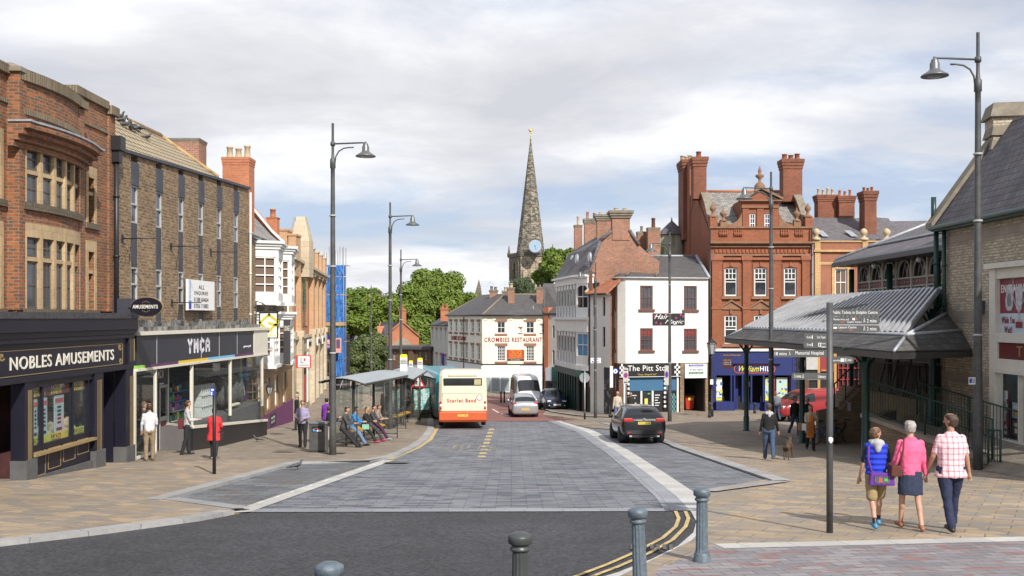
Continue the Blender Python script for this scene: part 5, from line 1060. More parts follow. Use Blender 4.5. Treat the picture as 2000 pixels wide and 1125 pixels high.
def tree(px,d,top_py,w,hc,label,seed,m=LM,n=16000,leaf=.27,group='trees on the far side',name='tree',base_py=None,droop=0,lumps=44):
 rng=random.Random(seed);x=Pt(px,0,d).x;top=(HY-top_py)/FPX*d;g=gz(d)if base_py is None else (HY-base_py)/FPX*d
 t=thing(name,label,'tree',(x,d,g),0,group)
 czc=top-hc/2;b=MB();tr_h=max(.5,czc-hc*.2-g);r=w*.035+.08
 b.tube([V((x,d,g-.2)),V((x+.1,d,g+tr_h*.5)),V((x,d,g+tr_h)),V((x+.2,d,czc+hc*.25))],[r*1.3,r,r*.8,r*.25],8)
 for k in range(9):a=rng.random()*6.3;q=w*.38;b.tube([V((x,d,g+tr_h*(.6+.4*rng.random()))),V((x+q*.45*cos(a),d+q*.45*sin(a),czc-hc*.1)),V((x+q*cos(a),d+q*sin(a),czc+hc*(.3*rng.random())))],[r*.5,r*.3,r*.08],5)
 part(b,'trunk',BARK,t)
 L=[]
 for k in range(lumps):
  a=rng.random()*6.28;el=rng.uniform(-.55,1.0);rr=rng.uniform(.5,.92)*(1-.22*abs(el))
  ce=sqrt(max(0,1-min(1,abs(el))**2));L.append((V((x+w/2*rr*ce*cos(a),d+w/2*rr*ce*sin(a),czc+hc/2*rr*el)),rng.uniform(.13,.30)*min(w,hc)*.62))
 L.append((V((x,d,czc)),.3*min(w,hc)))
 vs=[];fs=[];tot=sum(q[1]**2 for q in L)
 for c_,r_ in L:
  for k in range(int(n*1.5*r_*r_/tot)):
   v=V((rng.gauss(0,1),rng.gauss(0,1),rng.gauss(0,1))).normalized();rad=r_*(1.12-.62*rng.random()**1.5)
   p=c_+V((v.x*rad,v.y*rad,v.z*rad*.8-droop*rng.random()*rad))
   nn=(v+V((rng.uniform(-.8,.8),rng.uniform(-.8,.8),rng.uniform(-.2,1.0)))).normalized();a1=nn.cross(V((0,0,1))if abs(nn.z)<.9 else V((1,0,0))).normalized();a2=nn.cross(a1);ph=rng.random()*6.28
   e1=a1*cos(ph)+a2*sin(ph);e2=nn.cross(e1);s1=leaf*rng.uniform(.55,1.2);s2=s1*rng.uniform(.45,.8)
   if droop:e1=(e1+V((0,0,-1.6))).normalized();e2=nn.cross(e1).normalized()*.5
   i=len(vs);vs+=[p-e1*s1,p-e2*s2+nn*s1*.15,p+e1*s1,p+e2*s2+nn*s1*.15];fs.append((i,i+1,i+2,i+3))
 me=D.meshes.new('crown');me.from_pydata([tuple(WM[t].inverted()@v)for v in vs],[],fs);me.materials.append(m);o=D.objects.new('crown',me);COL.objects.link(o);o.parent=t
 return t
tree(850,178,508,11.5,14,'big bright green tree, tallest of the mass left of the spire',1,n=22000)
tree(800,172,535,10,13,'broad green tree left of the tallest tree, above the brick house chimney',2,n=17000)
tree(905,185,560,7.5,10,'rounded green tree between the tallest tree and the cream restaurant',3,n=11000)
tree(715,170,548,9,12,'green tree behind the second lamp post above the dark bush',4,n=15000)
tree(683,160,552,7,12,'green tree just right of the blue scaffold netting',5,n=11000)
tree(765,180,572,8,12,'green tree seen between the two middle lamp posts',6,n=11000)
tree(830,165,610,10,11,'lower green tree filling the gap beside the pale terraced house',16,m=LM,n=13000)
tree(640,175,575,8,12,'tree mostly hidden behind the blue scaffold',17,n=5000)
tree(718,108,640,5.2,6.0,'dark shaggy bush beside the long bus shelter',7,m=LB,n=16000,leaf=.16,name='bush',group=None,base_py=752)
tree(690,106,662,3.6,5.0,'smaller dark bush nearest the scaffold foot',8,m=LB,n=9000,leaf=.15,name='bush',group=None,base_py=755)
tree(1018,205,528,6.0,7.5,'drooping grey green willow in front of the church tower',9,m=LW,n=10000,leaf=.3,droop=.7,group=None)
tree(1095,190,472,7.2,9.5,'light green tree between the church tower and the black and white building',10,n=13000,leaf=.3,group=None)
tree(1065,196,512,4.5,5.5,'small green tree at the right corner of the church tower',18,n=6000,leaf=.3,group=None)
M['ow']=mat('oriel_white',(.80,.80,.76),.6,na=.08)
OL=Fr(*Pt(1086,0,79).xy,*Pt(1126,0,71.4).xy,out=(-1,-.2));ON=Fr(*Pt(1126,0,71.4).xy,*Pt(1150,0,70).xy,out=(-.3,-1))
w0=thing('oriel_building','narrow building of white oriel windows divided by black slots over a dark green shopfront','building',(4.8,79,gz(79)))
zc_,zb0,zb1,zl0=2.8,-.15,-1.0,-3.3
b=MB()
for F_ in (OL,ON):b.box(F_,0,F_.L,2.35,zc_,-.4,.1);b.box(F_,-.1,F_.L+.05,zc_,zc_+.15,-.4,.35);b.box(F_,-.1,F_.L+.05,zb0,zb0+.16,-.4,.35);b.box(F_,0,F_.L,zb1,zb0,-.4,.12);b.box(F_,0,F_.L,zl0-.35,zl0,-.4,.1)
part(b,'bands',M['ow'],w0)
b=MB();b.box(OL,0,OL.L,-7.5,2.4,-.6,-.42);b.box(ON,0,ON.L+.1,-6.8,2.4,-.8,-.42);part(b,'wall',M['black'],w0)
n=7
for i in range(n):
 for (z0,z1)in ((zb0+.16,2.35),(zl0,zb1)):
  a=OL.L*i/n;c=OL.L*(i+.42)/n;b=MB();b.box(OL,a+.12,c,z0+.75,z1-.35,-.38,-.05);b.box(OL,a+.1,c+.01,z0,z0+.7,-.38,.0);b.box(OL,a+.1,c+.02,z0+.7,z0+.8,-.38,.03);b.box(OL,a,c+.1,z1-.35,z1,-.38,.02);o=part(b,'oriel_pier',M['ow'],w0)
  g=MB();g.box(OL,a+.2,c-.12,z0+.85,z1-.4,-.05,-.03);part(g,'pane',M['glass'],o)
for (z0,z1,gm_)in ((zb0+.16,2.35,'glass'),(zl0,zb1,'blue_board')):
 M['blue_board']=mat('blue_board',(.10,.27,.45),.5,na=.05)
 b=MB();x0,x1=.12,ON.L-.06;q0_,q1_=z0+.62,z1-.1;b.wall(ON,0,ON.L,z0,z1,[(x0,x1,q0_,q1_)],.12,w=.05);part(b,'bay_wall',M['ow'],w0)
 window(w0,ON.off(.05),x0,x1,q0_,q1_,.05,2,1,'white_paint',gm_,fr=.06)
 if gm_=='glass':
  b=MB();pts=[(x0+.02,q1_-.42)]+[((x0+x1)/2-(x1-x0)/2*cos(t*pi/10),q1_-.42+.40*sin(t*pi/10))for t in range(11)]
  for (p_,q_)in zip(pts[1:],pts[2:]):b.prism(ON,[p_,q_,(q_[0],q1_+.01),(p_[0],q1_+.01)],.01,.06)
  part(b,'arch_head',M['ow'],w0)
b=MB();bF=Fr(*Pt(1150.5,0,70).xy,*Pt(1157,0,70).xy,out=(0,-1));b.box(bF,0,bF.L,-6.8,3.2,-1.5,.08);part(b,'brick_pier',mat('purple_brick',(.13,.06,.045),.9),w0)
M['dkgreen']=mat('dark_green_paint',(.008,.045,.035),.4)
SFo=OL.off(-.15);b=MB();b.box(SFo,0,OL.L+.8,-4.1,-3.66,-.2,.3)
for i in range(9):a=OL.L*i/8.5;b.box(SFo,a,a+.28,-7.6,-4.1,-.2,.06)
part(b,'shopfront',M['dkgreen'],w0)
b=MB();b.box(SFo,0,OL.L+.5,-7.6,-4.1,-.3,-.2);part(b,'shop_glazing',M['glass'],w0)
b=MB();
for px in (1128,1137,1147):a=ON.u(px);b.box(ON,a-.12,a+.12,-6.9,-3.66,-.35,-.05)
b.box(ON,0,ON.L+.3,-3.9,-3.66,-.4,.05);part(b,'black_columns',M['black'],w0)
m0,m1=OL.p(0,zc_+.15,.1),OL.p(OL.L,zc_+.15,.1);mN=ON.p(ON.L+.1,zc_+.15,.1)
u0_,u1_=OL.p(0,4.9,-1.0),OL.p(OL.L+.3,4.9,-1.2);t0_,t1_=OL.p(0,6.3,-3.2),OL.p(OL.L+.4,6.3,-3.2);uN=Pt(1173,0,70.6);uN.z=5.1;tN=Pt(1193,0,71);tN.z=6.0
b=MB();b.slab([m0,m1,u1_,u0_],.1);b.slab([u0_,u1_,t1_,t0_],.1);b.slab([m1,mN,uN,u1_],.1);b.slab([u1_,uN,tN,t1_],.1);ro=part(b,'roof',M['slate'],w0)
for i,(px,py,d)in enumerate(((1107,509,80),(1116,508,77),(1125,506,74),(1150,503,70))):
 c_=Pt(px,py,d);b=MB();b.lathe(c_,[(.24,0),(.24,.15)],16,axis=(1,.25,0));b.v=[V((v.x,v.y,c_.z+(v.z-c_.z)*1.5))for v in b.v];o=part(b,'roundel_dormer',M['lead'],w0)
 g=MB();g.lathe(c_-V((.03,.0,0)),[(.19,0),(.19,.02)],16,axis=(1,.25,0));g.v=[V((v.x,v.y,c_.z+(v.z-c_.z)*1.5))for v in g.v];part(g,'pane',mat('pale_roundel',(.55,.56,.58),.3),o)
gF=Fr(*Pt(1150,0,70.3).xy,*Pt(1292,0,70.3).xy,out=(0,-1));gu=gF.u;gzz=lambda py:gF.z(1150,py)
b=MB();b.prism(gF,[(gu(1151),gzz(800)),(gu(1151),gzz(533)),(gu(1173),gzz(470)),(gu(1193),gzz(452)),(gu(1230),gzz(450)),(gu(1247),gzz(478)),(gu(1262),gzz(492)),(gu(1287),gzz(510)),(gu(1287),gzz(800))],-6,0);part(b,'gable_wall',M['old_brick'],w0)
b=MB()
for (a,c)in (((1150,534),(1172.5,470)),((1172.5,470),(1194,451)),((1229,449),(1248,478))):b.tube([gF.p(gu(a[0]),gzz(a[1]),.05),gF.p(gu(c[0]),gzz(c[1]),.05)],.12,5)
part(b,'verge',M['slate'],ro)
def CH(par,px,py0,py1,d,wpx,**k):
 p_=Pt(px,0,d);chimney(par,(p_.x,d,0),wpx/FPX*d,k.pop('sy',.9),(HY-py1)/FPX*d,(HY-py0)/FPX*d,k.pop('m','old_brick'),**k)
CH(w0,1211.5,413,470,70.8,34,pots=2,pm='buff_pot',pot_h=.25,flare=.25,cap_h=.5,pr=.15,sy=1.1)
CH(w0,1179,420,480,76,27,pots=2,pm='buff_pot',pot_h=.2,flare=.2,cap_h=.45)
CH(w0,1154,428,500,82,26,pots=2,pot_h=.6,flare=.1,cap_h=.4,sy=.9)
CH(w0,1129,440,500,86,15,pots=1,pm='buff_pot',pot_h=.8,flare=.05,cap_h=.2)
ob=thing('rear_stack','old brick rear wing with two stub chimneys between the red gable and the round turret','building',(Pt(1262,0,80).x,80,gz(80)))
CH(ob,1253,453,540,79,18,pots=1,pm='stone_dark',pot_h=.45,flare=.03,cap_h=.2,m='old_brick');CH(ob,1276,445,560,77.5,24,pots=1,pm='dark_red',pot_h=.75,flare=.03,cap_h=.2,pr=.15)
b=MB();F_=Fr(*Pt(1240,0,81).xy,*Pt(1335,0,81).xy,out=(0,-1));b.box(F_,0,F_.L,-7,4.0,-3,0);part(b,'wall',M['old_brick'],ob)
tr=thing('round_turret','mossy rendered turret with a conical slate cap beside the tall red chimney','turret',(Pt(1312,0,84).x,84,gz(84)))
cT=Pt(1312,0,84);cT.z=0;b=MB();b.lathe(cT,[(1.15,-5),(1.15,(HY-459)/FPX*84)],24);part(b,'wall',brick('mossy_render',(.40,.36,.27),(.36,.33,.25),(.3,.28,.2),w=2,h=2,ms=.01,bump=0,extra=blotch((.10,.12,.03),.50,.62,.8,(1,1,.2))),tr)
b=MB();b.lathe(cT,[(1.3,(HY-459)/FPX*84),(1.15,(HY-456)/FPX*84),(.08,(HY-432)/FPX*84),(.02,(HY-424)/FPX*84)],16,smooth=False);part(b,'roof',M['slate'],tr)
p0=thing('pantiled_house','white painted house with a small orange pantile roof squeezed beside the white corner shop','house',(5.9,67,gz(67)))
PF=Fr(*Pt(1153,0,69.7).xy,*Pt(1192,0,67.2).xy,out=(-.3,-1));pu=PF.u
ww=[(pu(a),pu(c),z0,z1)for a,c in ((1158.5,1163.5),(1177,1182))for z0,z1 in ((.1,1.35),(-1.95,-.62))]
b=MB();b.wall(PF,0,PF.L,-4.6,1.6,ww,.12);b.box(PF,0,pu(1180),-7,-4.6,-.3,0);b.box(PF,pu(1180),PF.L,-4.6,-3.2,-.2,.02);part(b,'wall',M['white_wall'],p0)
for h in ww:window(p0,PF,*h,.1,1,2,'brown_sash','glass',fr=.05)if 'brown_sash' in M else None
M['brown_sash']=mat('brown_sash',(.13,.055,.04),.5)
for h in ww:window(p0,PF,*h,.1,1,2,'brown_sash','glass',fr=.05)
b=MB();a=PF.p(-.2,1.6,.3);c=PF.p(PF.L,1.6,.3);b.slab([a,c,Pt(1245,512,72),Pt(1200,512,73.5)],.12);ro=part(b,'roof',M['pantile'],p0)
b=MB();b.tube([PF.p(-.15,1.7,.3),Pt(1202,511,73.3)],.10,5);part(b,'verge',M['buff_stone'],ro);b=MB();b.tube([PF.p(-.2,1.55,.36),PF.p(PF.L,1.55,.36)],.07,6);part(b,'gutter',M['black'],p0)
b=MB();b.box(PF,pu(1181),PF.L-.02,-6.9,-3.3,-.1,.06);part(b,'boarded_doorway',brick('graffiti_board',(.06,.06,.065),(.05,.05,.055),(.03,.03,.03),w=1,h=2,stain=.3,extra=blotch((.30,.29,.28),.56,.60,2.2)),p0)
SFx=Fr(*Pt(1152,0,66.5).xy,*Pt(1176,0,66.5).xy,out=(0,-1));b=MB();b.box(SFx,SFx.u(1153.5),SFx.u(1173.5),SFx.z(1160,709),SFx.z(1160,699),-.06,.06,0);b.text(SFx,'HAIR',SFx.u(1158),SFx.u(1169),SFx.z(1160,703.4),SFx.z(1160,700.2),.06,.01,bold=.03,mi=1);b.text(SFx,'MAGIC',SFx.u(1156),SFx.u(1171),SFx.z(1160,708),SFx.z(1160,704.6),.06,.01,bold=.03,mi=1)
solo(b,'projecting_sign',[M['white_paint'],MC['navy_blue']],'small white HAIR MAGIC sign projecting over the dark shopfronts','sign',SFx.p(SFx.u(1163),SFx.z(1160,709),0))
v0=thing('corner_shop','white painted brick corner building with brown sash windows above The Pitt Stop shop','building',(10,72,gz(72)))
A2=Pt(1190,0,71.5).xy;B2_=Pt(1206,0,69.6).xy;C2=Pt(1222,0,69.2).xy;D2=Pt(1383,0,70.6).xy
V1=Fr(*A2,*B2_,out=(-1,-.5));V2=Fr(*B2_,*C2,out=(-.2,-1));V3=Fr(*C2,*D2,out=(0,-1));vu=V3.u;vz=lambda py:V3.z(1300,py)
zE=vz(541);zS=vz(709)
win=[(vu(1250),vu(1275),vz(604),vz(558)),(vu(1335.5),vu(1361),vz(605),vz(558)),(vu(1250),vu(1275),vz(684),vz(641)),(vu(1335.5),vu(1361),vz(685),vz(642))]
b=MB();b.wall(V3,0,V3.L,zS,zE,win,.16);b.wall(V2,0,V2.L,zS,zE);uw=(V1.L*.3,V1.L*.75)
sw1=[(uw[0],uw[1],vz(603),vz(562)),(uw[0],uw[1],vz(684),vz(641))];b.wall(V1,0,V1.L,zS,zE,sw1,.14);b.box(V3,V3.L-.2,V3.L,zS,zE,-6,-.2);part(b,'wall',M['white_wall'],v0)
for i,h in enumerate(win):window(v0,V3,*h,.08,3,4,'brown_sash','glass_sky',fr=.10,bar=.035,sill=(.16,.12,'brown_sash'),blind=((.36,'red_blind')if i>1 and M.setdefault('red_blind',mat('red_blind',(.20,.03,.03),.7))else None))
for h in sw1:window(v0,V1,*h,.08,1,4,'brown_sash','glass_sky',fr=.10,bar=.035,sill=(.16,.12,'brown_sash'))
rl,rr_=Pt(1262,500,75.5),Pt(1360,500,75.5);ea=[V1.p(0,zE,.15),V1.p(V1.L,zE,.15),V3.p(0,zE,.15),V3.p(V3.L*.35,zE,.15),V3.p(V3.L,zE,.15)]
b=MB();b.slab([ea[0],ea[1],rl],.08);b.slab([ea[1],ea[2],rl],.08);b.slab([ea[2],ea[3],rl.lerp(rr_,.3),rl],.08);b.slab([ea[3],ea[4],rr_,rl.lerp(rr_,.3)],.08);ro=part(b,'roof',MC['dark_slate_far'],v0)
b=MB();b.tube([rl,rr_],.09,5);b.tube([ea[4],rr_],.14,5);part(b,'lead_ridge',M['lead'],ro)
b=MB();b.tube([ea[2]+V((0,-.05,.1)),rl],.06,5);b.tube([ea[3]+V((0,-.05,.08)),rl.lerp(rr_,.3)],.06,5);b.tube([ea[1]+V((0,-.05,.1)),rl],.05,5);part(b,'hip_tiles',mat('hip_tile',(.16,.15,.13),.9),ro)
b=MB();b.tube([e_-V((0,0,.07))for e_ in (ea[0],ea[1],ea[2],ea[4])],.06,6);part(b,'gutter',M['greyframe'],v0)
b=MB();b.box(V3,vu(1274.5),vu(1337),vz(635),vz(612),0,.05,0);b.text(V3,'Hair',vu(1277),vu(1306),vz(623),vz(613.5),.05,.01,bold=.0,shear=.5,mi=1);b.text(V3,'Magic',vu(1298),vu(1335),vz(634),vz(624.5),.05,.01,bold=.0,shear=.5,mi=1)
for (px,py)in ((1281,630),(1290,632),(1300,614.5),(1320,621),(1329,615),(1334,618),(1278,617)):
 b.prism(V3,[(vu(px)+(.12 if k%2==0 else .05)*sin(k*pi/5),vz(py)+(.12 if k%2==0 else .05)*cos(k*pi/5))for k in range(10)],.05,.058,2)
part(b,'wall_sign',[M['black'],M['white_paint'],mat('magenta_star',(.35,.05,.14),.5)],v0)
b=MB();b.box(V1,0,V1.L,-7.2,zS,-.3,-.02);b.box(V2,0,V2.L,-7.2,zS,-.3,-.02);b.box(V3,0,vu(1209),-7,zS,-.3,-.02);part(b,'wall',mat('brown_lower_brick',(.15,.085,.06),.9,na=.2),v0)
b=MB();b.box(V3,vu(1328.5),vu(1336),-7,zS,-.3,-.01);b.box(V3,vu(1378),V3.L,-7,zS,-.3,-.01);b.box(V3,vu(1336),vu(1378),vz(713),zS,-.3,-.01);part(b,'wall',M['brown_brick'],v0)
Sg=V3.off(.12);x0,x1=vu(1208.5),vu(1327.5)
b=MB();b.box(V3,x0,x1,vz(735),vz(709.5),-.2,.12,0);b.box(V3,x0,x1,vz(735.5),vz(734.6),.12,.16,1)
for i in range(5):
 for j in range(3):
  for (a_,c_)in ((vu(1209),vu(1218)),(vu(1316),vu(1327))):
   if (i+j)%2:b.box(V3,a_+(c_-a_)*j/3,a_+(c_-a_)*(j+1)/3,vz(734)+(vz(710)-vz(734))*i/5,vz(734)+(vz(710)-vz(734))*(i+1)/5,.12,.13,1)
b.text(V3,'The Pitt Stop',vu(1225),vu(1306),vz(727),vz(713),.12,.02,bold=.005,mi=1);b.text(V3,'"Stop, Shop & Go"',vu(1244),vu(1281),vz(733),vz(729),.12,.02,bold=.01,mi=2);part(b,'fascia',[M['black'],M['white_paint'],mat('multi_gold',(.65,.45,.08),.5)],v0)
b=MB();b.box(V3,vu(1230),vu(1325),vz(763),vz(736),-.25,-.10);part(b,'roller_blind',mat('blue_blind',(.04,.13,.24),.6,na=.08),v0)
b=MB();b.box(V3,x0,x1,-7,vz(763),-.3,-.16,0)
for i in range(14):
 for (px,s_)in ((1226,3.4),(1297,4.2)):
  if i%2:b.box(V3,vu(px),vu(px+s_),vz(800)+(vz(738)-vz(800))*i/14,vz(800)+(vz(738)-vz(800))*(i+1)/14,-.1,.0,1)
  else:b.box(V3,vu(px),vu(px+s_),vz(800)+(vz(738)-vz(800))*i/14,vz(800)+(vz(738)-vz(800))*(i+1)/14,-.1,-.003,0)
for (px0,px1)in ((1232,1250),(1278,1296)):
 for k in range(5):b.box(V3,vu(px0)+.1,vu(px1)-.2-.08*(k%3),vz(771+k*5)-.05,vz(771+k*5),-.16,-.15,1)
for i in range(8):
 for j in range(4):
  if (i+j)%2:b.box(V3,vu(1312)+j*.09,vu(1312)+j*.09+.09,-6.5+i*.16,-6.34+i*.16,-.16,-.15,2)
part(b,'shopfront',[M['black'],M['white_paint'],mat('teal',(.12,.32,.33),.5)],v0)
b=MB();
for px in (1218,1251,1273,1322):b.box(V3,vu(px),vu(px+3.2),-7,vz(763 if px in (1251,1273)else 736),-.16,.02)
part(b,'white_posts',M['white_paint'],v0)
b=MB();b.box(V3,vu(1254.5),vu(1273),-7,vz(765),-.14,-.1,0);b.box(V3,vu(1260),vu(1266),vz(791),vz(778),-.1,-.09,1);b.box(V3,vu(1266),vu(1271),vz(770),vz(767),-.1,-.09,2);part(b,'door',[M['glass'],MC['yellow_poster'],mat('neon_green',(.1,.4,.1),.5)],v0)
b=MB();b.box(V3,vu(1336.5),vu(1378),-7,vz(712),-6,-5.9);b.box(V3,vu(1336.2),vu(1336.6),-7,zS,-6,-.3);b.box(V3,vu(1378),vu(1378.4),-7,zS,-6,-.3);part(b,'passage',M['dark'],v0)
b=MB();b.box(V3,vu(1337),vu(1380),vz(739),vz(711.5),0,.08,0);b.box(V3,vu(1344),vu(1373),vz(716),vz(712.5),.08,.09,1);b.box(V3,vu(1344),vu(1373),vz(731),vz(727),.08,.09,2)
b.text(V3,'The Northern Echo',vu(1346),vu(1371),vz(715.4),vz(713.1),.09,.006,mi=0);b.text(V3,'Arden News',vu(1346),vu(1372),vz(725),vz(720),.08,.01,bold=.01,mi=3)
for k,py in enumerate((718.6,735)):b.text(V3,('Tobacco Sweets Drinks','Open 7 Days A Week')[k],vu(1346),vu(1372),vz(py),vz(py-2),.08,.008,mi=3)
b.text(V3,'Newspaper Magazines',vu(1346),vu(1371),vz(730.4),vz(728),.09,.006,mi=0);part(b,'shop_sign',[mat('board_white',(.82,.82,.8)),MC['navy_blue'],mat('sign_green',(.02,.15,.08),.5),M['ink']],v0)
def wheelie(loc,rz,label,s=1.0,lid='red'):
 b=MB();L=V(loc);cs,sn=cos(rz),sin(rz)
 T=lambda x,y,z:L+V((x*cs-y*sn,x*sn+y*cs,z))*s
 t=thing('wheeled_bin',label,'bin',loc,0,'red wheeled bins in the passage')
 b.hexa([T(-.26,-.24,.08),T(.26,-.24,.08),T(.26,.24,.08),T(-.26,.24,.08),T(-.33,-.32,1.0),T(.33,-.32,1.0),T(.33,.32,1.0),T(-.33,.32,1.0)]);b.hexa([T(-.35,-.34,.96),T(.35,-.34,.96),T(.35,.34,.96),T(-.35,.34,.96),T(-.35,-.34,1.02),T(.35,-.34,1.02),T(.35,.34,1.02),T(-.35,.34,1.02)])
 part(b,'bin_body',mat('bin_red',(.55,.04,.02),.4),t,bev=.015)
 b=MB();b.hexa([T(-.36,-.36,1.025),T(.36,-.36,1.025),T(.36,.36,1.03),T(-.36,.36,1.03),T(-.30,-.30,1.10),T(.30,-.30,1.10),T(.30,.33,1.15),T(-.30,.33,1.15)]);part(b,'lid',mat('bin_lid',(.09,.06,.07),.5)if lid=='dark' else MC['bin_red'],t,bev=.01)
 for sx in (-.24,.24):part(MB().lathe(T(sx,-.2,.08),[(.08,-.03),(.08,.03)],12,axis=(1,0,0)),'wheel',M['black'],t)
 if lid=='dark':part(MB().hexa([T(-.12,-.33,.72),T(.2,-.33,.72),T(.2,-.30,.72),T(-.12,-.3,.72),T(-.12,-.335,.9),T(.2,-.335,.9),T(.2,-.31,.9),T(-.12,-.31,.9)]),'sticker',MC['yellow_poster'],t)
wheelie(G(1346,801,.08),0,'red wheeled bin with a dark lid and yellow sticker',1.0,'dark');wheelie(G(1370,801,.08),.1,'red wheeled bin with a red lid, right of the dark lidded one',.98)
M['bank']=brick('bank_brick',(.30,.098,.045),(.235,.075,.036),(.28,.155,.09),w=.23,h=.08,ms=.006,stain=.2,sscale=.45,extra=blotch((.50,.30,.22),.68,.80,1.2))
M['bank_dark']=brick('bank_dark',(.24,.082,.045),(.17,.06,.036),(.22,.13,.08),w=.23,h=.08,ms=.006,stain=.3,extra=blotch((.07,.04,.03),.60,.75,.9));M['bank_trim']=mat('red_terracotta',(.28,.095,.046),.7,ns=2,na=.2);M['bank_stone']=mat('brown_sandstone',(.24,.13,.075),.85,ns=2,na=.25)
DB=72.5;BK=Fr(*Pt(1387,0,DB).xy,*Pt(1586,0,DB).xy,out=(0,-1));bu=BK.u;bz=lambda py:BK.z(1480,py)
k1=thing('bank_building','tall red brick building with three bays, balustrade, central dormer and big chimneys','building',((BK.A.x+3.5),DB,gz(DB)))
bw=[(bu(a),bu(c),bz(y0),bz(y1))for a,c in ((1415,1440),(1473,1498),(1531,1556))for y0,y1 in ((578,523),(671,616))]
b=MB();b.wall(BK,0,BK.L,bz(682),bz(446),bw,.16);b.box(BK,.05,.25,-7,bz(446),-12.8,-.2);b.box(BK,BK.L-.25,BK.L-.05,-7,bz(446),-9,-.2);b.box(BK,0,BK.L,-7,bz(682),-2.4,-2.3);part(b,'wall',M['bank'],k1)
for h in bw:window(k1,BK,*h,.1,1,1,'white_paint','glass',fr=.09,bar=.05,toplight=(.40,3,2))
for (a,c)in ((1390,1409),(1450,1465.5),(1509,1524),(1566,1582)):
 b=MB();b.box(BK,bu(a),bu(c),bz(682),bz(508),0,.14);o=part(b,'pilaster',M['bank'],k1);b=MB();b.box(BK,bu(a)-.1,bu(c)+.1,bz(508),bz(500),0,.24);b.box(BK,bu(a)-.05,bu(c)+.05,bz(511),bz(508.1),0,.18);part(b,'capital',M['bank_trim'],o);b=MB();b.box(BK,bu(a)-.05,bu(c)+.05,bz(604),bz(600),0,.19);part(b,'string_course',M['bank_trim'],o)
b=MB()
for (y0,y1,w)in ((500,496,.2),(483,480,.18),(478,476,.3),(476,472.5,.42),(446,442.5,.12)):b.box(BK,-.05,BK.L+.05,bz(y0)+.002,bz(y1)-.002,-.2,w)
part(b,'cornice',M['bank_stone'],k1)
b=MB();n=24
for i in range(n):a=.35+(BK.L-.7)*i/n;b.box(BK,a,a+.18,bz(494),bz(487),0,.07)
part(b,'frieze_rosettes',mat('dark_terracotta',(.30,.085,.04),.7),k1)
for h in bw:
 b=MB();x0,x1,y0,y1=h
 if y1>2:b.box(BK,x0-.22,x1+.22,y1+.55,y1+.72,0,.2);b.box(BK,x0-.12,x0-.001,y0,y1+.3,0,.05);b.box(BK,x1+.001,x1+.12,y0,y1+.3,0,.05);b.prism(BK,[(x0-.12,y1+.3),(x0-.12,y1-.02),(x0+.1,y1+.02),((x0+x1)/2,y1+.07),(x1-.1,y1+.02),(x1+.12,y1-.02),(x1+.12,y1+.3)],-.1,.06)
 else:
  m_=(x0+x1)/2;b.prism(BK,[(x0-.25,y1+.42),(x1+.25,y1+.42),(x1+.25,y1+.52),(m_,y1+.98),(x0-.25,y1+.52)],0,.10);b.prism(BK,[(x0-.32,y1+.52),(m_,y1+1.0),(x1+.32,y1+.52),(x1+.32,y1+.62),(m_,y1+1.12),(x0-.32,y1+.62)],.0,.22)
 b.box(BK,(x0+x1)/2-.08,(x0+x1)/2+.08,y1+.1,y1+.38,.0,.12);part(b,'window_hood',M['bank_trim']if y1>2 else M['bank_stone'],k1)
 b=MB();b.box(BK,x0-.25,x1+.25,y0-.22,y0-.02,0,.2);part(b,'sill',M['bank_stone'],k1)
b=MB()
for (a,c)in ((1404,1421),(1433,1450),(1524,1541),(1552,1569)):
 b.box(BK,bu(a),bu(c),bz(461.5),bz(448),.0,.012,1)
 for k in range(5):x=bu(a)+(bu(c)-bu(a))*(k+.5)/5;b.lathe(BK.p(x,bz(461.5),.06),[(.05,0),(.055,.1),(.085,.2),(.04,.32),(.05,.47)],8,mi=0)
part(b,'balusters',[M['bank_trim'],M['dark']],k1)
ry=bz(363);rd=5.6
b=MB();b.slab([BK.p(0,bz(444),-.4),BK.p(BK.L,bz(444),-.4),BK.p(BK.L,ry+.25,-rd),BK.p(0,ry+.25,-rd)],.12);b.slab([BK.p(0,ry+.25,-rd),BK.p(BK.L,ry+.25,-rd),BK.p(BK.L,bz(450),-11.5),BK.p(0,bz(450),-11.5)],.12);ro=part(b,'roof',M['slate_old'],k1)
b=MB();b.tube([BK.p(0,ry+.3,-rd),BK.p(BK.L,ry+.3,-rd)],.12,6);part(b,'ridge_tiles',M['terracotta'],ro)
sc=lambda t:(-.2-t*4.9,bz(452)+(ry-bz(452))*(1-(1-t)**2.2)*.97+.2)
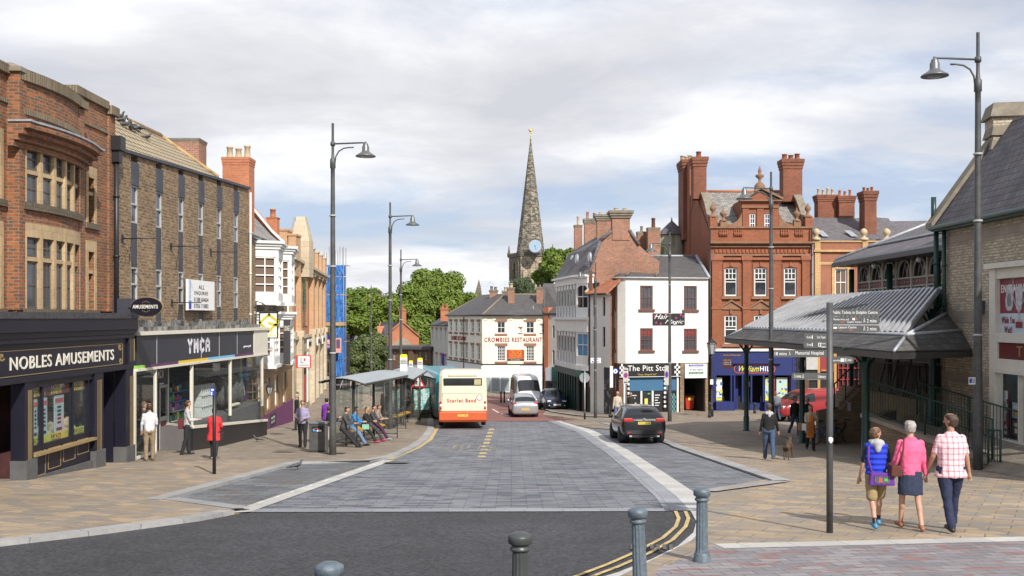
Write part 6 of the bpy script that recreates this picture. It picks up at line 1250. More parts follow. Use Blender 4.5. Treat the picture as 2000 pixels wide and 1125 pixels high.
for (uu,nm)in ((.0,0),(BK.L,1)):
 S_=BK.side(uu,10);n=14;crv=[sc(i/n)for i in range(n+1)]
 b=MB();th=.32;pts=[(-w_,z_)for w_,z_ in crv]
 for (p_,q_)in zip(pts,pts[1:]):b.hexa([S_.p(p_[0],2,0),S_.p(q_[0],2,0),S_.p(q_[0],2,-th),S_.p(p_[0],2,-th),S_.p(p_[0],p_[1],0),S_.p(q_[0],q_[1],0),S_.p(q_[0],q_[1],-th),S_.p(p_[0],p_[1],-th)])
 b.box(S_,5.1,11.5,2,ry+.3,-th,0)if nm==0 else b.box(S_,5.1,9,2,ry-1,-th,0)
 part(b,'gable',M['bank'],k1)
 b=MB()
 for (p_,q_)in zip(pts,pts[1:]):b.hexa([S_.p(p_[0],p_[1],.06),S_.p(q_[0],q_[1],.06),S_.p(q_[0],q_[1],-th-.2),S_.p(p_[0],p_[1],-th-.2),S_.p(p_[0],p_[1]+.16,.06),S_.p(q_[0],q_[1]+.16,.06),S_.p(q_[0],q_[1]+.16,-th-.2),S_.p(p_[0],p_[1]+.16,-th-.2)])
 part(b,'gable_coping',M['stone_dark'],k1)
 b=MB();q=BK.p(uu+(.2 if nm==0 else -.2),bz(450),0);b.box(BK,uu-.02 if nm==0 else uu-.5,uu+.5 if nm==0 else uu+.02,bz(446),bz(424),-.5,.1);o=part(b,'corner_pier',M['bank'],k1)
 b=MB();b.lathe(BK.p(uu+(.24 if nm==0 else -.24),bz(424),-.2),[(.38,0),(.3,.1),(.12,.2),(.1,.4),(.22,.55),(.22,.7),(.1,.85),(.03,1.0)],10);part(b,'finial',M['bank_stone'],o)
d0_,d1_=bu(1450),bu(1522);DRF=BK.off(-.12)
dw=[(bu(1465),bu(1476.5),bz(455),bz(417)),(bu(1494),bu(1505.5),bz(455),bz(417))]
b=MB();b.wall(DRF,d0_,d1_,bz(446)-.4,bz(392),dw,.12);b.box(DRF,d0_,d0_+.1,bz(446),bz(392),-3.2,-.12);b.box(DRF,d1_-.1,d1_,bz(446),bz(392),-3.2,-.12)
for (a,c)in ((1451,1463),(1479,1492),(1508,1521)):b.box(DRF,bu(a),bu(c),bz(446),bz(406),0,.08)
m_=(d0_+d1_)/2;b.prism(DRF,[(d0_+.1,bz(391)),(d1_-.1,bz(391)),(m_,bz(372))],-.3,.0);dm=part(b,'dormer',M['bank'],k1)
for h in dw:window(dm,DRF,*h,.08,2,4,'white_paint','blue_glass' if M.setdefault('blue_glass',glass('blue_glass',(.05,.07,.2)))else '',fr=.07,bar=.035)
b=MB();b.box(DRF,d0_-.2,d1_+.2,bz(393),bz(390.5),-.3,.25);b.box(DRF,d0_-.05,d1_+.05,bz(406),bz(403),0,.15)
for (p_,q_)in (((d0_-.25,bz(390)),(m_,bz(369))),((m_,bz(369)),(d1_+.25,bz(390)))):b.hexa([DRF.p(p_[0],p_[1],.25),DRF.p(q_[0],q_[1],.25),DRF.p(q_[0],q_[1],-.4),DRF.p(p_[0],p_[1],-.4),DRF.p(p_[0],p_[1]+.16,.25),DRF.p(q_[0],q_[1]+.16,.25),DRF.p(q_[0],q_[1]+.16,-.4),DRF.p(p_[0],p_[1]+.16,-.4)])
part(b,'dormer_cornice',M['bank_stone'],dm)
b=MB();b.slab([DRF.p(d0_,bz(390),.1),DRF.p(m_,bz(370),.1),DRF.p(m_,bz(370),-4),DRF.p(d0_,bz(390),-3)],.08);b.slab([DRF.p(m_,bz(370),.1),DRF.p(d1_,bz(390),.1),DRF.p(d1_,bz(390),-3),DRF.p(m_,bz(370),-4)],.08);part(b,'dormer_roof',M['slate'],dm)
b=MB();b.lathe(DRF.p(m_,bz(371),-.2),[(.40,0),(.38,.35),(.2,.55),(.1,.6),(.1,.8),(.32,1.0),(.3,1.1),(.08,1.2),(.14,1.35),(.02,1.75)],12);part(b,'finial',M['bank_stone'],dm)
for sg,x in ((-1,d0_),(1,d1_)):
 b=MB();P_=[(x,bz(446)),(x+sg*1.25,bz(446)),(x+sg*1.2,bz(440)),(x+sg*.7,bz(437)),(x+sg*.3,bz(430)),(x+sg*.05,bz(418)),(x,bz(414))];b.prism(DRF,P_ if sg>0 else P_[::-1],-.3,.02);part(b,'scroll',M['bank_stone'],dm)
 b=MB();b.box(DRF,x+sg*1.3-.25,x+sg*1.3+.25,bz(446),bz(432),-.3,.12);b.lathe(DRF.p(x+sg*1.3,bz(432),-.1),[(.3,0),(.26,.1),(.1,.2),(.1,.3),(.26,.5),(.26,.6),(.06,.8),(.02,1.0)],10);part(b,'urn',M['bank_stone'],k1)
def CB(px0,px1,py0,py1,d,sy,**k):CH(k1,(px0+px1)/2,py0,py1,d,px1-px0,m='bank_dark',cap='bank_dark',sy=sy,flare=.14,cap_h=.7,pots=k.get('pots',2),pm=k.get('pm','bank_trim'),pot_h=k.get('ph',.5),pr=.2)
S_=BK.side(0,14)
b=MB();b.box(S_,8.0,12.6,2.0,12.3,-.45,.06);b.box(S_,.02,13.5,-7,1.98,-.3,.02);part(b,'gable',M['bank'],k1)
CB(1352,1377,309,390,76.5,1.2,pots=1,ph=.5);CB(1329.5,1351,316,470,83,2.4,pots=3,pm='buff_pot',ph=.5)
CB(1526,1563,313,395,76,1.1,pots=3,ph=.45)
for px,d in ((1385.5,.12),(1583.5,.12)):pipe(k1,BK,bu(px),-6.5,bz(446),d+.1,.06)
b=MB();GFk=BK.off(.35);gu_=GFk.u;g2=lambda py:GFk.z(1480,py);b.box(GFk,0,GFk.u(1556),g2(733),g2(686),-.5,0);b.box(GFk,0,gu_(1396),-7.4,g2(733),-.5,0);b.box(GFk,gu_(1548),gu_(1556),-7.4,g2(733),-.5,0)
for k in range(9):b.box(GFk,0,gu_(1396),g2(800-k*12.6),g2(790-k*12.6),0,.03);b.box(GFk,gu_(1548),gu_(1556),g2(800-k*12.6),g2(790-k*12.6),0,.03)
b.box(GFk,gu_(1430),gu_(1525),g2(710),g2(708),0,.25);b.prism(GFk,[(gu_(1396),-7.4),(gu_(1396),g2(784)),(gu_(1432),g2(784)),(gu_(1432),-7.4)],-.6,.5)
b.box(GFk,gu_(1433),gu_(1449),-7.4,g2(735),-1.3,-1.2);b.box(GFk,gu_(1492),gu_(1548),-7.4,g2(784),-.6,.25);b.box(GFk,gu_(1466),gu_(1492),-7.4,g2(788),-1.2,-.3)
for px in (1396,1427,1433,1449,1466,1490,1545):b.box(GFk,gu_(px),gu_(px+3),g2(786),g2(733),-.5,.02)
M['wh_blue']=mat('bookmaker_blue',(.016,.026,.13),.45);part(b,'shopfront',M['wh_blue'],k1)
b=MB();b.box(GFk,-.1,gu_(1556)+.1,g2(686),g2(681),-.5,.12);part(b,'lead_flashing',MC['white_flashing'],k1)
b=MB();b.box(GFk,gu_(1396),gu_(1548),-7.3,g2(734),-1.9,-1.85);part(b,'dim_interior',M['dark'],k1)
b=MB();px0,px1=gu_(1433),gu_(1514);c0_,c1_=g2(729),g2(712);r_=(c1_-c0_)/2
def pill(F,x0,x1,y0,y1,w0_,w1_,mi):
 r=(y1-y0)/2;cy=(y0+y1)/2;b.prism(F,[(x1-r+r*sin(t*pi/8),cy-r*cos(t*pi/8))for t in range(9)]+[(x0+r-r*sin(t*pi/8),cy+r*cos(t*pi/8))for t in range(9)],w0_,w1_,mi)
pill(GFk,px0,px1,c0_,c1_,0,.04,1);pill(GFk,px0+.05,px1-.05,c0_+.05,c1_-.05,0,.05,0)
b.text(GFk,'William',gu_(1443),gu_(1482),c0_+.12,c1_-.08,.05,.01,bold=.01,shear=.4,mi=2);b.text(GFk,'HILL',gu_(1484),gu_(1510),c0_+.14,c1_-.12,.05,.01,bold=.04,mi=3);part(b,'fascia_sign',[M['wh_blue'],mat('sign_orange',(.6,.12,.05),.5),mat('sign_lemon',(.75,.65,.03),.5),M['white_paint']],k1)
b=MB();rng=random.Random(4)
for (a,c)in ((1398,1412),(1497,1511),(1519,1541)):
 x0,x1=gu_(a),gu_(c);y0,y1=g2(783),g2(738);b.box(GFk,x0,x1,y0,y1,-.4,-.36,0 if a!=1398 else 5)
 for k in range(26):
  u_,v_=x0+rng.random()*(x1-x0-.1),y0+rng.random()**1.6*(y1-y0-.12);b.box(GFk,u_,u_+.06+rng.random()*.12,v_,v_+.05+rng.random()*.14,-.36,-.355+.0004*k,rng.choice((1,2,3,4,2,1)))
 b.box(GFk,x0,x1,y0-.0,y0+.16,-.355,-.345,4)
part(b,'window_posters',[mat('poster_sky',(.45,.60,.55),.5),mat('poster_blue',(.03,.10,.35),.5),mat('poster_lemon',(.65,.58,.06),.5),mat('poster_green',(.18,.36,.15),.5),MC['sign_lemon'],M['white_paint']],k1)
b=MB();
for px in (1512,1543):b.box(GFk,gu_(px),gu_(px+4.5),g2(784),g2(734),-.4,-.3)
part(b,'red_mullions',mat('red_mullion',(.18,.03,.03),.5),k1)
for i in range(2):
 b=MB();b.box(GFk,gu_(1396),gu_(1427),g2(785),g2(783.6),-.3,.3)if i==0 else b.box(GFk,gu_(1492),gu_(1548),g2(785),g2(783.6),-.3,.28);part(b,'sill',M['wh_blue'],k1)
mb_=Fr(*Pt(1405,0,63).xy,*Pt(1460,0,63).xy,out=(0,-1));b=MB();b.box(mb_,mb_.u(1411),mb_.u(1430),mb_.z(1,719.5),mb_.z(1,699),-.04,.04,0);b.box(mb_,mb_.u(1411),mb_.u(1448),mb_.z(1,696),mb_.z(1,691),-.04,.04,0)
b.text(mb_,'East Row & Market Square',mb_.u(1413),mb_.u(1447),mb_.z(1,695),mb_.z(1,692.3),.04,.008,mi=1)
for k,s_ in enumerate(('Quality shops','cafes &','restaurants')):b.text(mb_,s_,mb_.u(1413),mb_.u(1428),mb_.z(1,704.5+k*4),mb_.z(1,702+k*4),.04,.008,mi=1)
solo(b,'hanging_sign',[mat('sign_plum',(.05,.012,.02),.5),mat('sign_beige',(.5,.45,.38),.6)],'plum coloured hanging information sign in front of the blue bookmaker','sign',mb_.p(mb_.u(1430),mb_.z(1,720),0))
rb_=thing('parapet_building','red brick building with buff quoins and stone balls along its parapet','building',(Pt(1640,0,74).x,74,gz(74)))
RF=Fr(*Pt(1588,0,73).xy,*Pt(1770,0,73).xy,out=(0,-1));ru_=RF.u;rz_=lambda py:RF.z(1650,py)
M['buff_quoin']=brick('buff_quoin',(.55,.37,.17),(.48,.31,.14),(.35,.25,.14),w=.3,h=.16,ms=.01,stain=.2);M['rb_brick']=brick('rb_brick',(.32,.11,.06),(.26,.09,.05),(.36,.22,.15),w=.235,h=.08,ms=.009,stain=.25)
h=(ru_(1630.5),ru_(1654.5),rz_(578),rz_(525));h2=(ru_(1700),ru_(1724),rz_(578),rz_(525))
b=MB();b.wall(RF,0,RF.L,rz_(700),rz_(472),[h,h2],.15);b.box(RF,0,ru_(1565),-7,rz_(700),-.3,0)if False else None;part(b,'wall',M['rb_brick'],rb_)
for q in (h,h2):window(rb_,RF,*q,.1,2,2,'white_paint','brown_blind' if M.setdefault('brown_blind',MC['brown_blind'])else '',fr=.09)
b=MB();b.box(RF,ru_(1591),ru_(1602),rz_(700),rz_(468),0,.08);b.box(RF,ru_(1684),ru_(1695),rz_(700),rz_(468),0,.08);b.box(RF,0,RF.L,rz_(492),rz_(488),0,.2);b.box(RF,ru_(1602)+.002,RF.L,rz_(517),rz_(512),0,.05);b.box(RF,0,RF.L,rz_(473),rz_(470),-.2,.1)
for q in (h,h2):b.box(RF,q[0]-.22,q[0]-.001,q[2],q[3]+.2,0,.06);b.box(RF,q[1]+.001,q[1]+.22,q[2],q[3]+.2,0,.06);b.box(RF,q[0],q[1],q[3]+.001,q[3]+.2,0,.055)
part(b,'buff_dressing',M['buff_quoin'],rb_)
for px in (1595,1688,1733):b=MB();b.lathe(RF.p(ru_(px),rz_(469),-.1),[(.34,0),(.3,.15),(.12,.22),(.12,.32),(.22,.42),(.27,.56),(.22,.72),(.1,.82),(.01,.85)],12);part(b,'ball_finial',M['buff_stone'],rb_)
b=MB();r0,r1=Pt(1588,425,78),Pt(1700,425,78);b.slab([RF.p(0,rz_(474),-.3),RF.p(RF.L,rz_(474),-.3),Pt(1712,426,78),r0],.12);ro=part(b,'roof',M['slate'],rb_)
for px in (1611,1667):F_=Fr(*Pt(px-8,0,74.3).xy,*Pt(px+8,0,74.3).xy,out=(0,-1));z_=F_.z(px,462);b=MB();b.add([F_.p(.1,z_,.15),F_.p(.55,z_,.15),F_.p(.3,z_+.5,-.6),F_.p(-.15,z_+.5,-.6)],[(0,1,2,3)]);part(b,'rooflight',M['lead'],ro)
CH(rb_,1612,382,430,79,36,m='bank_dark',cap='bank_dark',pots=4,pm='buff_pot',pot_h=.55,flare=.12,cap_h=.5,sy=1);CH(rb_,1650,384,430,78.5,30,m='bank_dark',cap='bank_dark',pots=3,pot_h=.5,flare=.12,cap_h=.5,sy=1)
CH(rb_,1695,375,460,75.5,23,m='bank_dark',cap='bank_dark',pots=3,pm='bank_trim',pot_h=.35,flare=.14,cap_h=.7,sy=1.2)
b=MB();b.slab([Pt(1712,468,76),Pt(1765,468,76),Pt(1735,426,80),Pt(1705,424,80)],.1);part(b,'rear_roof',M['slate'],rb_)
fb=thing('distant_roof','long grey slate roof with a pale tiled end behind the market hall roof','building',(Pt(1780,0,95).x,95,gz(95)));b=MB();b.slab([Pt(1725,470,93),Pt(1900,470,93),Pt(1900,430,98),Pt(1722,432,98)],.2);part(b,'roof',M['slate'],fb);b=MB();b.slab([Pt(1805,440,91),Pt(1850,440,91),Pt(1850,414,94),Pt(1822,416,94)],.2);part(b,'tiled_end',mat('straw_tiles',(.5,.38,.22),.8,na=.2),fb)
sh=thing('cafe_front','red framed cafe front with small panes seen under the market canopy','shopfront',(Pt(1640,0,71).x,71.5,gz(71)))
CFf=Fr(*Pt(1556,0,72).xy,*Pt(1760,0,72).xy,out=(0,-1));fu=CFf.u;fz=lambda py:CFf.z(1650,py)
b=MB();b.box(CFf,0,CFf.L,-7.3,fz(690),-.3,-.1,0);b.box(CFf,fu(1597),fu(1602),-7.3,fz(682),-.1,.0,2);b.box(CFf,fu(1629),fu(1634),-7.3,fz(682),-.1,.0,2);b.box(CFf,fu(1602),fu(1629),fz(726),fz(690),-.1,.02,1);b.box(CFf,fu(1604),fu(1627),fz(724),fz(722),.02,.04,2)
for px in range(1636,1700,9):
 b.box(CFf,fu(px),fu(px+1.6),-7.3,fz(700),-.1,.06,1)
for py in (700,718,740,762):b.box(CFf,fu(1636),fu(1700),fz(py+2),fz(py),-.1,.05,1)
b.box(CFf,fu(1566),fu(1580),fz(790),fz(734),-.1,.02,3);b.box(CFf,fu(1562),fu(1572),fz(717),fz(704),-.1,.03,4);b.box(CFf,fu(1575),fu(1597),fz(722),fz(692),-.1,.0,4);b.box(CFf,fu(1577),fu(1597),fz(742),fz(734),-.1,.03,4)
part(b,'shopfront',[M['dark'],mat('cafe_red',(.28,.03,.03),.5),mat('cafe_ochre',(.45,.27,.08),.6),mat('brown_door',(.10,.05,.03),.5),mat('pale_hoarding',(.45,.44,.42),.7)],sh)
nh=thing('narrow_house','narrow cream house with a slate roof and brick edge right of the restaurant','house',(Pt(1077,0,99).x,99,gz(99)))
NH=Fr(*Pt(1064,0,99).xy,*Pt(1100,0,97).xy,out=(0,-1));nu=NH.u;nz=lambda py:NH.z(1075,py)
b=MB();hs=[(nu(1079),nu(1083),nz(660),nz(636)),(nu(1079),nu(1083),nz(712),nz(684))];b.wall(NH,nu(1072),NH.L,-8.2,nz(612),hs,.15);part(b,'wall',mat('grey_render',(.5,.48,.43)),nh)
for h in hs:window(nh,NH,*h,.1,1,2,'brown_sash','glass',fr=.05)
b=MB();b.box(NH,0,nu(1072),-8.2,nz(600),-3,.1);part(b,'brick_edge',M['orange_brick'],nh)
b=MB();b.slab([NH.p(-.2,nz(612),.2),NH.p(NH.L,nz(612),.2),Pt(1100,555,103),Pt(1062,553,103)],.15);b.box(NH,0,NH.L,-8,1,-6.5,-6.3);part(b,'roof',MC['dark_slate_far'],nh)
b=MB();F3=NH.off(.1);b.box(F3,nu(1070),NH.L,-8.1,nz(745),-.1,.2,1);b.box(F3,nu(1072),nu(1084.5),nz(743),nz(718),0,.35,0);b.box(F3,nu(1085),NH.L,nz(743),nz(716),0,.4,2)
for k in range(2):b.box(F3,nu(1074),nu(1083),-8.1+.0,nz(748),.2,.22,3)
part(b,'shopfront',[M['shop_grey'],M['dkgreen'],mat('fascia_green',(.01,.09,.07),.5),M['glass']],nh)
M['mgreen']=mat('market_green',(.012,.05,.04),.4)
mk=thing('market_hall','market hall with arched clerestory windows under a slate roof and a ribbed metal canopy','building',(15,42,gz(42)))
HFm=Fr(16.6,34.2,16.6,49.0,out=(-1,0));EZ=2.7
b=MB();b.slab([V((15.5,33.5,EZ)),V((15.5,49.2,EZ)),V((17.0,49.0,EZ+.62)),V((17.0,33.5,EZ+.62))],.12);b.slab([V((17.0,33.5,EZ+.66)),V((17.0,49.0,EZ+.66)),V((20.6,48.0,4.75)),V((20.6,33.5,4.75))],.12);b.slab([V((15.5,49.2,EZ)),V((20.6,48.0,4.75)),V((26,53,EZ))],.1)
ro=part(b,'roof',M['slate'],mk)
b=MB();b.tube([V((15.5,49.2,EZ+.05)),V((20.6,48.0,4.85))],.08,6);b.tube([V((17,49,EZ+.68)),V((17,33.6,EZ+.68))],.06,5);b.box(WORLD,15.42,15.56,EZ-.22,EZ+.0,33.5,49.2);part(b,'lead_ridge',M['lead'],ro)
b=MB();b.box(WORLD,15.38,15.5,EZ-.3,EZ-.1,33.5,49.3);b.box(WORLD,15.6,18,EZ-.30,EZ-.2,33.5,49.0);part(b,'eaves',M['black'],ro)
nb=9;bwid=HFm.L/nb
b=MB();b.box(HFm,0,HFm.L,-6,.72,-.3,0);part(b,'wall',mat('dim_timber',(.10,.085,.065),.8,na=.2),mk)
M['arch_grey']=mat('arch_grey',(.42,.40,.35),.6,na=.1);M['maroon']=mat('maroon_panel',(.12,.03,.035),.5)
for i in range(nb):
 a=i*bwid;c=a+bwid;m_=(a+c)/2;b=MB()
 b.box(HFm,a,a+.07,.72,2.5,-.1,.08);b.box(HFm,c-.07,c,.72,2.5,-.1,.08);b.box(HFm,a,c,1.28,1.34,-.08,.06);b.box(HFm,a,c,1.62,1.69,-.08,.07)
 pts=[(m_-(bwid/2-.14)*cos(t*pi/16),1.69+.74*sin(t*pi/16)**.85)for t in range(17)]
 b.tube([HFm.p(x,z,.02)for x,z in pts],.055,5);b.tube([HFm.p(m_-.28,1.69,0),HFm.p(m_-.1,2.1,0),HFm.p(m_+.12,2.36,0)],.02,4);b.tube([HFm.p(m_+.28,1.69,0),HFm.p(m_+.1,2.1,0),HFm.p(m_-.12,2.36,0)],.02,4)
 for k in (1,2):b.box(HFm,a+bwid*k/3-.03,a+bwid*k/3+.03,.72,1.28,-.06,.04)
 o=part(b,'window',M['arch_grey'],mk);g=MB();g.box(HFm,a,c,.72,2.5,-.2,-.12);part(g,'pane',M['glass'],o)
 g=MB();g.box(HFm,a+.08,c-.08,1.35,1.61,-.1,.02,0)
 for k in range(5):x=a+.16+(bwid-.32)*k/4;g.prism(HFm,[(x-.045,1.48),(x,1.44),(x+.045,1.48),(x,1.55)],.02,.035,1)
 part(g,'panel',[M['maroon'],mat('pale_pink',(.5,.35,.33),.6)],o)
for i in range(0,nb+1,3):
 b=MB();q=HFm.p(i*bwid,0,.35);b.lathe(q,[(.11,-6),(.11,.3),(.2,.5),(.26,.7),(.26,.85),(.13,.9),(.13,2.3)],10);part(b,'column',M['mgreen'],mk)
 b=MB();b.ball(HFm.p(i*bwid+.6,2.25,.8),.12);part(b,'globe_lamp',mat('opal',(.6,.6,.6),.3),mk)
zE_,zR,zT=-.97,-.52,.97
FE,NE,XC=(10.15,48.9),(11.0,29.4),11.4
e0,e1=V((10.15,48.9,zE_)),V((11.0,29.5,zE_));s0,s1=V((10.95,48.4,zR)),V((11.95,31.0,zR));e2=V((14.56,32.4,-1.02));s2=V((14.56,33.2,-.42))
t0,t1=V((14.55,51.6,zT)),V((14.55,34.6,zT));f0=V((15,54,zE_))
b=MB();b.slab([e0,e1,s1,s0],.06);b.slab([e1,e2,s2,s1],.06);b.slab([e0,s0,t0,f0],.05);b.slab([s1,s2,V((14.56,34.3,.14))],.05);cs_=part(b,'canopy_skirt',brick('canopy_slate',(.06,.057,.053),(.10,.096,.09),(.022,.022,.022),w=.45,h=.24,ms=.012,stain=.2),mk)
b=MB();nn=42
pl=lambda s_,t_:(s0.lerp(s1,s_)).lerp(t0.lerp(t1,s_),t_)
for i in range(nn):
 a,c=i/nn,(i+.45)/nn
 p_=[pl(a,0),pl(c,0),pl(c,1),pl(a,1)]
 if a>.86:
  lim=1-(a-.86)/.14*.52;p_[2]=pl(c,1);p_[3]=pl(a,1)
 b.slab([q+V((0,0,.10))for q in p_],.10,mi=0)
b.slab([s0,s1,t1,t0],.03,mi=1);part(b,'ribbed_roof',[mat('rib_metal',(.37,.375,.385),.5,metal=.1,ns=1.2,na=.25),mat('rib_gap',(.045,.043,.038),.7,ns=1.0,na=.4)],mk)
b=MB();b.tube([s0,s1],.07,6);b.tube([s0,t0],.07,6);b.tube([t0,t1],.08,6);b.tube([s1,s2],.06,6);b.tube([e1,s1],.05,5);b.tube([e0,s0],.05,5);b.tube([s1,V((14.56,34.3,.14))],.07,5);part(b,'lead_flashing',M['lead'],mk)
b=MB();b.hexa([e0+V((0,0,-.24)),e1+V((0,0,-.24)),e1+V((.1,.1,-.24)),e0+V((.1,0,-.24)),e0+V((0,0,-.05)),e1+V((0,0,-.05)),e1+V((.1,.1,-.05)),e0+V((.1,0,-.05))]);b.hexa([e1+V((0,0,-.24)),e2+V((0,0,-.24)),e2+V((0,.1,-.24)),e1+V((0,.1,-.24)),e1+V((0,0,-.05)),e2+V((0,0,-.05)),e2+V((0,.1,-.05)),e1+V((0,.1,-.05))]);part(b,'gutter',mat('old_black_gutter',(.03,.03,.03),.4,na=.4),mk)
def column(p_,zb_,zt_,m='mgreen',r=.12,name='column'):
 b=MB();x,y=p_;b.lathe((x,y,0),[(r*1.7,zb_-.1),(r*1.7,zb_+.06),(r*1.2,zb_+.1),(r*1.2,zb_+.7),(r,zb_+.75),(r*.9,zt_-.55),(r*1.25,zt_-.5),(r*1.25,zt_-.42),(r*.9,zt_-.38),(r*.9,zt_)],12)
 for sx,sy in ((1,0),(-1,0),(0,1),(0,-1)):b.tube([V((x,y,zt_-.95)),V((x+sx*.12,y+sy*.12,zt_-.55)),V((x+sx*.4,y+sy*.4,zt_-.15)),V((x+sx*.75,y+sy*.75,zt_))],.045,6)
 return part(b,name,M[m],mk)
column((11.33,49.5),gz(49.5),-1.05);column((11.5,33.3),gz(33.3),-1.0);column((11.9,42.0),gz(42),-.9);column((14.3,34.8),-3.6,.3)
column((11.35,45.9),gz(45.9),-1.0)if False else None
b=MB();b.hexa([V((11.25,49.5,-1.25)),V((11.45,49.5,-1.25)),V((11.85,31.2,-1.25)),V((11.65,31.2,-1.25)),V((11.25,49.5,-1.03)),V((11.45,49.5,-1.03)),V((11.85,31.2,-1.03)),V((11.65,31.2,-1.03))])
for y in (33,38,43,48):b.box(WORLD,11.5,16.5,-1.2,-1.02,y,y+.12)
part(b,'canopy_beam',M['mgreen'],mk)
b=MB();b.box(WORLD,14.0,16.6,-6,-2.85,35.2,41);part(b,'raised_walkway',brick('ramp_brick',(.25,.18,.11),(.18,.13,.08),(.13,.10,.07),w=.24,h=.083,ms=.01,stain=.25),mk)
b=MB();b.box(WORLD,16.4,17.4,-6,3,34.0,34.4);part(b,'end_wall',M['cream_brick'],mk)
def railing(par,A,B,h,name='railing',step=.13,post=2.4,m='mgreen',r=.012,rail=.025,bow=True):
 """A, B: feet of the rail (x, y, z)"""
 A,B=V(A),V(B);L=(B-A).length;b=MB();u_=V((0,0,1));n=int(L/step)
 b.tube([A+u_*h,B+u_*h],rail,6);b.tube([A+u_*.1,B+u_*.1],rail*.7,5)
 for i in range(n+1):q=A.lerp(B,i/n);b.tube([q+u_*.1,q+u_*h],r,4,cap=False)
 k=max(1,int(L/post))
 for i in range(k+1):q=A.lerp(B,i/k);b.tube([q,q+u_*(h+.02)],rail*1.2,6)
 return part(b,name,M[m],par)
rw=thing('ramp_wall','sloping brick ramp wall with stone coping and dark green railings beside the market','wall',(12.4,31.2,gz(31.2)))
RA,RB=V((11.5,33.6)),V((13.35,28.7));RW_=Fr(RA.x,RA.y,RB.x,RB.y,out=(-1,-.4))
b=MB();b.slopebox(RW_,0,RW_.L,-5.0,-3.28,-5.0,-4.12,-.3,0);b.box(Fr(11.5,33.6,13.5,36.6,out=(-1,.5)),0,3.4,-5.2,-3.28,-.3,0);part(b,'brick_wall',mat('ramp_brick',(.15,.11,.07),.9)if False else brick('ramp_brick',(.25,.18,.11),(.18,.13,.08),(.13,.10,.07),w=.24,h=.083,ms=.01,stain=.25),rw)
b=MB();b.slopebox(RW_,-.05,RW_.L,-3.275,-3.15,-4.115,-3.98,-.34,.05);part(b,'coping',M['grey_stone'],rw)
railing(rw,RW_.p(.05,-3.15,-.15),RW_.p(RW_.L,-3.98,-.15),1.12,'railing',.125,2.2)
railing(rw,RW_.p(.6,-3.2,-1.7),RW_.p(RW_.L-.2,-3.9,-1.7),1.1,'railing',.125,2.2)
b=MB();b.slopebox(RW_,.1,RW_.L+.6,-5,-3.4,-5,-4.02,-1.9,-.3);part(b,'ramp',mat('walkway_stone',(.20,.175,.14),.9),rw)
for k_,(xx,ya,yb)in enumerate(((14.05,40.8,35.3),(15.4,40.9,35.3))):railing(mk,(xx,ya,-2.85),(xx,yb,-2.85),1.15,'railing',.14,2.4,'black',rail=.03)
railing(mk,(14.05,35.3,-2.85),(16.5,35.3,-2.85),1.15,'railing',.14,2.0,'black')
for y in (36.2,37.4,38.6):b=MB();b.tube([V((13.98,y,-2.8)),V((13.83,y,-2.75)),V((13.88,y,-2.4)),V((14.12,y+.1,-1.7)),V((14.2,y+.1,-1.2))],.035,6);part(b,'scrolled_bracket',M['black'],mk)
st=thing('steps','brick sided stone steps climbing to the market hall behind the bicycles','steps',(13.4,42,gz(42)))
SFt=Fr(*Pt(1590,0,42).xy,*Pt(1690,0,42).xy,out=(0,-1));su=SFt.u;sz_=lambda py:SFt.z(1640,py)
b=MB();b.prism(SFt,[(su(1598),sz_(880)),(su(1690),sz_(880)),(su(1690),sz_(752)),(su(1672),sz_(752)),(su(1636),sz_(795)),(su(1598),sz_(803))],-.3,0);part(b,'side_wall',MC['ramp_brick'],st)
for k in range(7):b=MB();x=su(1638)+k*.115;b.box(SFt,x,x+.16,sz_(800)+k*.12,sz_(800)+k*.12+.16,-1.8,.04);part(b,'step',M['grey_stone'],st)
b=MB();b.tube([SFt.p(su(1628),sz_(795)+.95,.1),SFt.p(su(1672),sz_(752)+.95,.1)],.03,6);b.tube([SFt.p(su(1628),sz_(800),.1),SFt.p(su(1628),sz_(795)+.95,.1)],.03,6);b.tube([SFt.p(su(1650),sz_(778),.1),SFt.p(su(1650),sz_(778)+.95,.1)],.025,6);b.tube([SFt.p(su(1672),sz_(752),.1),SFt.p(su(1672),sz_(752)+.95,.1)],.03,6);part(b,'handrail',M['black'],st)
b=MB();b.box(SFt,su(1655),su(1661),sz_(802),sz_(786),0,.06);part(b,'wall_box',M['greyframe'],st)
sp0=thing('cream_brick_shop','cream brick building with stone bands, steep slate roof and an engraving shop window','building',(14.8,29,-3.7))
BX=Fr(14.58,34.5,14.68,20.0,out=(-1,0));xu=BX.u
fa=(xu(1938),BX.L)
b=MB();b.wall(BX,0,BX.L,-5.2,3.1,[(xu(1938),BX.L-3,-5.2,xz)for xz in (BX.z(1938,526),)],.15);b.box(Fr(14.58,34.5,24,34.5,out=(0,1)),0,9,-5,3.1,-.3,0);b.box(Fr(14.58,34.49,15.6,34.49,out=(0,-1)),.02,.05,-5,3.1,-.3,-.1);part(b,'wall',M['cream_brick'],sp0)
b=MB();
for z0,z1 in ((2.35,2.72),(-.15,.22),(-2.1,-1.8)):b.box(BX,.001,xu(1936)if z0<2 else BX.L,z0,z1,-.02,.012)
for i_ in range(4):b.box(BX,0,.28,-5.2+i_*2.1,-4.2+i_*2.1,-.02,.008)
part(b,'stone_band',M['grey_stone'],sp0)
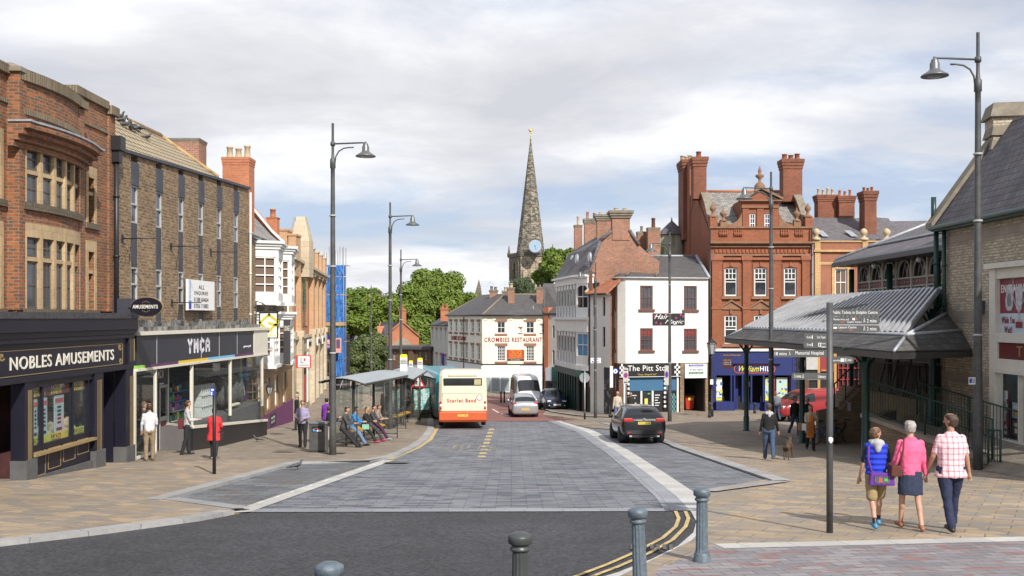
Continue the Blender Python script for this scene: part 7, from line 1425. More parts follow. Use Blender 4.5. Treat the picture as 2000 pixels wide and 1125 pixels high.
b=MB();V0=BX.p(-.25,3.1,.3);V1_=BX.p(BX.L,3.1,.3);vt=BX.p(-.25,6.6,-2.15);vt1=BX.p(BX.L,6.6,-2.15);b.slab([V0,V1_,vt1,vt],.1);b.slab([vt,vt1,BX.p(BX.L,3.1,-6),BX.p(-.25,3.1,-6)],.1);ro=part(b,'roof',brick('welsh_slate',(.085,.082,.09),(.14,.13,.145),(.035,.035,.04),w=.34,h=.27,ms=.014,stain=.25,third=(.12,.10,.105),tamt=.3),sp0)
b=MB()
for k,(w_,e)in enumerate(((.30,.16),(.12,.34))):
 a_,c_=BX.p(-.25-w_,3.25,.45),BX.p(-.25-w_,8.3,-2.75)
b.hexa([BX.p(-.55,3.0,.42),BX.p(-.05,3.0,.42),BX.p(-.05,6.5,-2.1),BX.p(-.55,6.5,-2.1),BX.p(-.55,3.2,.42),BX.p(-.05,3.2,.42),BX.p(-.05,6.7,-2.1),BX.p(-.55,6.7,-2.1)]);part(b,'verge_coping',M['stone_dark'],ro)
b=MB();b.add([BX.p(-.05,3.0,0),BX.p(-.05,6.7,-2.0),BX.p(-.05,6.7,-6),BX.p(-.05,3.0,-6)],[(0,1,2,3)]);part(b,'gable',M['cream_brick'],sp0)
cp=Pt(1968,0,34.3);b=MB();fC=Fr(cp.x-.48,34.3,cp.x+.67,34.1,out=(0,-1))
b.box(fC,0,1.15,4,6.72,-1.0,0);o=part(b,'chimney',M['cream_brick'],sp0)
b=MB();
for z,e,z1,e1_ in ((5.62,.10,5.95,.03),(6.1,.07,6.4,.0)):
 b.hexa([fC.p(-e,z,e),fC.p(1.15+e,z,e),fC.p(1.15+e,z,-1-e),fC.p(-e,z,-1-e),fC.p(-e1_,z1,e1_),fC.p(1.15+e1_,z1,e1_),fC.p(1.15,z1,-1),fC.p(0,z1,-1)])
b.hexa([fC.p(-.12,6.72,.12),fC.p(1.27,6.72,.12),fC.p(1.27,6.72,-1.12),fC.p(-.12,6.72,-1.12),fC.p(.02,7.2,.0),fC.p(1.13,7.2,.0),fC.p(1.13,7.2,-1),fC.p(.02,7.2,-1)]);part(b,'cap',M['stone_dark'],o)
b=MB();b.tube([BX.p(-.3,3.02,.38),BX.p(BX.L,3.02,.38)],.085,8);b.box(BX,-.3,BX.L,2.9,3.0,.0,.34);part(b,'gutter',M['mgreen'],sp0)
for (x,z0,z1,r_)in ((-.35,-.5,3.3,.09),(.28,-.6,2.9,.07)):
 pipe(sp0,BX,x,z0,z1,.14,r_,'mgreen')
b=MB();b.tube([BX.p(-.42,3.0,.2),BX.p(-.42,4.1,.2)],.09,8);part(b,'vent_pipe',M['mgreen'],sp0)
z526=BX.z(1938,526);M['shop_cream']=mat('shop_cream',(.66,.63,.55),.55,na=.08)
q0,q1=xu(1938),BX.L-3;uq=xu(1949.5)
b=MB();b.box(BX,q0,uq,-5.2,z526,-.15,.10);b.box(BX,q0-.12,q1,z526,z526+.16,-.15,.22);zA=BX.z(1949,545);zB=BX.z(1949,650)
b.box(BX,uq,q1,zA,z526,-.15,.06);b.box(BX,uq,q1,BX.z(1949,668),zB,-.15,.10);zC=BX.z(1952,700);zD=BX.z(1955,722);b.box(BX,uq,q1,zD,zC,-.15,.08);b.box(BX,uq,q1,zD-.09,zD,-.15,.16)
b.box(BX,uq,uq+.12,zC,BX.z(1949,668),-.15,.09)
zF=BX.z(1945,853);b.box(BX,uq,q1,zF-.12,zF,-.2,.12);b.box(BX,uq,q1,-5.2,zF-.12,-.2,.02)
for k in range(4):b.box(BX,uq+.0+k*1.25,uq+.07+k*1.25,zF,zD-.09,-.12,.04)
part(b,'shopfront',M['shop_cream'],sp0,bev=.006)
b=MB();b.box(BX,uq+.12,q1,zC,BX.z(1949,668),-.1,.03,0);b.text(BX,'TIMPSON',xu(1987),xu(2060),zC+.14,zC+.42,.03,.01,bold=.02,mi=1)if False else b.text(BX,'T',xu(1988),xu(1999.5),zC+.10,zC+.40,.03,.01,bold=.02,mi=1);part(b,'fascia',[mat('plum_fascia',(.13,.018,.02),.5),M['gold']],sp0)
b=MB();x0,x1=uq+.12,q1-1;zM=zB+(zA-zB)*.36;b.box(BX,uq+.001,uq+1.85,zM,zA,-.12,-.06,0);b.box(BX,uq+.001,uq+1.85,zB,zM,-.12,-.06,1);b.box(BX,uq+1.86,q1,zB,zA,-.14,.02,2)
b.text(BX,'ENGRAVING',xu(1952),xu(2003),zA-.42,zA-.18,-.06,.01,bold=.02,mi=2);b.text(BX,'While You',xu(1953),xu(1978),zM-.30,zM-.10,-.06,.01,bold=.02,mi=3);b.text(BX,'Wait!',xu(1958),xu(1973),zM-.58,zM-.38,-.06,.01,bold=.02,mi=3)
tu=xu(1987);rv=[(.0,.02),(.17,.0),(.17,.14),(.06,.22),(.03,.34),(.12,.42),(.17,.72),(.19,1.02),(.0,1.04)]
def flat(prof,cu_,z0,s_,mi,w0_=-.06,w1_=-.045):b.prism(BX,[(cu_-r*s_,z0+z*s_)for r,z in prof]+[(cu_+r*s_,z0+z*s_)for r,z in prof[::-1]],w0_,w1_,mi)
flat([(.15,0),(.15,.12),(.05,.2),(.03,.36),(.13,.46),(.17,.95)],tu,zB+.16,1.25,4);flat([(.15,0),(.15,.14)],tu,zB+.16,1.25,3,-.06,-.04)
for sg in (-1,1):b.tube([BX.p(tu+sg*.16,zB+.8,-.05),BX.p(tu+sg*.36,zB+1.1,-.05),BX.p(tu+sg*.32,zB+1.62,-.05),BX.p(tu+sg*.22,zB+1.62,-.05)],.022,6,mi=4)
flat([(.10,0),(.19,.1),(.21,.3),(.12,.55),(.04,.7)],xu(1968),zM+.08,1.1,4);flat([(.06,0),(.14,.12),(.14,.3),(.06,.42)],xu(1968),zM+.2,.9,5,-.045,-.04)
part(b,'engraving_poster',[mat('poster_maroon',(.22,.025,.05),.5),mat('poster_ice',(.50,.58,.62),.5),M['white_paint'],MC['poster_maroon']if 'poster_maroon' in MC else M['ink'],mat('silver_print',(.45,.46,.47),.4,ns=6,na=.5),mat('print_grey',(.2,.2,.21),.5)],sp0)
b=MB();zt0,zt1=zF+.05,BX.z(1946,762);xa,xb=xu(1944.5),xu(1957)
b.box(BX,xa,xb,zt0,zt1,-.2,-.17,0);b.box(BX,xa,xb,zt1-.25,zt1,-.17,-.16,3)
for k,s_ in enumerate(('Watch','Repairs')):b.text(BX,s_,xa+.03,xb-.02,zt1-.50-.22*k,zt1-.34-.22*k,-.17,.008,bold=.02,mi=2)
for k,s_ in enumerate(('While You','Wait')):b.text(BX,s_,xa+.03,xb-.02,zt0+.22-.16*k,zt0+.34-.16*k,-.17,.008,bold=.02,mi=2)
cw=(xa+xb)/2;b.prism(BX,[(cw+.17*cos(k*pi/8),zt0+.95+.17*sin(k*pi/8))for k in range(16)],-.17,-.15,4);b.prism(BX,[(cw+.12*cos(k*pi/8),zt0+.95+.12*sin(k*pi/8))for k in range(16)],-.15,-.145,5);b.box(BX,cw-.09,cw+.09,zt0+.45,zt0+.79,-.17,-.155,4);b.box(BX,cw-.09,cw+.09,zt0+1.11,zt0+1.35,-.17,-.155,4)
for j in range(3):
 for i in range(4):
  x=xb+.08+i*.62;z=zt0+.05+j*.52;
  if j==2:continue
  b.box(BX,x,x+.55,z,z+.46,-.3,-.27,(0,1,6,0)[(i+j)%4]);b.box(BX,x+.08,x+.45,z+.28,z+.38,-.27,-.265,2);b.box(BX,x+.14,x+.4,z+.08,z+.22,-.27,-.265,(2,6,0,1)[(i+j)%4])
part(b,'window_posters',[MC['poster_maroon'],MC['poster_ice'],M['white_paint'],M['board_white'],MC['silver_print'],MC['print_grey'],MC['sign_yellow']],sp0)
b=MB();b.quad(BX.p(uq,zF,-.08),BX.p(q1,zF,-.08),BX.p(q1,zD-.09,-.08),BX.p(uq,zD-.09,-.08));part(b,'pane',M['shop_glass'],sp0)
b=MB();b.box(BX,uq,q1,-4.5,zD,-2.6,-2.5);b.box(BX,uq-.12,uq-.02,-4.6,zD,-2.6,-.18);b.box(BX,uq,q1,zD-.5,zD-.35,-1.0,-.5);b.box(BX,uq-.1,q1,zF-.3,zF-.05,-2.5,-.2);part(b,'dim_interior',M['dark'],sp0)
b=MB();x=xu(1920);b.box(BX,x-.14,x+.14,BX.z(1920,612),BX.z(1920,588),0,.16);part(b,'alarm_box',M['spandrel'],sp0)
b=MB();pts=[(13.45,28.4),(14.7,34.2),(14.75,20),(13.6,20)]
zf=lambda x,y:(gz(y)+.03)+(max(0,min(1,(x-12.9)/1.5)))*max(0,-3.62-(gz(y)+.03))*1.0
g=[[V((12.9+1.85*i/6,20+14.3*j/14,zf(12.9+1.85*i/6,20+14.3*j/14)-(.0 if 12.9+1.85*i/6>13.3 or 20+14.3*j/14<28.6 else .6)))for i in range(7)]for j in range(15)]
b.add([p_ for r_ in g for p_ in r_],[(j*7+i,j*7+i+1,(j+1)*7+i+1,(j+1)*7+i)for j in range(14)for i in range(6)]);part(b,'sloping_pavement',M['buff_dull'],kind='structure')
railing(rw,(13.35,28.7,gz(28.7)),(13.45,28.2,gz(28.2)),1.12,'railing',.12,2)
M['post']=mat('lamp_post_grey',(.085,.088,.088),.5,ns=5,na=.3,metal=.2)
M['lamp_metal']=mat('lamp_shade_metal',(.16,.165,.165),.4,metal=.4)
def lamp_post():
 t=thing('street_lamp','tall grey lamp post','street lamp',(0,0,0),0,'tall grey lamp posts along the street')
 part(MB().lathe((0,0,0),[(.12,-.3),(.12,.9),(.115,1.0),(.095,4.5),(.07,9.3),(.07,9.6),(.095,9.62),(.095,9.9),(.06,9.95),(.045,10.1),(.042,11.1),(.046,11.12),(0,11.13)],14),'pole',M['post'],t)
 b=MB();b.tube([V((0,0,10.43)),V((1.0,0,10.47)),V((1.13,0,10.45))],.028,7);b.tube([V((.07,0,9.75)),V((.10,0,10.0)),V((.2,0,10.18)),V((.36,0,10.28)),V((.55,0,10.31)),V((.7,0,10.31))],.024,6);b.lathe((0,0,10.36),[(.075,0),(.085,.07),(.075,.14)],12);part(b,'bracket_arm',M['post'],t)
 o=part(MB().lathe((1.1,0,10.0),[(.34,0),(.335,.03),(.24,.09),(.15,.15),(.12,.2),(.12,.33),(.09,.38),(.09,.42),(.04,.46),(.04,.5)],20),'lamp_shade',M['lamp_metal'],t)
 part(MB().lathe((1.1,0,9.97),[(.02,0),(.13,.01),(.2,.04),(.3,.05)],16),'lamp_glass',mat('lamp_lens',(.30,.30,.28),.2),o)
 for z in (3.4,6.3,8.0):part(MB().lathe((0,0,z),[(.115,0),(.115,.05)],12),'strap',M['greyframe'],t)
 return t
lp=lamp_post();first=True
LAMPS=[(650,34.3,0,1.0,'nearest lamp post on the left pavement, beside the litter bin'),(762,50.2,0,1.0,'lamp post behind the bus shelter people, second along the left side'),(783,70,0,1.0,'third lamp post on the left, rising against the tallest tree'),(725,103,0,1.0,'farthest left lamp post, slender against the trees beside the scaffold'),(1910,28.4,pi,1.09,'tallest looking lamp post, in front of the cream brick shop'),(1506,42,pi,1.0,'lamp post in front of the red brick bank, by the dog walker'),(1308,60.2,pi,1.0,'lamp post in front of the white corner shop'),(1163,64,pi,.87,'lamp post in front of the pantiled house'),(1061,87,pi,.79,'small dark lamp post before the cream restaurant')]
for (px,d,rz,s,lab)in LAMPS:
 x=Pt(px,0,d).x;loc=(x,d,gz(d)+(.06 if px<800 else .03))
 if first:first=False;lp.location=loc;lp.rotation_euler=(0,0,rz);lp['label']=lab
 else:clone(lp,loc,rz,lab,scale=s)
C.view_layer.update()
def bollard(loc,m,label,tilt=0,h=.94):
 t=thing('bollard',label,'bollard',loc,0,'fluted iron bollards in the foreground');t.rotation_euler=(0,tilt,0)
 b=MB();n=48;vs=[];prof=[(.088,.10),(.080,.16),(.078,.3),(.070,.74),(.070,.77)]
 for r,z in prof:
  for i in range(n):q=r*(1-.07*(1 if (i//2)%2 else 0));a=2*pi*i/n;vs.append(V((q*cos(a),q*sin(a),z)))
 b.add(vs,[(j*n+i,j*n+(i+1)%n,(j+1)*n+(i+1)%n,(j+1)*n+i)for j in range(len(prof)-1)for i in range(n)]);o=part(b,'fluted_shaft',m,t,local=True)
 part(MB().lathe((0,0,0),[(.115,-.1),(.115,.02),(.10,.05),(.10,.10),(.09,.115)],28),'base',m,t,local=True)
 part(MB().lathe((0,0,.765),[(.076,0),(.092,.015),(.092,.03),(.078,.04),(.078,.055),(.1,.07),(.108,.075),(.108,.13),(.104,.142),(.06,.165),(.0,.175)],28),'cap',m,t,local=True)
bg_=mat('bollard_blue_grey',(.105,.135,.16),.5,ns=14,na=.4,bump=.15,bscale=60);bd_=mat('bollard_dark',(.055,.058,.058),.4,ns=6,na=.2,bump=.1,bscale=60)
for (px,d,m_,lab,ti)in ((1371,None,bg_,'blue grey fluted bollard standing whole at the corner of the pale kerb',0),(1251,11.1,bg_,'blue grey fluted bollard with a chipped rusty cap, cut by the lower frame edge',radians(-2)),(1016,9.15,bd_,'dark grey fluted bollard standing in the middle of the lower frame edge',0),(643,7.55,bg_,'bollard of which only the flat blue grey cap shows at the bottom',0)):
 p_=G(1371,1096,.03)if d is None else V((Pt(px,0,d).x,d,gz(d)))
 bollard(p_,m_,lab,ti)
def litter_bin(p_,label,s=1.0,lit=True):
 t=thing('litter_bin',label,'bin',p_,0,'grey street litter bins');x,y,z=p_;F=Fr(x-.3,y-.25,x+.3,y-.25,out=(.15,-1))
 b=MB();b.box(F,0,.6,z+.06,z+1.0,-.5,0);b.box(F,.03,.57,z,z+.06,-.47,-.03);o=part(b,'bin_body',M['post'],t,bev=.02)
 b=MB();b.box(F,-.03,.63,z+1.0,z+1.07,-.53,.03);part(b,'lid',mat('bin_top',(.14,.145,.15),.4),t,bev=.015)
 b=MB();b.box(F,.1,.5,z+.74,z+.93,-.02,.012);part(b,'opening',M['dark'],o)
 if lit:b=MB();b.box(F,.14,.30,z+.76,z+.84,.0,.03,0);b.box(F,.28,.44,z+.75,z+.81,.0,.035,1);b.box(F,.2,.36,z+.80,z+.86,.0,.03,2);part(b,'litter',[mat('litter_blue',(.08,.35,.6),.5),mat('litter_white',(.7,.7,.7),.6),mat('litter_red',(.5,.1,.08),.5)],t)
 b=MB();b.box(F,.05,.55,z+.1,z+.68,.0,.008);part(b,'door_panel',M['post'],o)
litter_bin(G(623,883,PV),'grey litter bin with bright rubbish in its slot beside the nearest lamp post');litter_bin(G(799,815,PV),'grey litter bin beside the triangle warning sign',lit=False)
M['signblue']=mat('sign_blue',(.02,.06,.42),.4);M['zinc']=mat('zinc_post',(.34,.35,.36),.4,metal=.5)
def sign_post(name,px,py,top_py,r,m,label,cat='sign post',off=PV,extra=None,group=None,band=False):
 p_=G(px,py,off);zt_=(HY-top_py)/FPX*p_.y;t=thing(name,label,cat,p_,0,group)
 part(MB().tube([p_-V((0,0,.1)),V((p_.x,p_.y,zt_))],r,10),'pole',M[m],t)
 if band:part(MB().tube([V((p_.x,p_.y,p_.z)),V((p_.x,p_.y,p_.z+.6))],r*1.25,10),'pole_base',M['zinc']if band==2 else M['blackmetal'],t)
 if extra:extra(t,Fr(p_.x-5,p_.y-r-.02,p_.x+5,p_.y-r-.02,out=(0,-1)),p_)
 return t
def ex(t,F,p_):
 u_=F.u;z_=lambda q:F.z(418,q);b=MB();b.box(F,u_(411),u_(419),z_(773),z_(757),0,.02,0);b.box(F,u_(412.2),u_(415),z_(771.5),z_(765),.02,.023,1);b.box(F,u_(413),u_(418),z_(763),z_(759.5),.02,.023,1);part(b,'sign_plate',[M['signblue'],M['white_paint']],t)
sign_post('sign_post',418.5,926,755,.045,'blackmetal','black post with a small blue plate on the left kerb',extra=ex)
def ex(t,F,p_):
 u_=F.u;z_=lambda q:F.z(817,q);b=MB();c=(u_(817),z_(748));r=.52
 b.prism(F,[(c[0]+.52*cos(k*pi/10),c[1]+.08+.52*sin(k*pi/10))for k in range(20)],-.03,0,3)
 tri=lambda s:[(c[0]+s*sin(k*2*pi/3),c[1]+s*cos(k*2*pi/3))for k in range(3)]
 b.prism(F,tri(.50),0,.015,0);b.prism(F,tri(.34),.015,.025,1)
 for sx,up in ((-.08,1),(.08,-1)):b.box(F,c[0]+sx-.02,c[0]+sx+.02,c[1]-.12,c[1]+.12,.025,.03,2);b.prism(F,[(c[0]+sx-.055,c[1]+up*.06),(c[0]+sx+.055,c[1]+up*.06),(c[0]+sx,c[1]+up*.16)][::up],.025,.03,2)
 part(b,'warning_sign',[mat('warning_red',(.55,.04,.03),.4),M['white_paint'],M['black'],M['black']],t)
sign_post('sign_post',817,820,737,.045,'post','triangular two way traffic warning sign on a grey post',extra=ex)
def ex(t,F,p_):
 c=(F.u(1142),F.z(1142,738));b=MB();b.prism(F,[(c[0]+.31*cos(k*pi/12),c[1]+.31*sin(k*pi/12))for k in range(24)],-.16,-.13,0);b.box(F,c[0]-.15,c[0]+.15,F.z(1142,724),F.z(1142,722),-.1,.0,0);part(b,'sign_disc',[mat('sign_back',(.26,.27,.28),.5)],t)
sign_post('sign_post',1142,819,722,.05,'zinc','pale post with the grey back of a round sign on the crossing island',off=.03,extra=ex,band=1)
def ex(t,F,p_):
 x0,x1=F.u(1217),F.u(1227);z0,z1=F.z(1222,750),F.z(1222,719);b=MB();b.box(F,x0,x1,z0,z1,0,.02,0);c=((x0+x1)/2,(z0+z1)/2+.05);b.prism(F,[(c[0]+.13*cos(k*pi/10),c[1]+.13*1.3*sin(k*pi/10))for k in range(20)],.02,.03,1);b.prism(F,[(c[0]+.10*cos(k*pi/10),c[1]+.10*1.3*sin(k*pi/10))for k in range(20)],.03,.035,2);b.prism(F,[(c[0]-.09,c[1]+.05),(c[0]-.05,c[1]+.10),(c[0]+.09,c[1]-.05),(c[0]+.05,c[1]-.10)],.035,.04,1)
 b.box(F,x0+.05,x1-.05,z1-.17,z1-.10,.02,.025,3);b.box(F,x0+.05,x1-.05,z0+.08,z0+.14,.02,.025,3);part(b,'no_waiting_plate',[mat('plate_grey',(.5,.5,.48),.5),MC['warning_red'],M['signblue'],M['ink']],t)
sign_post('sign_post',1222,812,717,.04,'zinc','no waiting zone plate on a thin post left of the black and white shopfront',off=.08,extra=ex)
for nm in ('plate',):
 F=Fr(Pt(1295,0,60).x-.0,60-.2,Pt(1295,0,60).x+5,60-.2,out=(0,-1));t=thing('no_waiting_sign','no waiting zone plate fixed to the lamp post before the corner shop','sign',F.p(F.u(1303),F.z(1,752),0));F2=F
 x0,x1=F.u(1298),F.u(1306);z0,z1=F.z(1300,752),F.z(1300,714);b=MB();b.box(F,x0,x1,z0,z1,0,.02,0);c=((x0+x1)/2,(z0+z1)/2+.05);b.prism(F,[(c[0]+.10*cos(k*pi/10),c[1]+.2*sin(k*pi/10))for k in range(20)],.02,.03,1);b.prism(F,[(c[0]+.07*cos(k*pi/10),c[1]+.15*sin(k*pi/10))for k in range(20)],.03,.035,2);part(b,'plate',[MC['plate_grey'],MC['warning_red'],M['signblue']],t)
def ex(t,F,p_):
 c=(F.u(1202),F.z(1202,725));b=MB();b.prism(F,[(c[0]+.20*cos(k*pi/10),c[1]+.20*sin(k*pi/10))for k in range(20)],-.06,.0,0);b.prism(F,[(c[0]+.14*cos(k*pi/10),c[1]+.14*sin(k*pi/10))for k in range(20)],.0,.01,1);b.box(F,c[0]-.02,c[0]+.02,c[1]-.07,c[1]+.07,.01,.015,0);b.box(F,c[0]-.07,c[0]+.07,c[1]-.02,c[1]+.02,.01,.015,0);part(b,'round_sign',[M['signblue'],M['white_paint']],t)
sign_post('sign_post',1202,808,730,.05,'navy','dark blue post topped by a small round blue and white sign',off=.08,extra=ex)
fp=G(1620.5,1040,.025);t=thing('finger_post','tall grey finger post with direction boards in the right foreground','signpost',fp)
part(MB().tube([fp-V((0,0,.1)),V((fp.x,fp.y,.23))],.050,18),'pole',M['post'],t)
part(MB().tube([V((fp.x,fp.y,-1.95)),V((fp.x,fp.y,-1.94))],.052,18),'joint',M['dark'],t)
FF=Fr(fp.x-3,fp.y,fp.x+3,fp.y,out=(0,-1));fu_=FF.u;fz_=lambda q:FF.z(1620,q);M['finger']=mat('finger_board',(.075,.078,.075),.5);M['mwhite']=mat('board_text',(.72,.72,.70),.5)
def walker(b,F,x,z,h,w=.03,mi=1):
 b.ball(F.p(x,z+h*.88,w),h*.10,6,4,mi);b.tube([F.p(x,z+h*.75,w),F.p(x-h*.03,z+h*.42,w)],h*.07,5,mi=mi)
 b.tube([F.p(x-h*.03,z+h*.42,w),F.p(x+h*.16,z+h*.2,w),F.p(x+h*.12,z,w)],h*.05,5,mi=mi);b.tube([F.p(x-h*.03,z+h*.42,w),F.p(x-h*.12,z+h*.2,w),F.p(x-h*.26,z+.01,w)],h*.05,5,mi=mi);b.tube([F.p(x-h*.16,z+h*.45,w),F.p(x,z+h*.68,w),F.p(x+h*.2,z+h*.5,w)],h*.04,5,mi=mi)
def board(px0,px1,y0,y1,items,rz=0,rnd=True,name='finger_board'):
 F=FF;x0,x1=fu_(px0),fu_(px1);z0,z1=fz_(y1),fz_(y0);b=MB()
 b.box(F,x0,x1,z0,z1,-.015,.015,0)
 if rnd:e=x1 if px0>=1615 else x0;s_=1 if px0>=1615 else -1;m_=(z0+z1)/2;r=(z1-z0)/2;P_=[(e+s_*r*.6*cos(k*pi/8-pi/2),m_+r*sin(k*pi/8-pi/2))for k in range(9)];b.prism(F,P_,-.0149,.0149,0)
 for it in items:
  if it[0]=='w':walker(b,F,fu_(it[1]),fz_(it[3]),fz_(it[2])-fz_(it[3]),.02)
  elif it[0]=='r':b.box(F,fu_(it[1]),fu_(it[2]),fz_(it[4]),fz_(it[3]),.015,.02,it[5])
  else:b.text(F,it[0],fu_(it[1]),fu_(it[2]),fz_(it[4]),fz_(it[3]),.015,.004,bold=.02,mi=1)
 part(b,name,[M['finger'],M['mwhite'],MC['warning_red'],M['signblue'],mat('board_brown',(.3,.1,.05),.5)],t)
board(1622,1714,604,617.5,[('Public Toilets in Dolphin Centre',1625.5,1713,607,615)])
board(1622,1714,619,633.5,[('Market Area and',1627,1657,622,625.6),('Dolphin Centre',1654,1682,627,631.5),('w',1687,621.5,631),('2 mins',1692.5,1711,623,630),('r',1664,1669,621,625.5,1),('r',1670,1674,621,625,4),('r',1640,1648,628,631,4)])
board(1622,1714,635.5,648.5,[('Leisure Centre',1637,1672,636.7,641.5),('r',1627,1634,638.5,642,1),('w',1687,636.5,646.5),('2 mins',1692.5,1711,638.5,645.5),('r',1638,1643,644,646.5,4),('r',1657,1665,644,646.5,4)])
board(1573,1617,652,664,[('10 mins',1575,1584,656,661),('r',1585,1586.5,655,662,1),('Civic Theatre',1595,1611.5,656,661)],rnd=True)
board(1573,1617,665.5,680,[('10 mins',1575,1584,670.5,675.5),('r',1585,1586.5,669.5,676.5,1),('r',1597.5,1602.5,669.5,677,1),('r',1599,1601,670.5,676,2),('Railway',1603.5,1612,669.5,673),('Station',1603.5,1612,675,679)],rnd=True)
board(1511,1617,683.5,697.5,[('18 mins',1512.5,1536,687.5,693.8),('w',1541.5,686.5,694.5),('Memorial Hospital',1553,1608,685.8,694.8)],rnd=False)
board(1622,1663,696.5,710,[('Shopmobility',1624,1640.5,702,706.5),('r',1641,1644.5,700,706.5,1),('r',1645,1648,700,706.5,1),('2 mins',1652.5,1662,700,705.5),('r',1650,1651,699.5,706,1)])
board(1550,1617,728.5,741.5,[('5 mins',1551,1564,731.5,737.5),('w',1567.5,731,739),('Library',1597,1612,732.5,740)])
F5=FF.off(.052);b=MB();cz5=fz_(859);x5=fu_(1621);b.prism(F5,[(x5-.035,cz5+.04),(x5-.035,cz5-.01),(x5,cz5-.05),(x5+.03,cz5-.01),(x5+.03,cz5+.03),(x5,cz5+.05)],-.012,.003);part(b,'sticker',M['mwhite'],t)
hp=G(1390,812,.08);t=thing('heritage_lamp','slim black heritage lamp post with a glass lantern between white shop and bank','street lamp',hp);zt_=(HY-692)/FPX*hp.y
part(MB().lathe(hp,[(.12,-.1),(.12,.5),(.06,.6),(.055,zt_-hp.z-.3),(.04,zt_-hp.z)],10),'pole',M['blackmetal'],t);lantern(t,(hp.x,hp.y,zt_),2.0)
F=Fr(hp.x-1,hp.y-.08,hp.x+1,hp.y-.08,out=(0,-1));b=MB();b.box(F,F.u(1387),F.u(1393),F.z(1390,751),F.z(1390,741),0,.02);part(b,'parking_plate',M['white_paint'],t)
for (px,py,tp,r,nm,lab,m_)in ((1386,814,786,.09,'bollard','short black bollard at the foot of the heritage lamp','blackmetal'),(1474,806,786,.085,'bollard','short black bollard beside the green canopy column','blackmetal'),(985,785,764,.07,'bollard','left one of two black bollards before the restaurant windows','black'),(978.5,785,764,.07,'bollard','right one of two black bollards before the restaurant windows','black')):
 p_=G(px,py,.08);zt_=(HY-tp)/FPX*p_.y-p_.z;b=MB().lathe(p_,[(r*1.2,-.05),(r*1.2,.1),(r,.14),(r*.9,zt_-.2),(r*1.15,zt_-.16),(r*1.15,zt_-.05),(r*.6,zt_),(0,zt_)],12);solo(b,nm,M[m_],lab if px!=985 else 'right one of two black bollards before the restaurant windows','bollard',p_,'short black bollards')if px!=978.5 else solo(b,nm,M[m_],'left one of two black bollards before the restaurant windows','bollard',p_,'short black bollards')
sign_post('sign_post',1461,812,745,.035,'blackmetal','thin black post carrying a small dark box beside the green canopy column',off=.08,extra=lambda t,F,p_:part(MB().box(F,F.u(1459),F.u(1464),F.z(1461,755),F.z(1461,746),-.05,.1),'box',M['blackmetal'],t))
F=Fr(*Pt(1895,0,28.2).xy,*Pt(1920,0,28.2).xy,out=(0,-1));b=MB();b.box(F,F.u(1892),F.u(1905),F.z(1900,751),F.z(1900,737),-.01,.01,0);b.box(F,F.u(1893),F.u(1898),F.z(1900,748),F.z(1900,739),.01,.013,1);
for k in range(3):b.box(F,F.u(1899),F.u(1904),F.z(1900,741+k*3.2),F.z(1900,739.6+k*3.2),.01,.013,2)
solo(b,'parking_sign',[M['white_paint'],M['signblue'],M['ink']],'small white and blue notice strapped to the tallest lamp post','sign',F.p(F.u(1898),F.z(1900,751),0))
M['shelter']=mat('shelter_grey',(.05,.055,.055),.4,metal=.2);M['sroof']=mat('shelter_roof',(.30,.33,.34),.35,ns=.8,na=.12);M['pane']=clear('shelter_glass',(.80,.84,.82),1.0,.05)
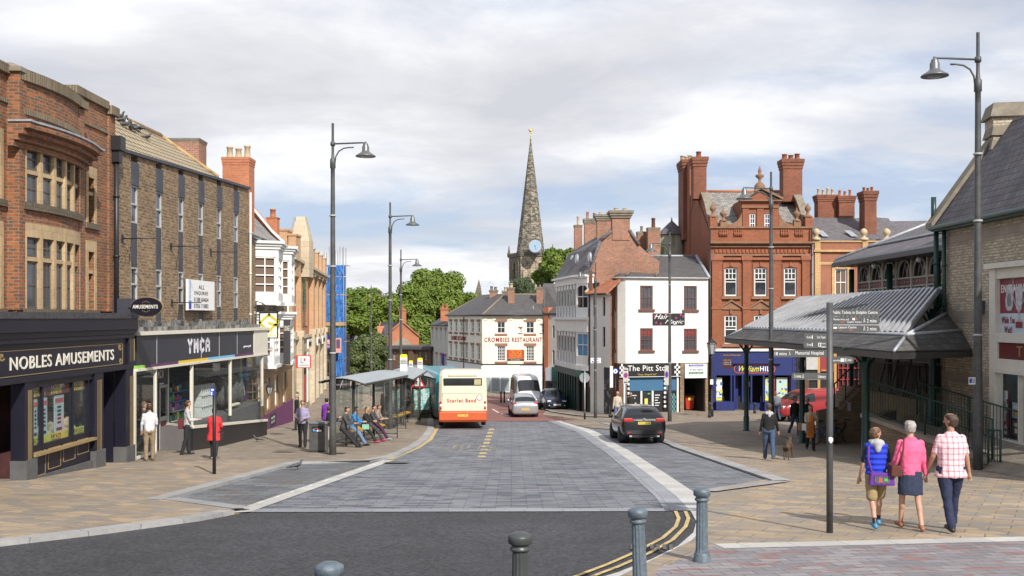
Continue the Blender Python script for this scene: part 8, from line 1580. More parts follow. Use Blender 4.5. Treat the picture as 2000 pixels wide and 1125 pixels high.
def shelter(A,B,label,zr=2.35,seat=True,ends=(1,1)):
 A,B=V(A),V(B);F=Fr(A[0],A[1],B[0],B[1],out=(1,-.1));z0=lambda u_:gz(F.p(u_,0).y)+PV;zm=z0(0);L=F.L
 t=thing('bus_shelter',label,'bus shelter',(A[0],A[1],zm),0,'curved roof bus shelters');n=max(2,int(L/2.4));W=1.25;top=zm+zr
 b=MB();k=8;prof=[(-.35+(W+.55)*i/k,.30*sin(pi*(.18+.72*i/k)))for i in range(k+1)]
 for (w0_,h0_),(w1_,h1_)in zip(prof,prof[1:]):b.hexa([F.p(-.25,top+h0_,w0_),F.p(L+.25,top+h0_,w0_),F.p(L+.25,top+h1_,w1_),F.p(-.25,top+h1_,w1_),F.p(-.25,top+h0_+.03,w0_),F.p(L+.25,top+h0_+.03,w0_),F.p(L+.25,top+h1_+.03,w1_),F.p(-.25,top+h1_+.03,w1_)])
 part(b,'roof',M['sroof'],t)
 b=MB();b.tube([F.p(-.25,top+prof[0][1]-.02,prof[0][0]),F.p(L+.25,top+prof[0][1]-.02,prof[0][0])],.05,6);b.tube([F.p(-.25,top+prof[-1][1]-.02,prof[-1][0]),F.p(L+.25,top+prof[-1][1]-.02,prof[-1][0])],.05,6)
 for i in range(n+1):u_=L*i/n;b.tube([F.p(u_,top+h-.05,w)for w,h in prof],.035,5)
 part(b,'roof_frame',M['shelter'],t)
 for i in range(n+1):u_=L*i/n;part(MB().tube([F.p(u_,z0(u_)-.1,0),F.p(u_,top+.2,0)],.06,8),'post',M['shelter'],t)
 b=MB();g=MB()
 for i in range(n):a,c=L*i/n+.1,L*(i+1)/n-.1;g.quad(F.p(a,top-.2,0),F.p(c,top-.2,0),F.p(c,z0(c)+.2,0),F.p(a,z0(a)+.2,0));b.tube([F.p(a,top-.2,0),F.p(c,top-.2,0)],.02,5);b.tube([F.p(a,z0(a)+.2,0),F.p(c,z0(c)+.2,0)],.02,5);b.tube([F.p(a,z0(a)+.95,0),F.p(c,z0(c)+.95,0)],.012,5)
 for e,on in ((0,ends[0]),(L,ends[1])):
  if on:
   zz_=z0(e);g.quad(F.p(e,zz_+.2,.1),F.p(e,zz_+.2,W*.85),F.p(e,top-.15,W*.85),F.p(e,top-.15,.1));b.tube([F.p(e,zz_-.05,W*.85),F.p(e,top+.1,W*.85)],.022,6);b.tube([F.p(e,zz_+.2,.1),F.p(e,zz_+.2,W*.85)],.025,5);b.tube([F.p(e,zz_+1.0,.1),F.p(e,zz_+1.0,W*.85)],.02,5)
 o=part(b,'glazing_bars',M['shelter'],t);part(g,'pane',M['pane'],o)
 if seat:
  b=MB();b.hexa([F.p(.3,z0(.3)+.60,.28),F.p(L-.3,z0(L)+.62,.28),F.p(L-.3,z0(L)+.56,.62),F.p(.3,z0(.3)+.54,.62),F.p(.3,z0(.3)+.66,.28),F.p(L-.3,z0(L)+.68,.28),F.p(L-.3,z0(L)+.62,.62),F.p(.3,z0(.3)+.60,.62)]);part(b,'perch_seat',mat('seat_orange',(.55,.30,.02),.5),t)
  for u_ in (.5,L/2,L-.5):part(MB().tube([F.p(u_,z0(u_),.45),F.p(u_,z0(u_)+.55,.45)],.03,6),'seat_leg',M['shelter'],t)
 return F,z0,top
SH,shz,shtop=shelter((-6.95,39.2),(-6.0,44.4),'nearest glass bus shelter with seated people under its curved roof')
shelter((-6.3,50.5),(-6.3,58.0),'second bus shelter, curved roof just beyond the second lamp post',ends=(1,1))
shelter((-6.2,63),(-6.9,71),'farthest bus shelter with a map panel behind the warning sign',ends=(1,1))
F=Fr(-6.6,62.9,-4.9,62.9,out=(0,-1));b=MB();b.box(F,.5,1.6,gz(63)+.45,gz(63)+2.0,-.04,.02,0);b.box(F,.58,1.52,gz(63)+.6,gz(63)+1.9,.02,.025,1);solo(b,'map_panel',[M['shelter'],brick('map_print',(.42,.55,.60),(.55,.66,.62),(.3,.5,.45),w=.2,h=.15,ms=.02,extra=blotch((.10,.35,.30),.5,.56,3))],'pale blue map poster panel at the end of the farthest shelter','panel',F.p(1,gz(63),0))
for (px,d,y0,y1,w,lab)in ((788.5,54,727.5,692,14,'largest white bus stop flag with a yellow top'),(802.5,66,724,704,7.5,'smallest white bus stop flag, between the other two'),(820.5,60,724,699,10,'rightmost white bus stop flag with a yellow top')):
 x=Pt(px,0,d).x;t=thing('bus_stop_flag',lab,'bus stop',(x,d,gz(d)+PV),0,'bus stop flags');F=Fr(x-2,d,x+2,d,out=(0,-1));u0,u1=F.u(px-w/2),F.u(px+w/2);z0_,z1_=F.z(px,y0),F.z(px,y1);hh=z1_-z0_
 part(MB().tube([V((x,d+.05,gz(d))),V((x,d+.05,z1_-.2))],.035,8),'pole',M['post'],t)
 b=MB();b.box(F,u0,u1,z0_+hh*.08,z1_-hh*.18,-.03,.03,0);b.box(F,u0,u1,z0_,z0_+hh*.08,-.03,.03,1);b.box(F,u0,u1,z1_-hh*.18,z1_-hh*.07,-.03,.03,2);b.prism(F,[(u1,z1_-hh*.07),(u1-(u1-u0)*.15,z1_),(u0+(u1-u0)*.15,z1_),(u0,z1_-hh*.07)],-.03,.03,2)
 b.text(F,'Tees Valley' if False else 'Connect',u0+.04,u1-.04,z1_-hh*.29,z1_-hh*.21,.03,.005,mi=3)
 for k,f_ in enumerate((.34,.45)):b.box(F,u0+.02,u1-.02,z1_-hh*f_-hh*.06,z1_-hh*f_,.03,.035,3)
 for k in range(3):b.box(F,u0+.06,u1-.08,z0_+hh*(.16+k*.11),z0_+hh*(.18+k*.11),.03,.034,4)
 part(b,'flag',[M['white_paint'],mat('flag_pink',(.60,.16,.38),.5),mat('flag_yellow',(.80,.75,.02),.5),M['ink'],mat('flag_grey',(.45,.45,.47),.5)],t)
def bike(loc,rz,m,label,s=1.0):
 t=thing('bicycle',label,'bicycle',loc,rz,'bicycles parked by the steps');P=lambda x,z,y=0:V((x*s,y*s,z*s))
 for x in (-.52,.52):
  b=MB();n=24;b.tube([P(x+.33*cos(2*pi*i/n),.34+.33*sin(2*pi*i/n))for i in range(n+1)],.020*s,5,cap=False);o=part(b,'wheel',M['black'],t,local=True)
  b=MB();
  for i in range(10):a=pi*i/10;b.tube([P(x+.31*cos(a),.34+.31*sin(a)),P(x-.31*cos(a),.34-.31*sin(a))],.003*s,3)
  part(b,'spokes',M['zinc'],o,local=True)
 b=MB()
 for a,c in (((-.12,.30),(-.22,.82)),((-.12,.30),(.38,.72)),((-.20,.76),(.36,.80)),((-.52,.34),(-.12,.30)),((-.52,.34),(-.20,.76)),((.36,.82),(.52,.34)),((.36,.72),(.33,.95))):b.tube([P(*a),P(*c)],.018*s,6)
 part(b,'frame',m,t,local=True)
 b=MB();b.tube([P(.33,.95,-.28),P(.40,.97,-.15),P(.34,.97,0),P(.40,.97,.15),P(.33,.95,.28)],.014*s,6);part(b,'handlebar',M['black'],t,local=True)
 b=MB();b.tube([P(-.22,.8),P(-.24,.93)],.014*s,6);b.tube([P(-.38,.95),P(-.24,.955),P(-.1,.945)],[.06*s,.05*s,.02*s],6);part(b,'saddle',M['black'],t,local=True)
M['bikeblue']=mat('bike_blue',(.04,.18,.45),.35);M['bikered']=mat('bike_red',(.40,.03,.04),.35)
bike(G(1612,868,.03),radians(20),M['bikeblue'],'blue framed bicycle nearest the woman in the beige coat');bike(G(1640,866,.03),radians(35),M['black'],'black bicycle between the blue and the dark red one');bike(G(1661,864,.03),radians(25),M['bikered'],'dark red bicycle nearest the ramp wall')
bike(G(1628,860,.03),radians(150),M['zinc'],'silver grey bicycle half hidden behind the blue one')
def paint(n,c,metal=.3):return mat(n,c,.28,metal=metal,na=.02,coat=.6)
M['tyre']=mat('tyre',(.018,.018,.018),.85);M['alloy']=mat('alloy',(.35,.36,.37),.35,metal=.7);M['cglass']=mat('car_glass',(.015,.018,.02),.05,na=.02,spec=.8)
M['tail']=mat('tail_light',(.42,.02,.015),.2,coat=.5,na=.05);M['hl']=mat('head_light',(.55,.57,.6),.12,metal=.4);M['trim']=mat('black_trim',(.02,.02,.022),.6);M['plate_y']=mat('plate_yellow',(.70,.52,.08),.5,na=.02)
def vehicle(name,label,cat,loc,rz,st,m,wheels,R,W,group=None,glassrows=(4,),rear_glass=None,front_glass=None,side=(0,0),n_sub=2):
 """st: stations (y, floor, belt, roof, half width, half roof width) from tail to nose; glass where marked"""
 t=thing(name,label,cat,loc,rz,group);b=MB();rows=9;vs=[]
 for (y,zf,zb,zr,w,wr)in st:
  half=[(0,zf),(w*.80,zf),(w*.97,zf+.10),(w,zf+(zb-zf)*.5),(w*.975,zb),(wr,zr-.07 if zr-zb>.1 else zr-.02),(wr*.80,zr),(0,zr+.02)]
  vs+=[V((x,y,z))for x,z in half]+[V((-x,y,z))for x,z in half[-2:0:-1]]
 n=14
 for j in range(len(st)-1):
  for i in range(n):
   a,c=j*n+i,j*n+(i+1)%n;mi=0
   if i in (4,9)and side[0]<=j<side[1]:mi=1
   if i in (4,5,6,7,8,9)and j in (rear_glass,front_glass):mi=1 if i in (5,6,7,8)else 0
   b.add([],[]);b.f.append([a,c,c+n,a+n]);b.m.append(mi);b.sm.append(True)
 b.v=vs;b.f+=[list(range(n)),list(range(len(vs)-n,len(vs)))];b.m+=[0,0];b.sm+=[True,True]
 o=part(b,'body',[m,M['cglass']],t,local=True);s_=o.modifiers.new('sub','SUBSURF');s_.levels=s_.render_levels=n_sub
 for y in wheels:
  for sx in (-1,1):
   x=sx*(W/2-.09);part(MB().lathe((sx*(W/2-.20),y,R),[(R*1.13,-.19),(R*1.13,.185)],28,axis=(sx,0,0)),'wheel_arch',M['trim'],o,local=True)
   w_=part(MB().lathe((x,y,R),[(R*.6,-.10),(R*.93,-.11),(R,-.07),(R,.07),(R*.93,.105),(R*.66,.105)],28,axis=(sx,0,0)),'wheel',M['tyre'],t,local=True)
   g=MB().lathe((x,y,R),[(R*.66,.10),(R*.6,.06),(R*.2,.07),(.0,.09)],20,axis=(sx,0,0));part(g,'rim',M['alloy'],w_,local=True)
 return t,o
class LF:
 """local frame on a vehicle's rear (s=-1) or nose (s=1)"""
 def __init__(s,y,sg):s.y=y;s.s=sg
 def p(s,u,v,w=0):return V((u if s.s<0 else -u,s.y+s.s*w,v))
def lb(t,F,name,m,*boxes,bev=.012):
 b=MB();
 for q in boxes:b.box(F,*q)
 return part(b,name,m,t,local=True,bev=bev)
def plate(t,F,txt,z,y='plate_y',w=.26,ww=.02):
 o=lb(t,F,'number_plate',M[y],(-w,w,z-.055,z+.055,0,ww),bev=0);b=MB();b.text(F,txt,-w+.04,w-.04,z-.035,z+.035,ww,.002,bold=.02);part(b,'plate_lettering',M['ink'],o,local=True)
def mirrors(t,x,y,z,m):
 for sx in (-1,1):part(MB().ball((sx*x,y,z),(.10,.06,.075),10,6),'wing_mirror',m,t,local=True)
g=G(1256,868,.005);bk=paint('estate_black',(.008,.009,.011),.2)
st=[(-2.30,.42,.78,.80,.72,.62),(-2.26,.26,.98,1.0,.88,.74),(-2.12,.24,1.03,1.08,.92,.72),(-1.80,.24,1.03,1.44,.93,.64),(-1.0,.24,1.02,1.51,.93,.65),(.0,.22,1.0,1.53,.93,.66),(.5,.22,.98,1.48,.93,.65),(1.25,.24,.97,1.03,.92,.74),(1.9,.24,.86,.90,.88,.66),(2.28,.3,.70,.74,.78,.55),(2.38,.4,.58,.62,.6,.4)]
t,o=vehicle('estate_car','black estate car with red tail lights and roof rails, parked in the right bay','car',(g.x,g.y+2.3,gz(g.y+1.8)+.0),radians(1.5),st,bk,(-1.35,1.4),.335,1.84,rear_glass=2,front_glass=6,side=(3,6))
t.rotation_euler=(radians(-3.6),0,radians(1.5))
F=LF(-2.30,-1);lb(t,F,'rear_glass_surround',M['cglass'],(-.60,.60,1.05,1.36,-.32,-.12),bev=.03)if False else None
lb(t,F,'bumper_trim',M['trim'],(-.74,.74,.34,.50,-.2,.02));lb(t,F,'lower_valance',M['trim'],(-.6,.6,.22,.33,-.3,-.02));plate(t,F,'PG13 ZNN',.80,ww=.035);lb(t,F,'boot_chrome',M['alloy'],(-.34,.34,.895,.915,-.05,.03),bev=.004)
for sx in (-1,1):
 lb(t,F,'tail_light',M['tail'],(min(sx*.46,sx*.84),max(sx*.46,sx*.84),.84,1.0,-.22,-.0),bev=.04);lb(t,F,'reflector',M['tail'],(min(sx*.55,sx*.7),max(sx*.55,sx*.7),.40,.44,.0,.03),bev=0);lb(t,F,'exhaust',M['alloy'],(min(sx*.5,sx*.62),max(sx*.5,sx*.62),.23,.29,-.12,.01))
 part(MB().tube([V((sx*.62,-1.7,1.52)),V((sx*.66,-1.0,1.58)),V((sx*.66,.2,1.58)),V((sx*.64,.6,1.50))],.018,6),'roof_rail',M['alloy'],t,local=True)
 for y in (-1.0,.12):lb(t,type('S',(),{'p':lambda s,u,v,w=0,sx=sx:V((sx*(.915+w),u,v))})(),'door_handle',bk,(y-.1,y+.1,.90,.93,0,.03))
mirrors(t,1.0,.75,1.0,bk);part(MB().ball((.2,-1.9,1.47),(.28,.10,.02),10,4),'rear_spoiler',bk,t,local=True);b=MB();b.text(F,'FORD' if False else 'O',-.05,.05,.95,.99,.03,.004)if False else b.lathe((0,-2.335,.955),[(.055,0),(.055,.012)],16,axis=(0,-1,0));part(b,'badge',M['alloy'],t,local=True)
part(MB().tube([V((0,-2.02,1.12)),V((.32,-1.98,1.16))],.012,5),'rear_wiper',M['trim'],t,local=True)
st=[(-1.98,.40,.72,.74,.68,.58),(-1.95,.26,.92,.94,.82,.70),(-1.84,.24,.98,1.03,.85,.66),(-1.55,.24,.98,1.38,.86,.58),(-.9,.24,.98,1.47,.86,.58),(-.1,.22,.95,1.50,.86,.60),(.35,.22,.92,1.44,.86,.59),(1.05,.24,.92,.98,.85,.66),(1.55,.24,.82,.86,.80,.58),(1.9,.3,.66,.70,.70,.48),(1.98,.4,.56,.6,.52,.36)]
sv=paint('silver_paint',(.42,.43,.45),.6);g=G(1022,815.5)
t,o=vehicle('hatchback','small silver hatchback driving away on the red junction','car',(g.x,g.y+1.98,gz(g.y+2)),radians(4),st,sv,(-1.2,1.25),.30,1.70,rear_glass=2,front_glass=6,side=(3,6));F=LF(-1.98,-1);plate(t,F,'LX09 FNH',.58,ww=.03)
lb(t,F,'bumper_seam',M['trim'],(-.6,.6,.30,.34,-.1,.01))
for sx in (-1,1):lb(t,F,'tail_light',M['tail'],(min(sx*.55,sx*.80),max(sx*.55,sx*.80),.80,1.04,-.25,-.05),bev=.05)
mirrors(t,.93,.6,.97,sv)
g=G(1088,802);nb_=paint('navy_car',(.012,.016,.045),.3)
t,o=vehicle('hatchback','dark blue hatchback with headlights towards us, parked at the far corner','car',(g.x-.2,g.y+2,gz(g.y+2)+.02),radians(186),st,nb_,(-1.2,1.25),.30,1.70,rear_glass=2,front_glass=6,side=(3,6));F=LF(1.98,1);plate(t,F,'NL57 TKD',.48,'white_paint',ww=.03);lb(t,F,'grille',M['trim'],(-.36,.36,.60,.68,-.1,.0),(-.5,.5,.28,.38,-.1,.01))
for sx in (-1,1):lb(t,F,'headlight',M['hl'],(min(sx*.40,sx*.70),max(sx*.40,sx*.70),.64,.78,-.3,-.10),bev=.04);lb(t,F,'fog_light',M['hl'],(min(sx*.5,sx*.6),max(sx*.5,sx*.6),.38,.46,-.12,-.02),bev=.02)
mirrors(t,.93,.6,.97,nb_)
vst=[(-2.75,.5,1.0,1.9,.88,.76),(-2.72,.32,1.15,2.42,.97,.84),(-2.2,.30,1.15,2.48,.99,.86),(-.6,.30,1.15,2.48,.99,.86),(.7,.30,1.15,2.46,.99,.85),(1.15,.30,1.15,2.34,.99,.82),(1.98,.30,1.13,1.24,.98,.84),(2.45,.32,1.0,1.04,.92,.70),(2.72,.36,.78,.82,.80,.56),(2.78,.45,.66,.7,.62,.4)]
def van(label,loc,rz,m,low,sc=1.0,pl='white_paint',minib=True):
 s2=[(y,f,b_,r_*low if r_>1.5 else r_,w,q)for (y,f,b_,r_,w,q)in vst]
 t,o=vehicle('minibus' if minib else 'van',label,'van',loc,rz,s2,m,(-1.75,1.85),.34,1.98,front_glass=5,side=(0,6)if minib else (4,6));F=LF(2.76,1)
 lb(t,F,'grille',M['trim'],(-.40,.40,.70,.80,-.14,-.03));lb(t,F,'bumper_trim',M['trim'],(-.75,.75,.34,.56,-.3,.01));plate(t,F,'NK08 XYB' if minib else 'YB12 KLM',.50,pl,ww=.03)
 for sx in (-1,1):lb(t,F,'headlight',M['hl'],(min(sx*.46,sx*.80),max(sx*.46,sx*.80),.74,.98,-.36,-.12),bev=.06)
 mirrors(t,1.1,1.4,1.3,M['trim']);return t
g=G(1031,798.5);van('white minibus with its windscreen towards us behind the silver hatchback',(g.x-.1,g.y+2.8,gz(g.y+2.8)),radians(187),paint('van_white',(.72,.73,.72),0),1.0)
van('red van with its nose towards the left, half hidden behind people and the green column',(Pt(1600,0,60).x,61.0,gz(61)+.05),radians(108),paint('van_red',(.30,.018,.022),.1),.76,minib=False)
def bus(label,loc,rz,cols,L=10.2,W=2.45,H=2.92,rear=True,num=''):
 t=thing('bus',label,'bus',loc,rz);h=W/2;P=lambda s,e:[(x*s,y_)for x,y_ in ((-h+.0,e),(h-.0,e))]
 def ring(z,k,e=0):r=.16;return [V((sx*(h*k-(r if c else 0)),sy*(L/2*1-e-(0 if c else r)),z))for sx,sy,c in ((-1,-1,0),(-1,-1,1),(1,-1,1),(1,-1,0),(1,1,0),(1,1,1),(-1,1,1),(-1,1,0))]
 zs=[(.28,.97,.06,0),(.34,.99,0,0),(.84,1,-.02,0),(.86,1,-.02,1),(1.25,1,0,1),(2.2,.985,.06,1),(2.62,.97,.14,1),(H-.10,.93,.24,1),(H,.82,.40,1),(H+.02,.4,1.5,1)]
 b=MB();
 for z,k,e,mi in zs:b.v+=ring(z,k,e)
 for j in range(len(zs)-1):
  for i in range(8):b.f.append([j*8+i,j*8+(i+1)%8,(j+1)*8+(i+1)%8,(j+1)*8+i]);b.m.append(zs[j][3]if j!=2 else 0);b.sm.append(False)
 b.f+=[list(range(8)),list(range(72,80))];b.m+=[0,1];b.sm+=[False,False]
 part(b,'body',[cols[0],cols[1]],t,local=True,bev=.03);F=LF(-L/2,-1)
 for sx in (-1,1):
  S_=type('S',(),{'p':lambda s,u,v,w=0,sx=sx:V((sx*(h+w-.016*max(0,v-1.2)*1.2),u,v))})();n=6
  for i in range(n):a=-L/2+.6+(L-1.4)*i/n;part(MB().box(S_,a+.04,a+(L-1.4)/n-.04,1.32,2.28,-.05,.012),'side_window',M['cglass'],t,local=True)
  for y in (-L/2+2.3,L/2-2.2):w_=part(MB().lathe((sx*(h-.13),y,.45),[(.3,-.1),(.46,-.1),(.46,.12),(.3,.14)],24,axis=(sx,0,0)),'wheel',M['tyre'],t,local=True);part(MB().lathe((sx*(h-.13),y,.45),[(.3,.12),(.1,.08),(0,.1)],16,axis=(sx,0,0)),'rim',M['alloy'],w_,local=True)
 return t,F
co=mat('bus_orange',(.55,.10,.025),.35,coat=.4,na=.05);cc_=mat('bus_cream',(.72,.64,.47),.38,coat=.3,na=.03);tq=mat('bus_turquoise',(.03,.30,.40),.3,coat=.4,na=.06);tg=mat('bus_aqua',(.10,.17,.19),.35,na=.2)
g=G(904,838);rz=radians(3.4);t,F=bus('cream and orange single deck bus seen from behind at the kerb',(g.x-5.1*sin(rz),g.y+5.1,gz(g.y+3)+.02),rz,(co,cc_));t.rotation_euler=(radians(-2.5),0,rz)
lb(t,F,'rear_window',M['cglass'],(-.98,.98,2.12,2.50,-.3,-.02),bev=.03);lb(t,F,'destination_blind',mat('blind_board',(.45,.40,.22),.5,na=.3),(.58,.92,2.16,2.44,-.1,-.005),bev=0)
lb(t,F,'engine_cover',cc_,(-1.03,1.03,.84,1.72,-.1,.025),bev=.02);lb(t,F,'seam',M['trim'],(-1.04,1.04,.825,.835,-.05,.015),(-1.04,1.04,1.725,1.735,-.05,.015),bev=0);lb(t,F,'bumper',co,(-1.2,1.2,.36,.81,-.2,.05),bev=.05);lb(t,F,'roof_vent',cc_,(-.75,.75,2.60,2.72,-.4,-.08),bev=.03)
b=MB();b.text(F,'Scarlet Band',-.80,.66,1.27,1.47,.026,.004,bold=.08);part(b,'bus_lettering',mat('bus_red',(.45,.02,.02),.5),t,local=True)
b=MB();b.lathe((.84,-5.128,1.52),[(.15,0),(.15,.006)],24,axis=(0,-1,0),mi=0);b.lathe((.84,-5.128,1.52),[(.12,.006),(.12,.01)],24,axis=(0,-1,0),mi=1);part(b,'speed_sticker',[MC['bus_red'],M['white_paint']],t,local=True)
for sx in (-1,1):
 for z,m_ in ((1.28,'tail'),(1.13,'white_paint'),(.99,'tail')):part(MB().lathe((sx*1.12,-5.09,z),[(.05,0),(.06,.03),(.03,.045)],14,axis=(0,-1,0)),'rear_light',M[m_],t,local=True)
plate(t,F,'YJ54 UBA',.62,ww=.06)
t,F=bus('turquoise and grey bus waiting in front of the cream bus',(Pt(885,0,66).x-.6,67.5,gz(67)+.02),radians(11),(tg,tq),H=3.0)
t,F=bus('farther turquoise bus beyond the farthest shelter',(Pt(852,0,78).x-1.2,80.5,gz(80)+.02),radians(17),(tg,tg),H=3.0)
SK=mat('skin',(.52,.29,.20),.55,na=.06);SKD=mat('skin_tan',(.42,.23,.15),.55,na=.06)
HB,HK,HG,HY2,HR=[mat('hair_%d'%i,c,.6,ns=40,na=.4)for i,c in enumerate(((.06,.035,.02),(.02,.015,.012),(.36,.34,.31),(.42,.28,.13),(.12,.06,.03)))]
def cloth(n,c,**k):return mat('cloth_'+n,c,.85,ns=9,na=.14,bump=.25,bscale=14,**k)
def cap(b,A,B,r0,r1,fl=1.0):
 """rounded tapering limb"""
 A,B=V(A),V(B);d=(B-A).normalized();P=[A-d*r0*.95,A-d*r0*.6,A,A.lerp(B,.5),B,B+d*r1*.6,B+d*r1*.95];b.tube(P,[r0*.25,r0*.8,r0,(r0+r1)/2,r1,r1*.8,r1*.25],12)
def rings(b,R_):
 vs=[];n=16
 for (x,y,z,rx,ry)in R_:vs+=[V((x+rx*cos(2*pi*i/n),y+ry*sin(2*pi*i/n),z))for i in range(n)]
 k=len(R_);b.add(vs,[(j*n+i,j*n+(i+1)%n,(j+1)*n+(i+1)%n,(j+1)*n+i)for j in range(k-1)for i in range(n)]+[tuple(range(n))[::-1],tuple(range((k-1)*n,k*n))],True)
FOLD={'top':(.11,.030),'trousers':(.13,.030),'skirt':(.14,.02),'hood':(.08,.02),'hair':(.035,.022),'scarf':(.05,.02),'dress':(.12,.02)}
def rm(b,name,m,t,vox,label=None):
 o=part(b,name,m,t,local=True);r=o.modifiers.new('r','REMESH');r.mode='VOXEL';r.voxel_size=vox;r.use_smooth_shade=True
 s=o.modifiers.new('s','SMOOTH');s.iterations=2;s.factor=.5
 if name in FOLD:
  w,st_=FOLD[name];k='folds_%g'%w;tx=D.textures.get(k)or D.textures.new(k,'CLOUDS');tx.noise_scale=w;tx.noise_depth=3;d=o.modifiers.new('d','DISPLACE');d.texture=tx;d.strength=st_;d.mid_level=.5;d.texture_coords='LOCAL'
 return o
def person(loc,h,rz,label,top,bot,hair=HB,skin=SK,L=(12,8),R=(-14,22),aL=(8,8,12,0),aR=(-6,8,12,0),lean=0,look=0,sleeve=1.0,legs='long',shoe=(.02,.02,.02),hairlen=0,vox=.018,build=1.0,coat=0,hood=None,sit=0,group=None,fin=True):
 t=thing('person',label,'person',loc,rz,group);S=h/1.75;top=cloth(*top);bot=cloth(*bot);bb,tb,pb=MB(),MB(),MB();shm=mat('shoe_%s'%str(shoe),shoe,.5)
 J={};th=radians
 for s,(a,k),n in ((-1,L,'L'),(1,R,'R')):
  hp=V((s*.092,0,.92));kn=hp+V((s*.01,sin(th(a)),-cos(th(a))))*.44;an=kn+V((0,sin(th(a-k)),-cos(th(a-k))))*.42;J[n]=(hp,kn,an,a-k)
 dz=min(J['L'][2].z,J['R'][2].z)-.08
 ln=th(lean);tp=lambda x,y,z:V((x,y*cos(ln)+(z-.92)*sin(ln),.92+(z-.92)*cos(ln)-y*sin(ln)-dz))
 dn=lambda v:V((v.x,v.y,v.z-dz));B_=build
 for n in 'LR':
  hp,kn,an,fa=J[n];hp,kn,an=dn(hp),dn(kn),dn(an);s=-1 if n=='L' else 1;f=th(max(-50,min(40,-fa*.6 if fa<0 else -fa*.3)))
  toe=an+V((s*.025,.15*cos(f),-.045+.15*sin(-f)*(-1 if fa<0 else 1)*.5));heel=an+V((0,-.04,-.045))
  cap(bb,hp,kn,.072,.050);cap(bb,kn,an,.050,.036);cap(bb,kn.lerp(an,.28)+V((0,-.012,0)),kn.lerp(an,.4)+V((0,-.01,0)),.052,.045)
  sb=MB();cap(sb,heel,toe,.042,.036);cap(sb,an+V((0,0,-.01)),heel,.040,.040);rm(sb,'shoe',shm,t,vox*.8)
  if legs=='long':cap(pb,hp,kn,.100*B_,.072);cap(pb,kn,an+V((0,0,.0)),.070,.062)
  elif legs=='shorts':cap(pb,hp,hp.lerp(kn,.86),.100*B_,.095)
  if legs=='shorts':q=MB();cap(q,an.lerp(kn,.22),an,.042,.040);rm(q,'sock',M['black'],t,vox)
 if legs=='skirt':rings(pb,[(0,0,1.02-dz,.13,.10),(0,0,.92-dz,.17*B_,.13),(0,0,.72-dz,.19*B_,.14),(0,.0,.56-dz,.185*B_,.14),(0,0,.55-dz,.12,.09)])
 else:cq=.86 if coat else 1;rings(pb,[(*tp(0,0,1.02),.13*B_*cq,.10*B_*cq),(*tp(0,0,.96),.155*B_*cq,.115*B_*cq),(*tp(0,-.01,.88),.165*B_*cq,.125*B_*cq),(*tp(0,0,.82),.12*B_,.10)])
 T=lambda x,y,z,rx,ry:(*tp(x,y,z),rx,ry)
 tr=[T(0,0,.88-coat,(.165+coat*.12+.02*(coat>0))*B_,(.128+.02*(coat>0))*B_),T(0,0,.98,.160*B_,.122*B_),T(0,0,1.12,.158*B_,.112*B_),T(0,.0,1.28,.178*B_,.118*B_),T(0,0,1.40,.160,.095),T(0,0,1.435,.125,.08),T(0,-.005,1.46,.10,.07),T(0,-.005,1.49,.06,.055)]
 rings(tb,tr);rings(bb,[(x,y,z,rx*.8,ry*.8)for x,y,z,rx,ry in tr[1:]]);cap(bb,tp(0,0,1.44),tp(0,.01,1.56),.055,.05)
 for n,(p,o_,e,inn)in (('L',aL),('R',aR)):
  s=-1 if n=='L' else 1;sh=tp(s*.168,0,1.385);up=lambda pp:V((s*sin(th(o_))*cos(th(pp)),sin(th(pp+lean*0)),-cos(th(pp))*cos(th(o_)))).normalized()
  el=sh+up(p)*.285;fd=up(p+e);fd=V((fd.x-s*sin(th(inn)),fd.y,fd.z)).normalized();wr=el+fd*.245
  cap(bb,sh,el,.045,.038);cap(bb,el,wr,.038,.026);cap(tb,sh-up(p)*.01,sh.lerp(el,1 if sleeve>.6 else .75),.056,.050)
  if sleeve>.6:cap(tb,el,el.lerp(wr,.92),.050,.038)
  pm=wr+fd*.045;sd=fd.cross(V((0,1,0))if abs(fd.y)<.8 else V((0,0,1))).normalized();nr=fd.cross(sd);cap(bb,wr,pm+fd*.02,.026,.032)
  if fin:
   for k in range(4):a=pm+sd*(-.024+.016*k)+fd*.03;m_=a+fd*.035*(1,1.15,1.1,.85)[k];cap(bb,a,m_,.010,.009);cap(bb,m_,m_+fd*.018+nr*.012,.009,.008)
   cap(bb,wr+fd*.02+sd*.025*-s,pm+fd*.035+sd*.052*-s,.012,.009)
 hc=tp(0,.02,1.64);lk=th(look);Rk=Mx.Rotation(lk,3,'Z');H=lambda x,y,z:hc+Rk@V((x,y,z))
 rr=[(0,-.10,.02,.03),(0,-.055,.055,.06),(0,-.01,.068,.078),(0,.0,.074,.088),(0,.05,.074,.09),(0,.09,.06,.075),(0,.112,.03,.04)]
 vs=[];
 for (x,z,rx,ry)in rr:vs+=[H(rx*cos(2*pi*i/16),.01*(z<-.04)+ry*sin(2*pi*i/16),z)for i in range(16)]
 bb.add(vs,[(j*16+i,j*16+(i+1)%16,(j+1)*16+(i+1)%16,(j+1)*16+i)for j in range(6)for i in range(16)]+[tuple(range(16))[::-1],tuple(range(96,112))],True)
 cap(bb,H(0,.085,.01),H(0,.10,-.018),.010,.014);
 for s in (-1,1):cap(bb,H(s*.075,-.005,-.02),H(s*.078,-.01,.015),.012,.014)
 rm(bb,'body',skin,t,min(vox,.013));rm(tb,'top',top,t,vox);rm(pb,'trousers' if legs!='skirt' else 'skirt',bot,t,vox)
 fb=MB()
 for s in (-1,1):fb.ball(H(s*.03,.078,.008),(.011,.008,.007),8,5)
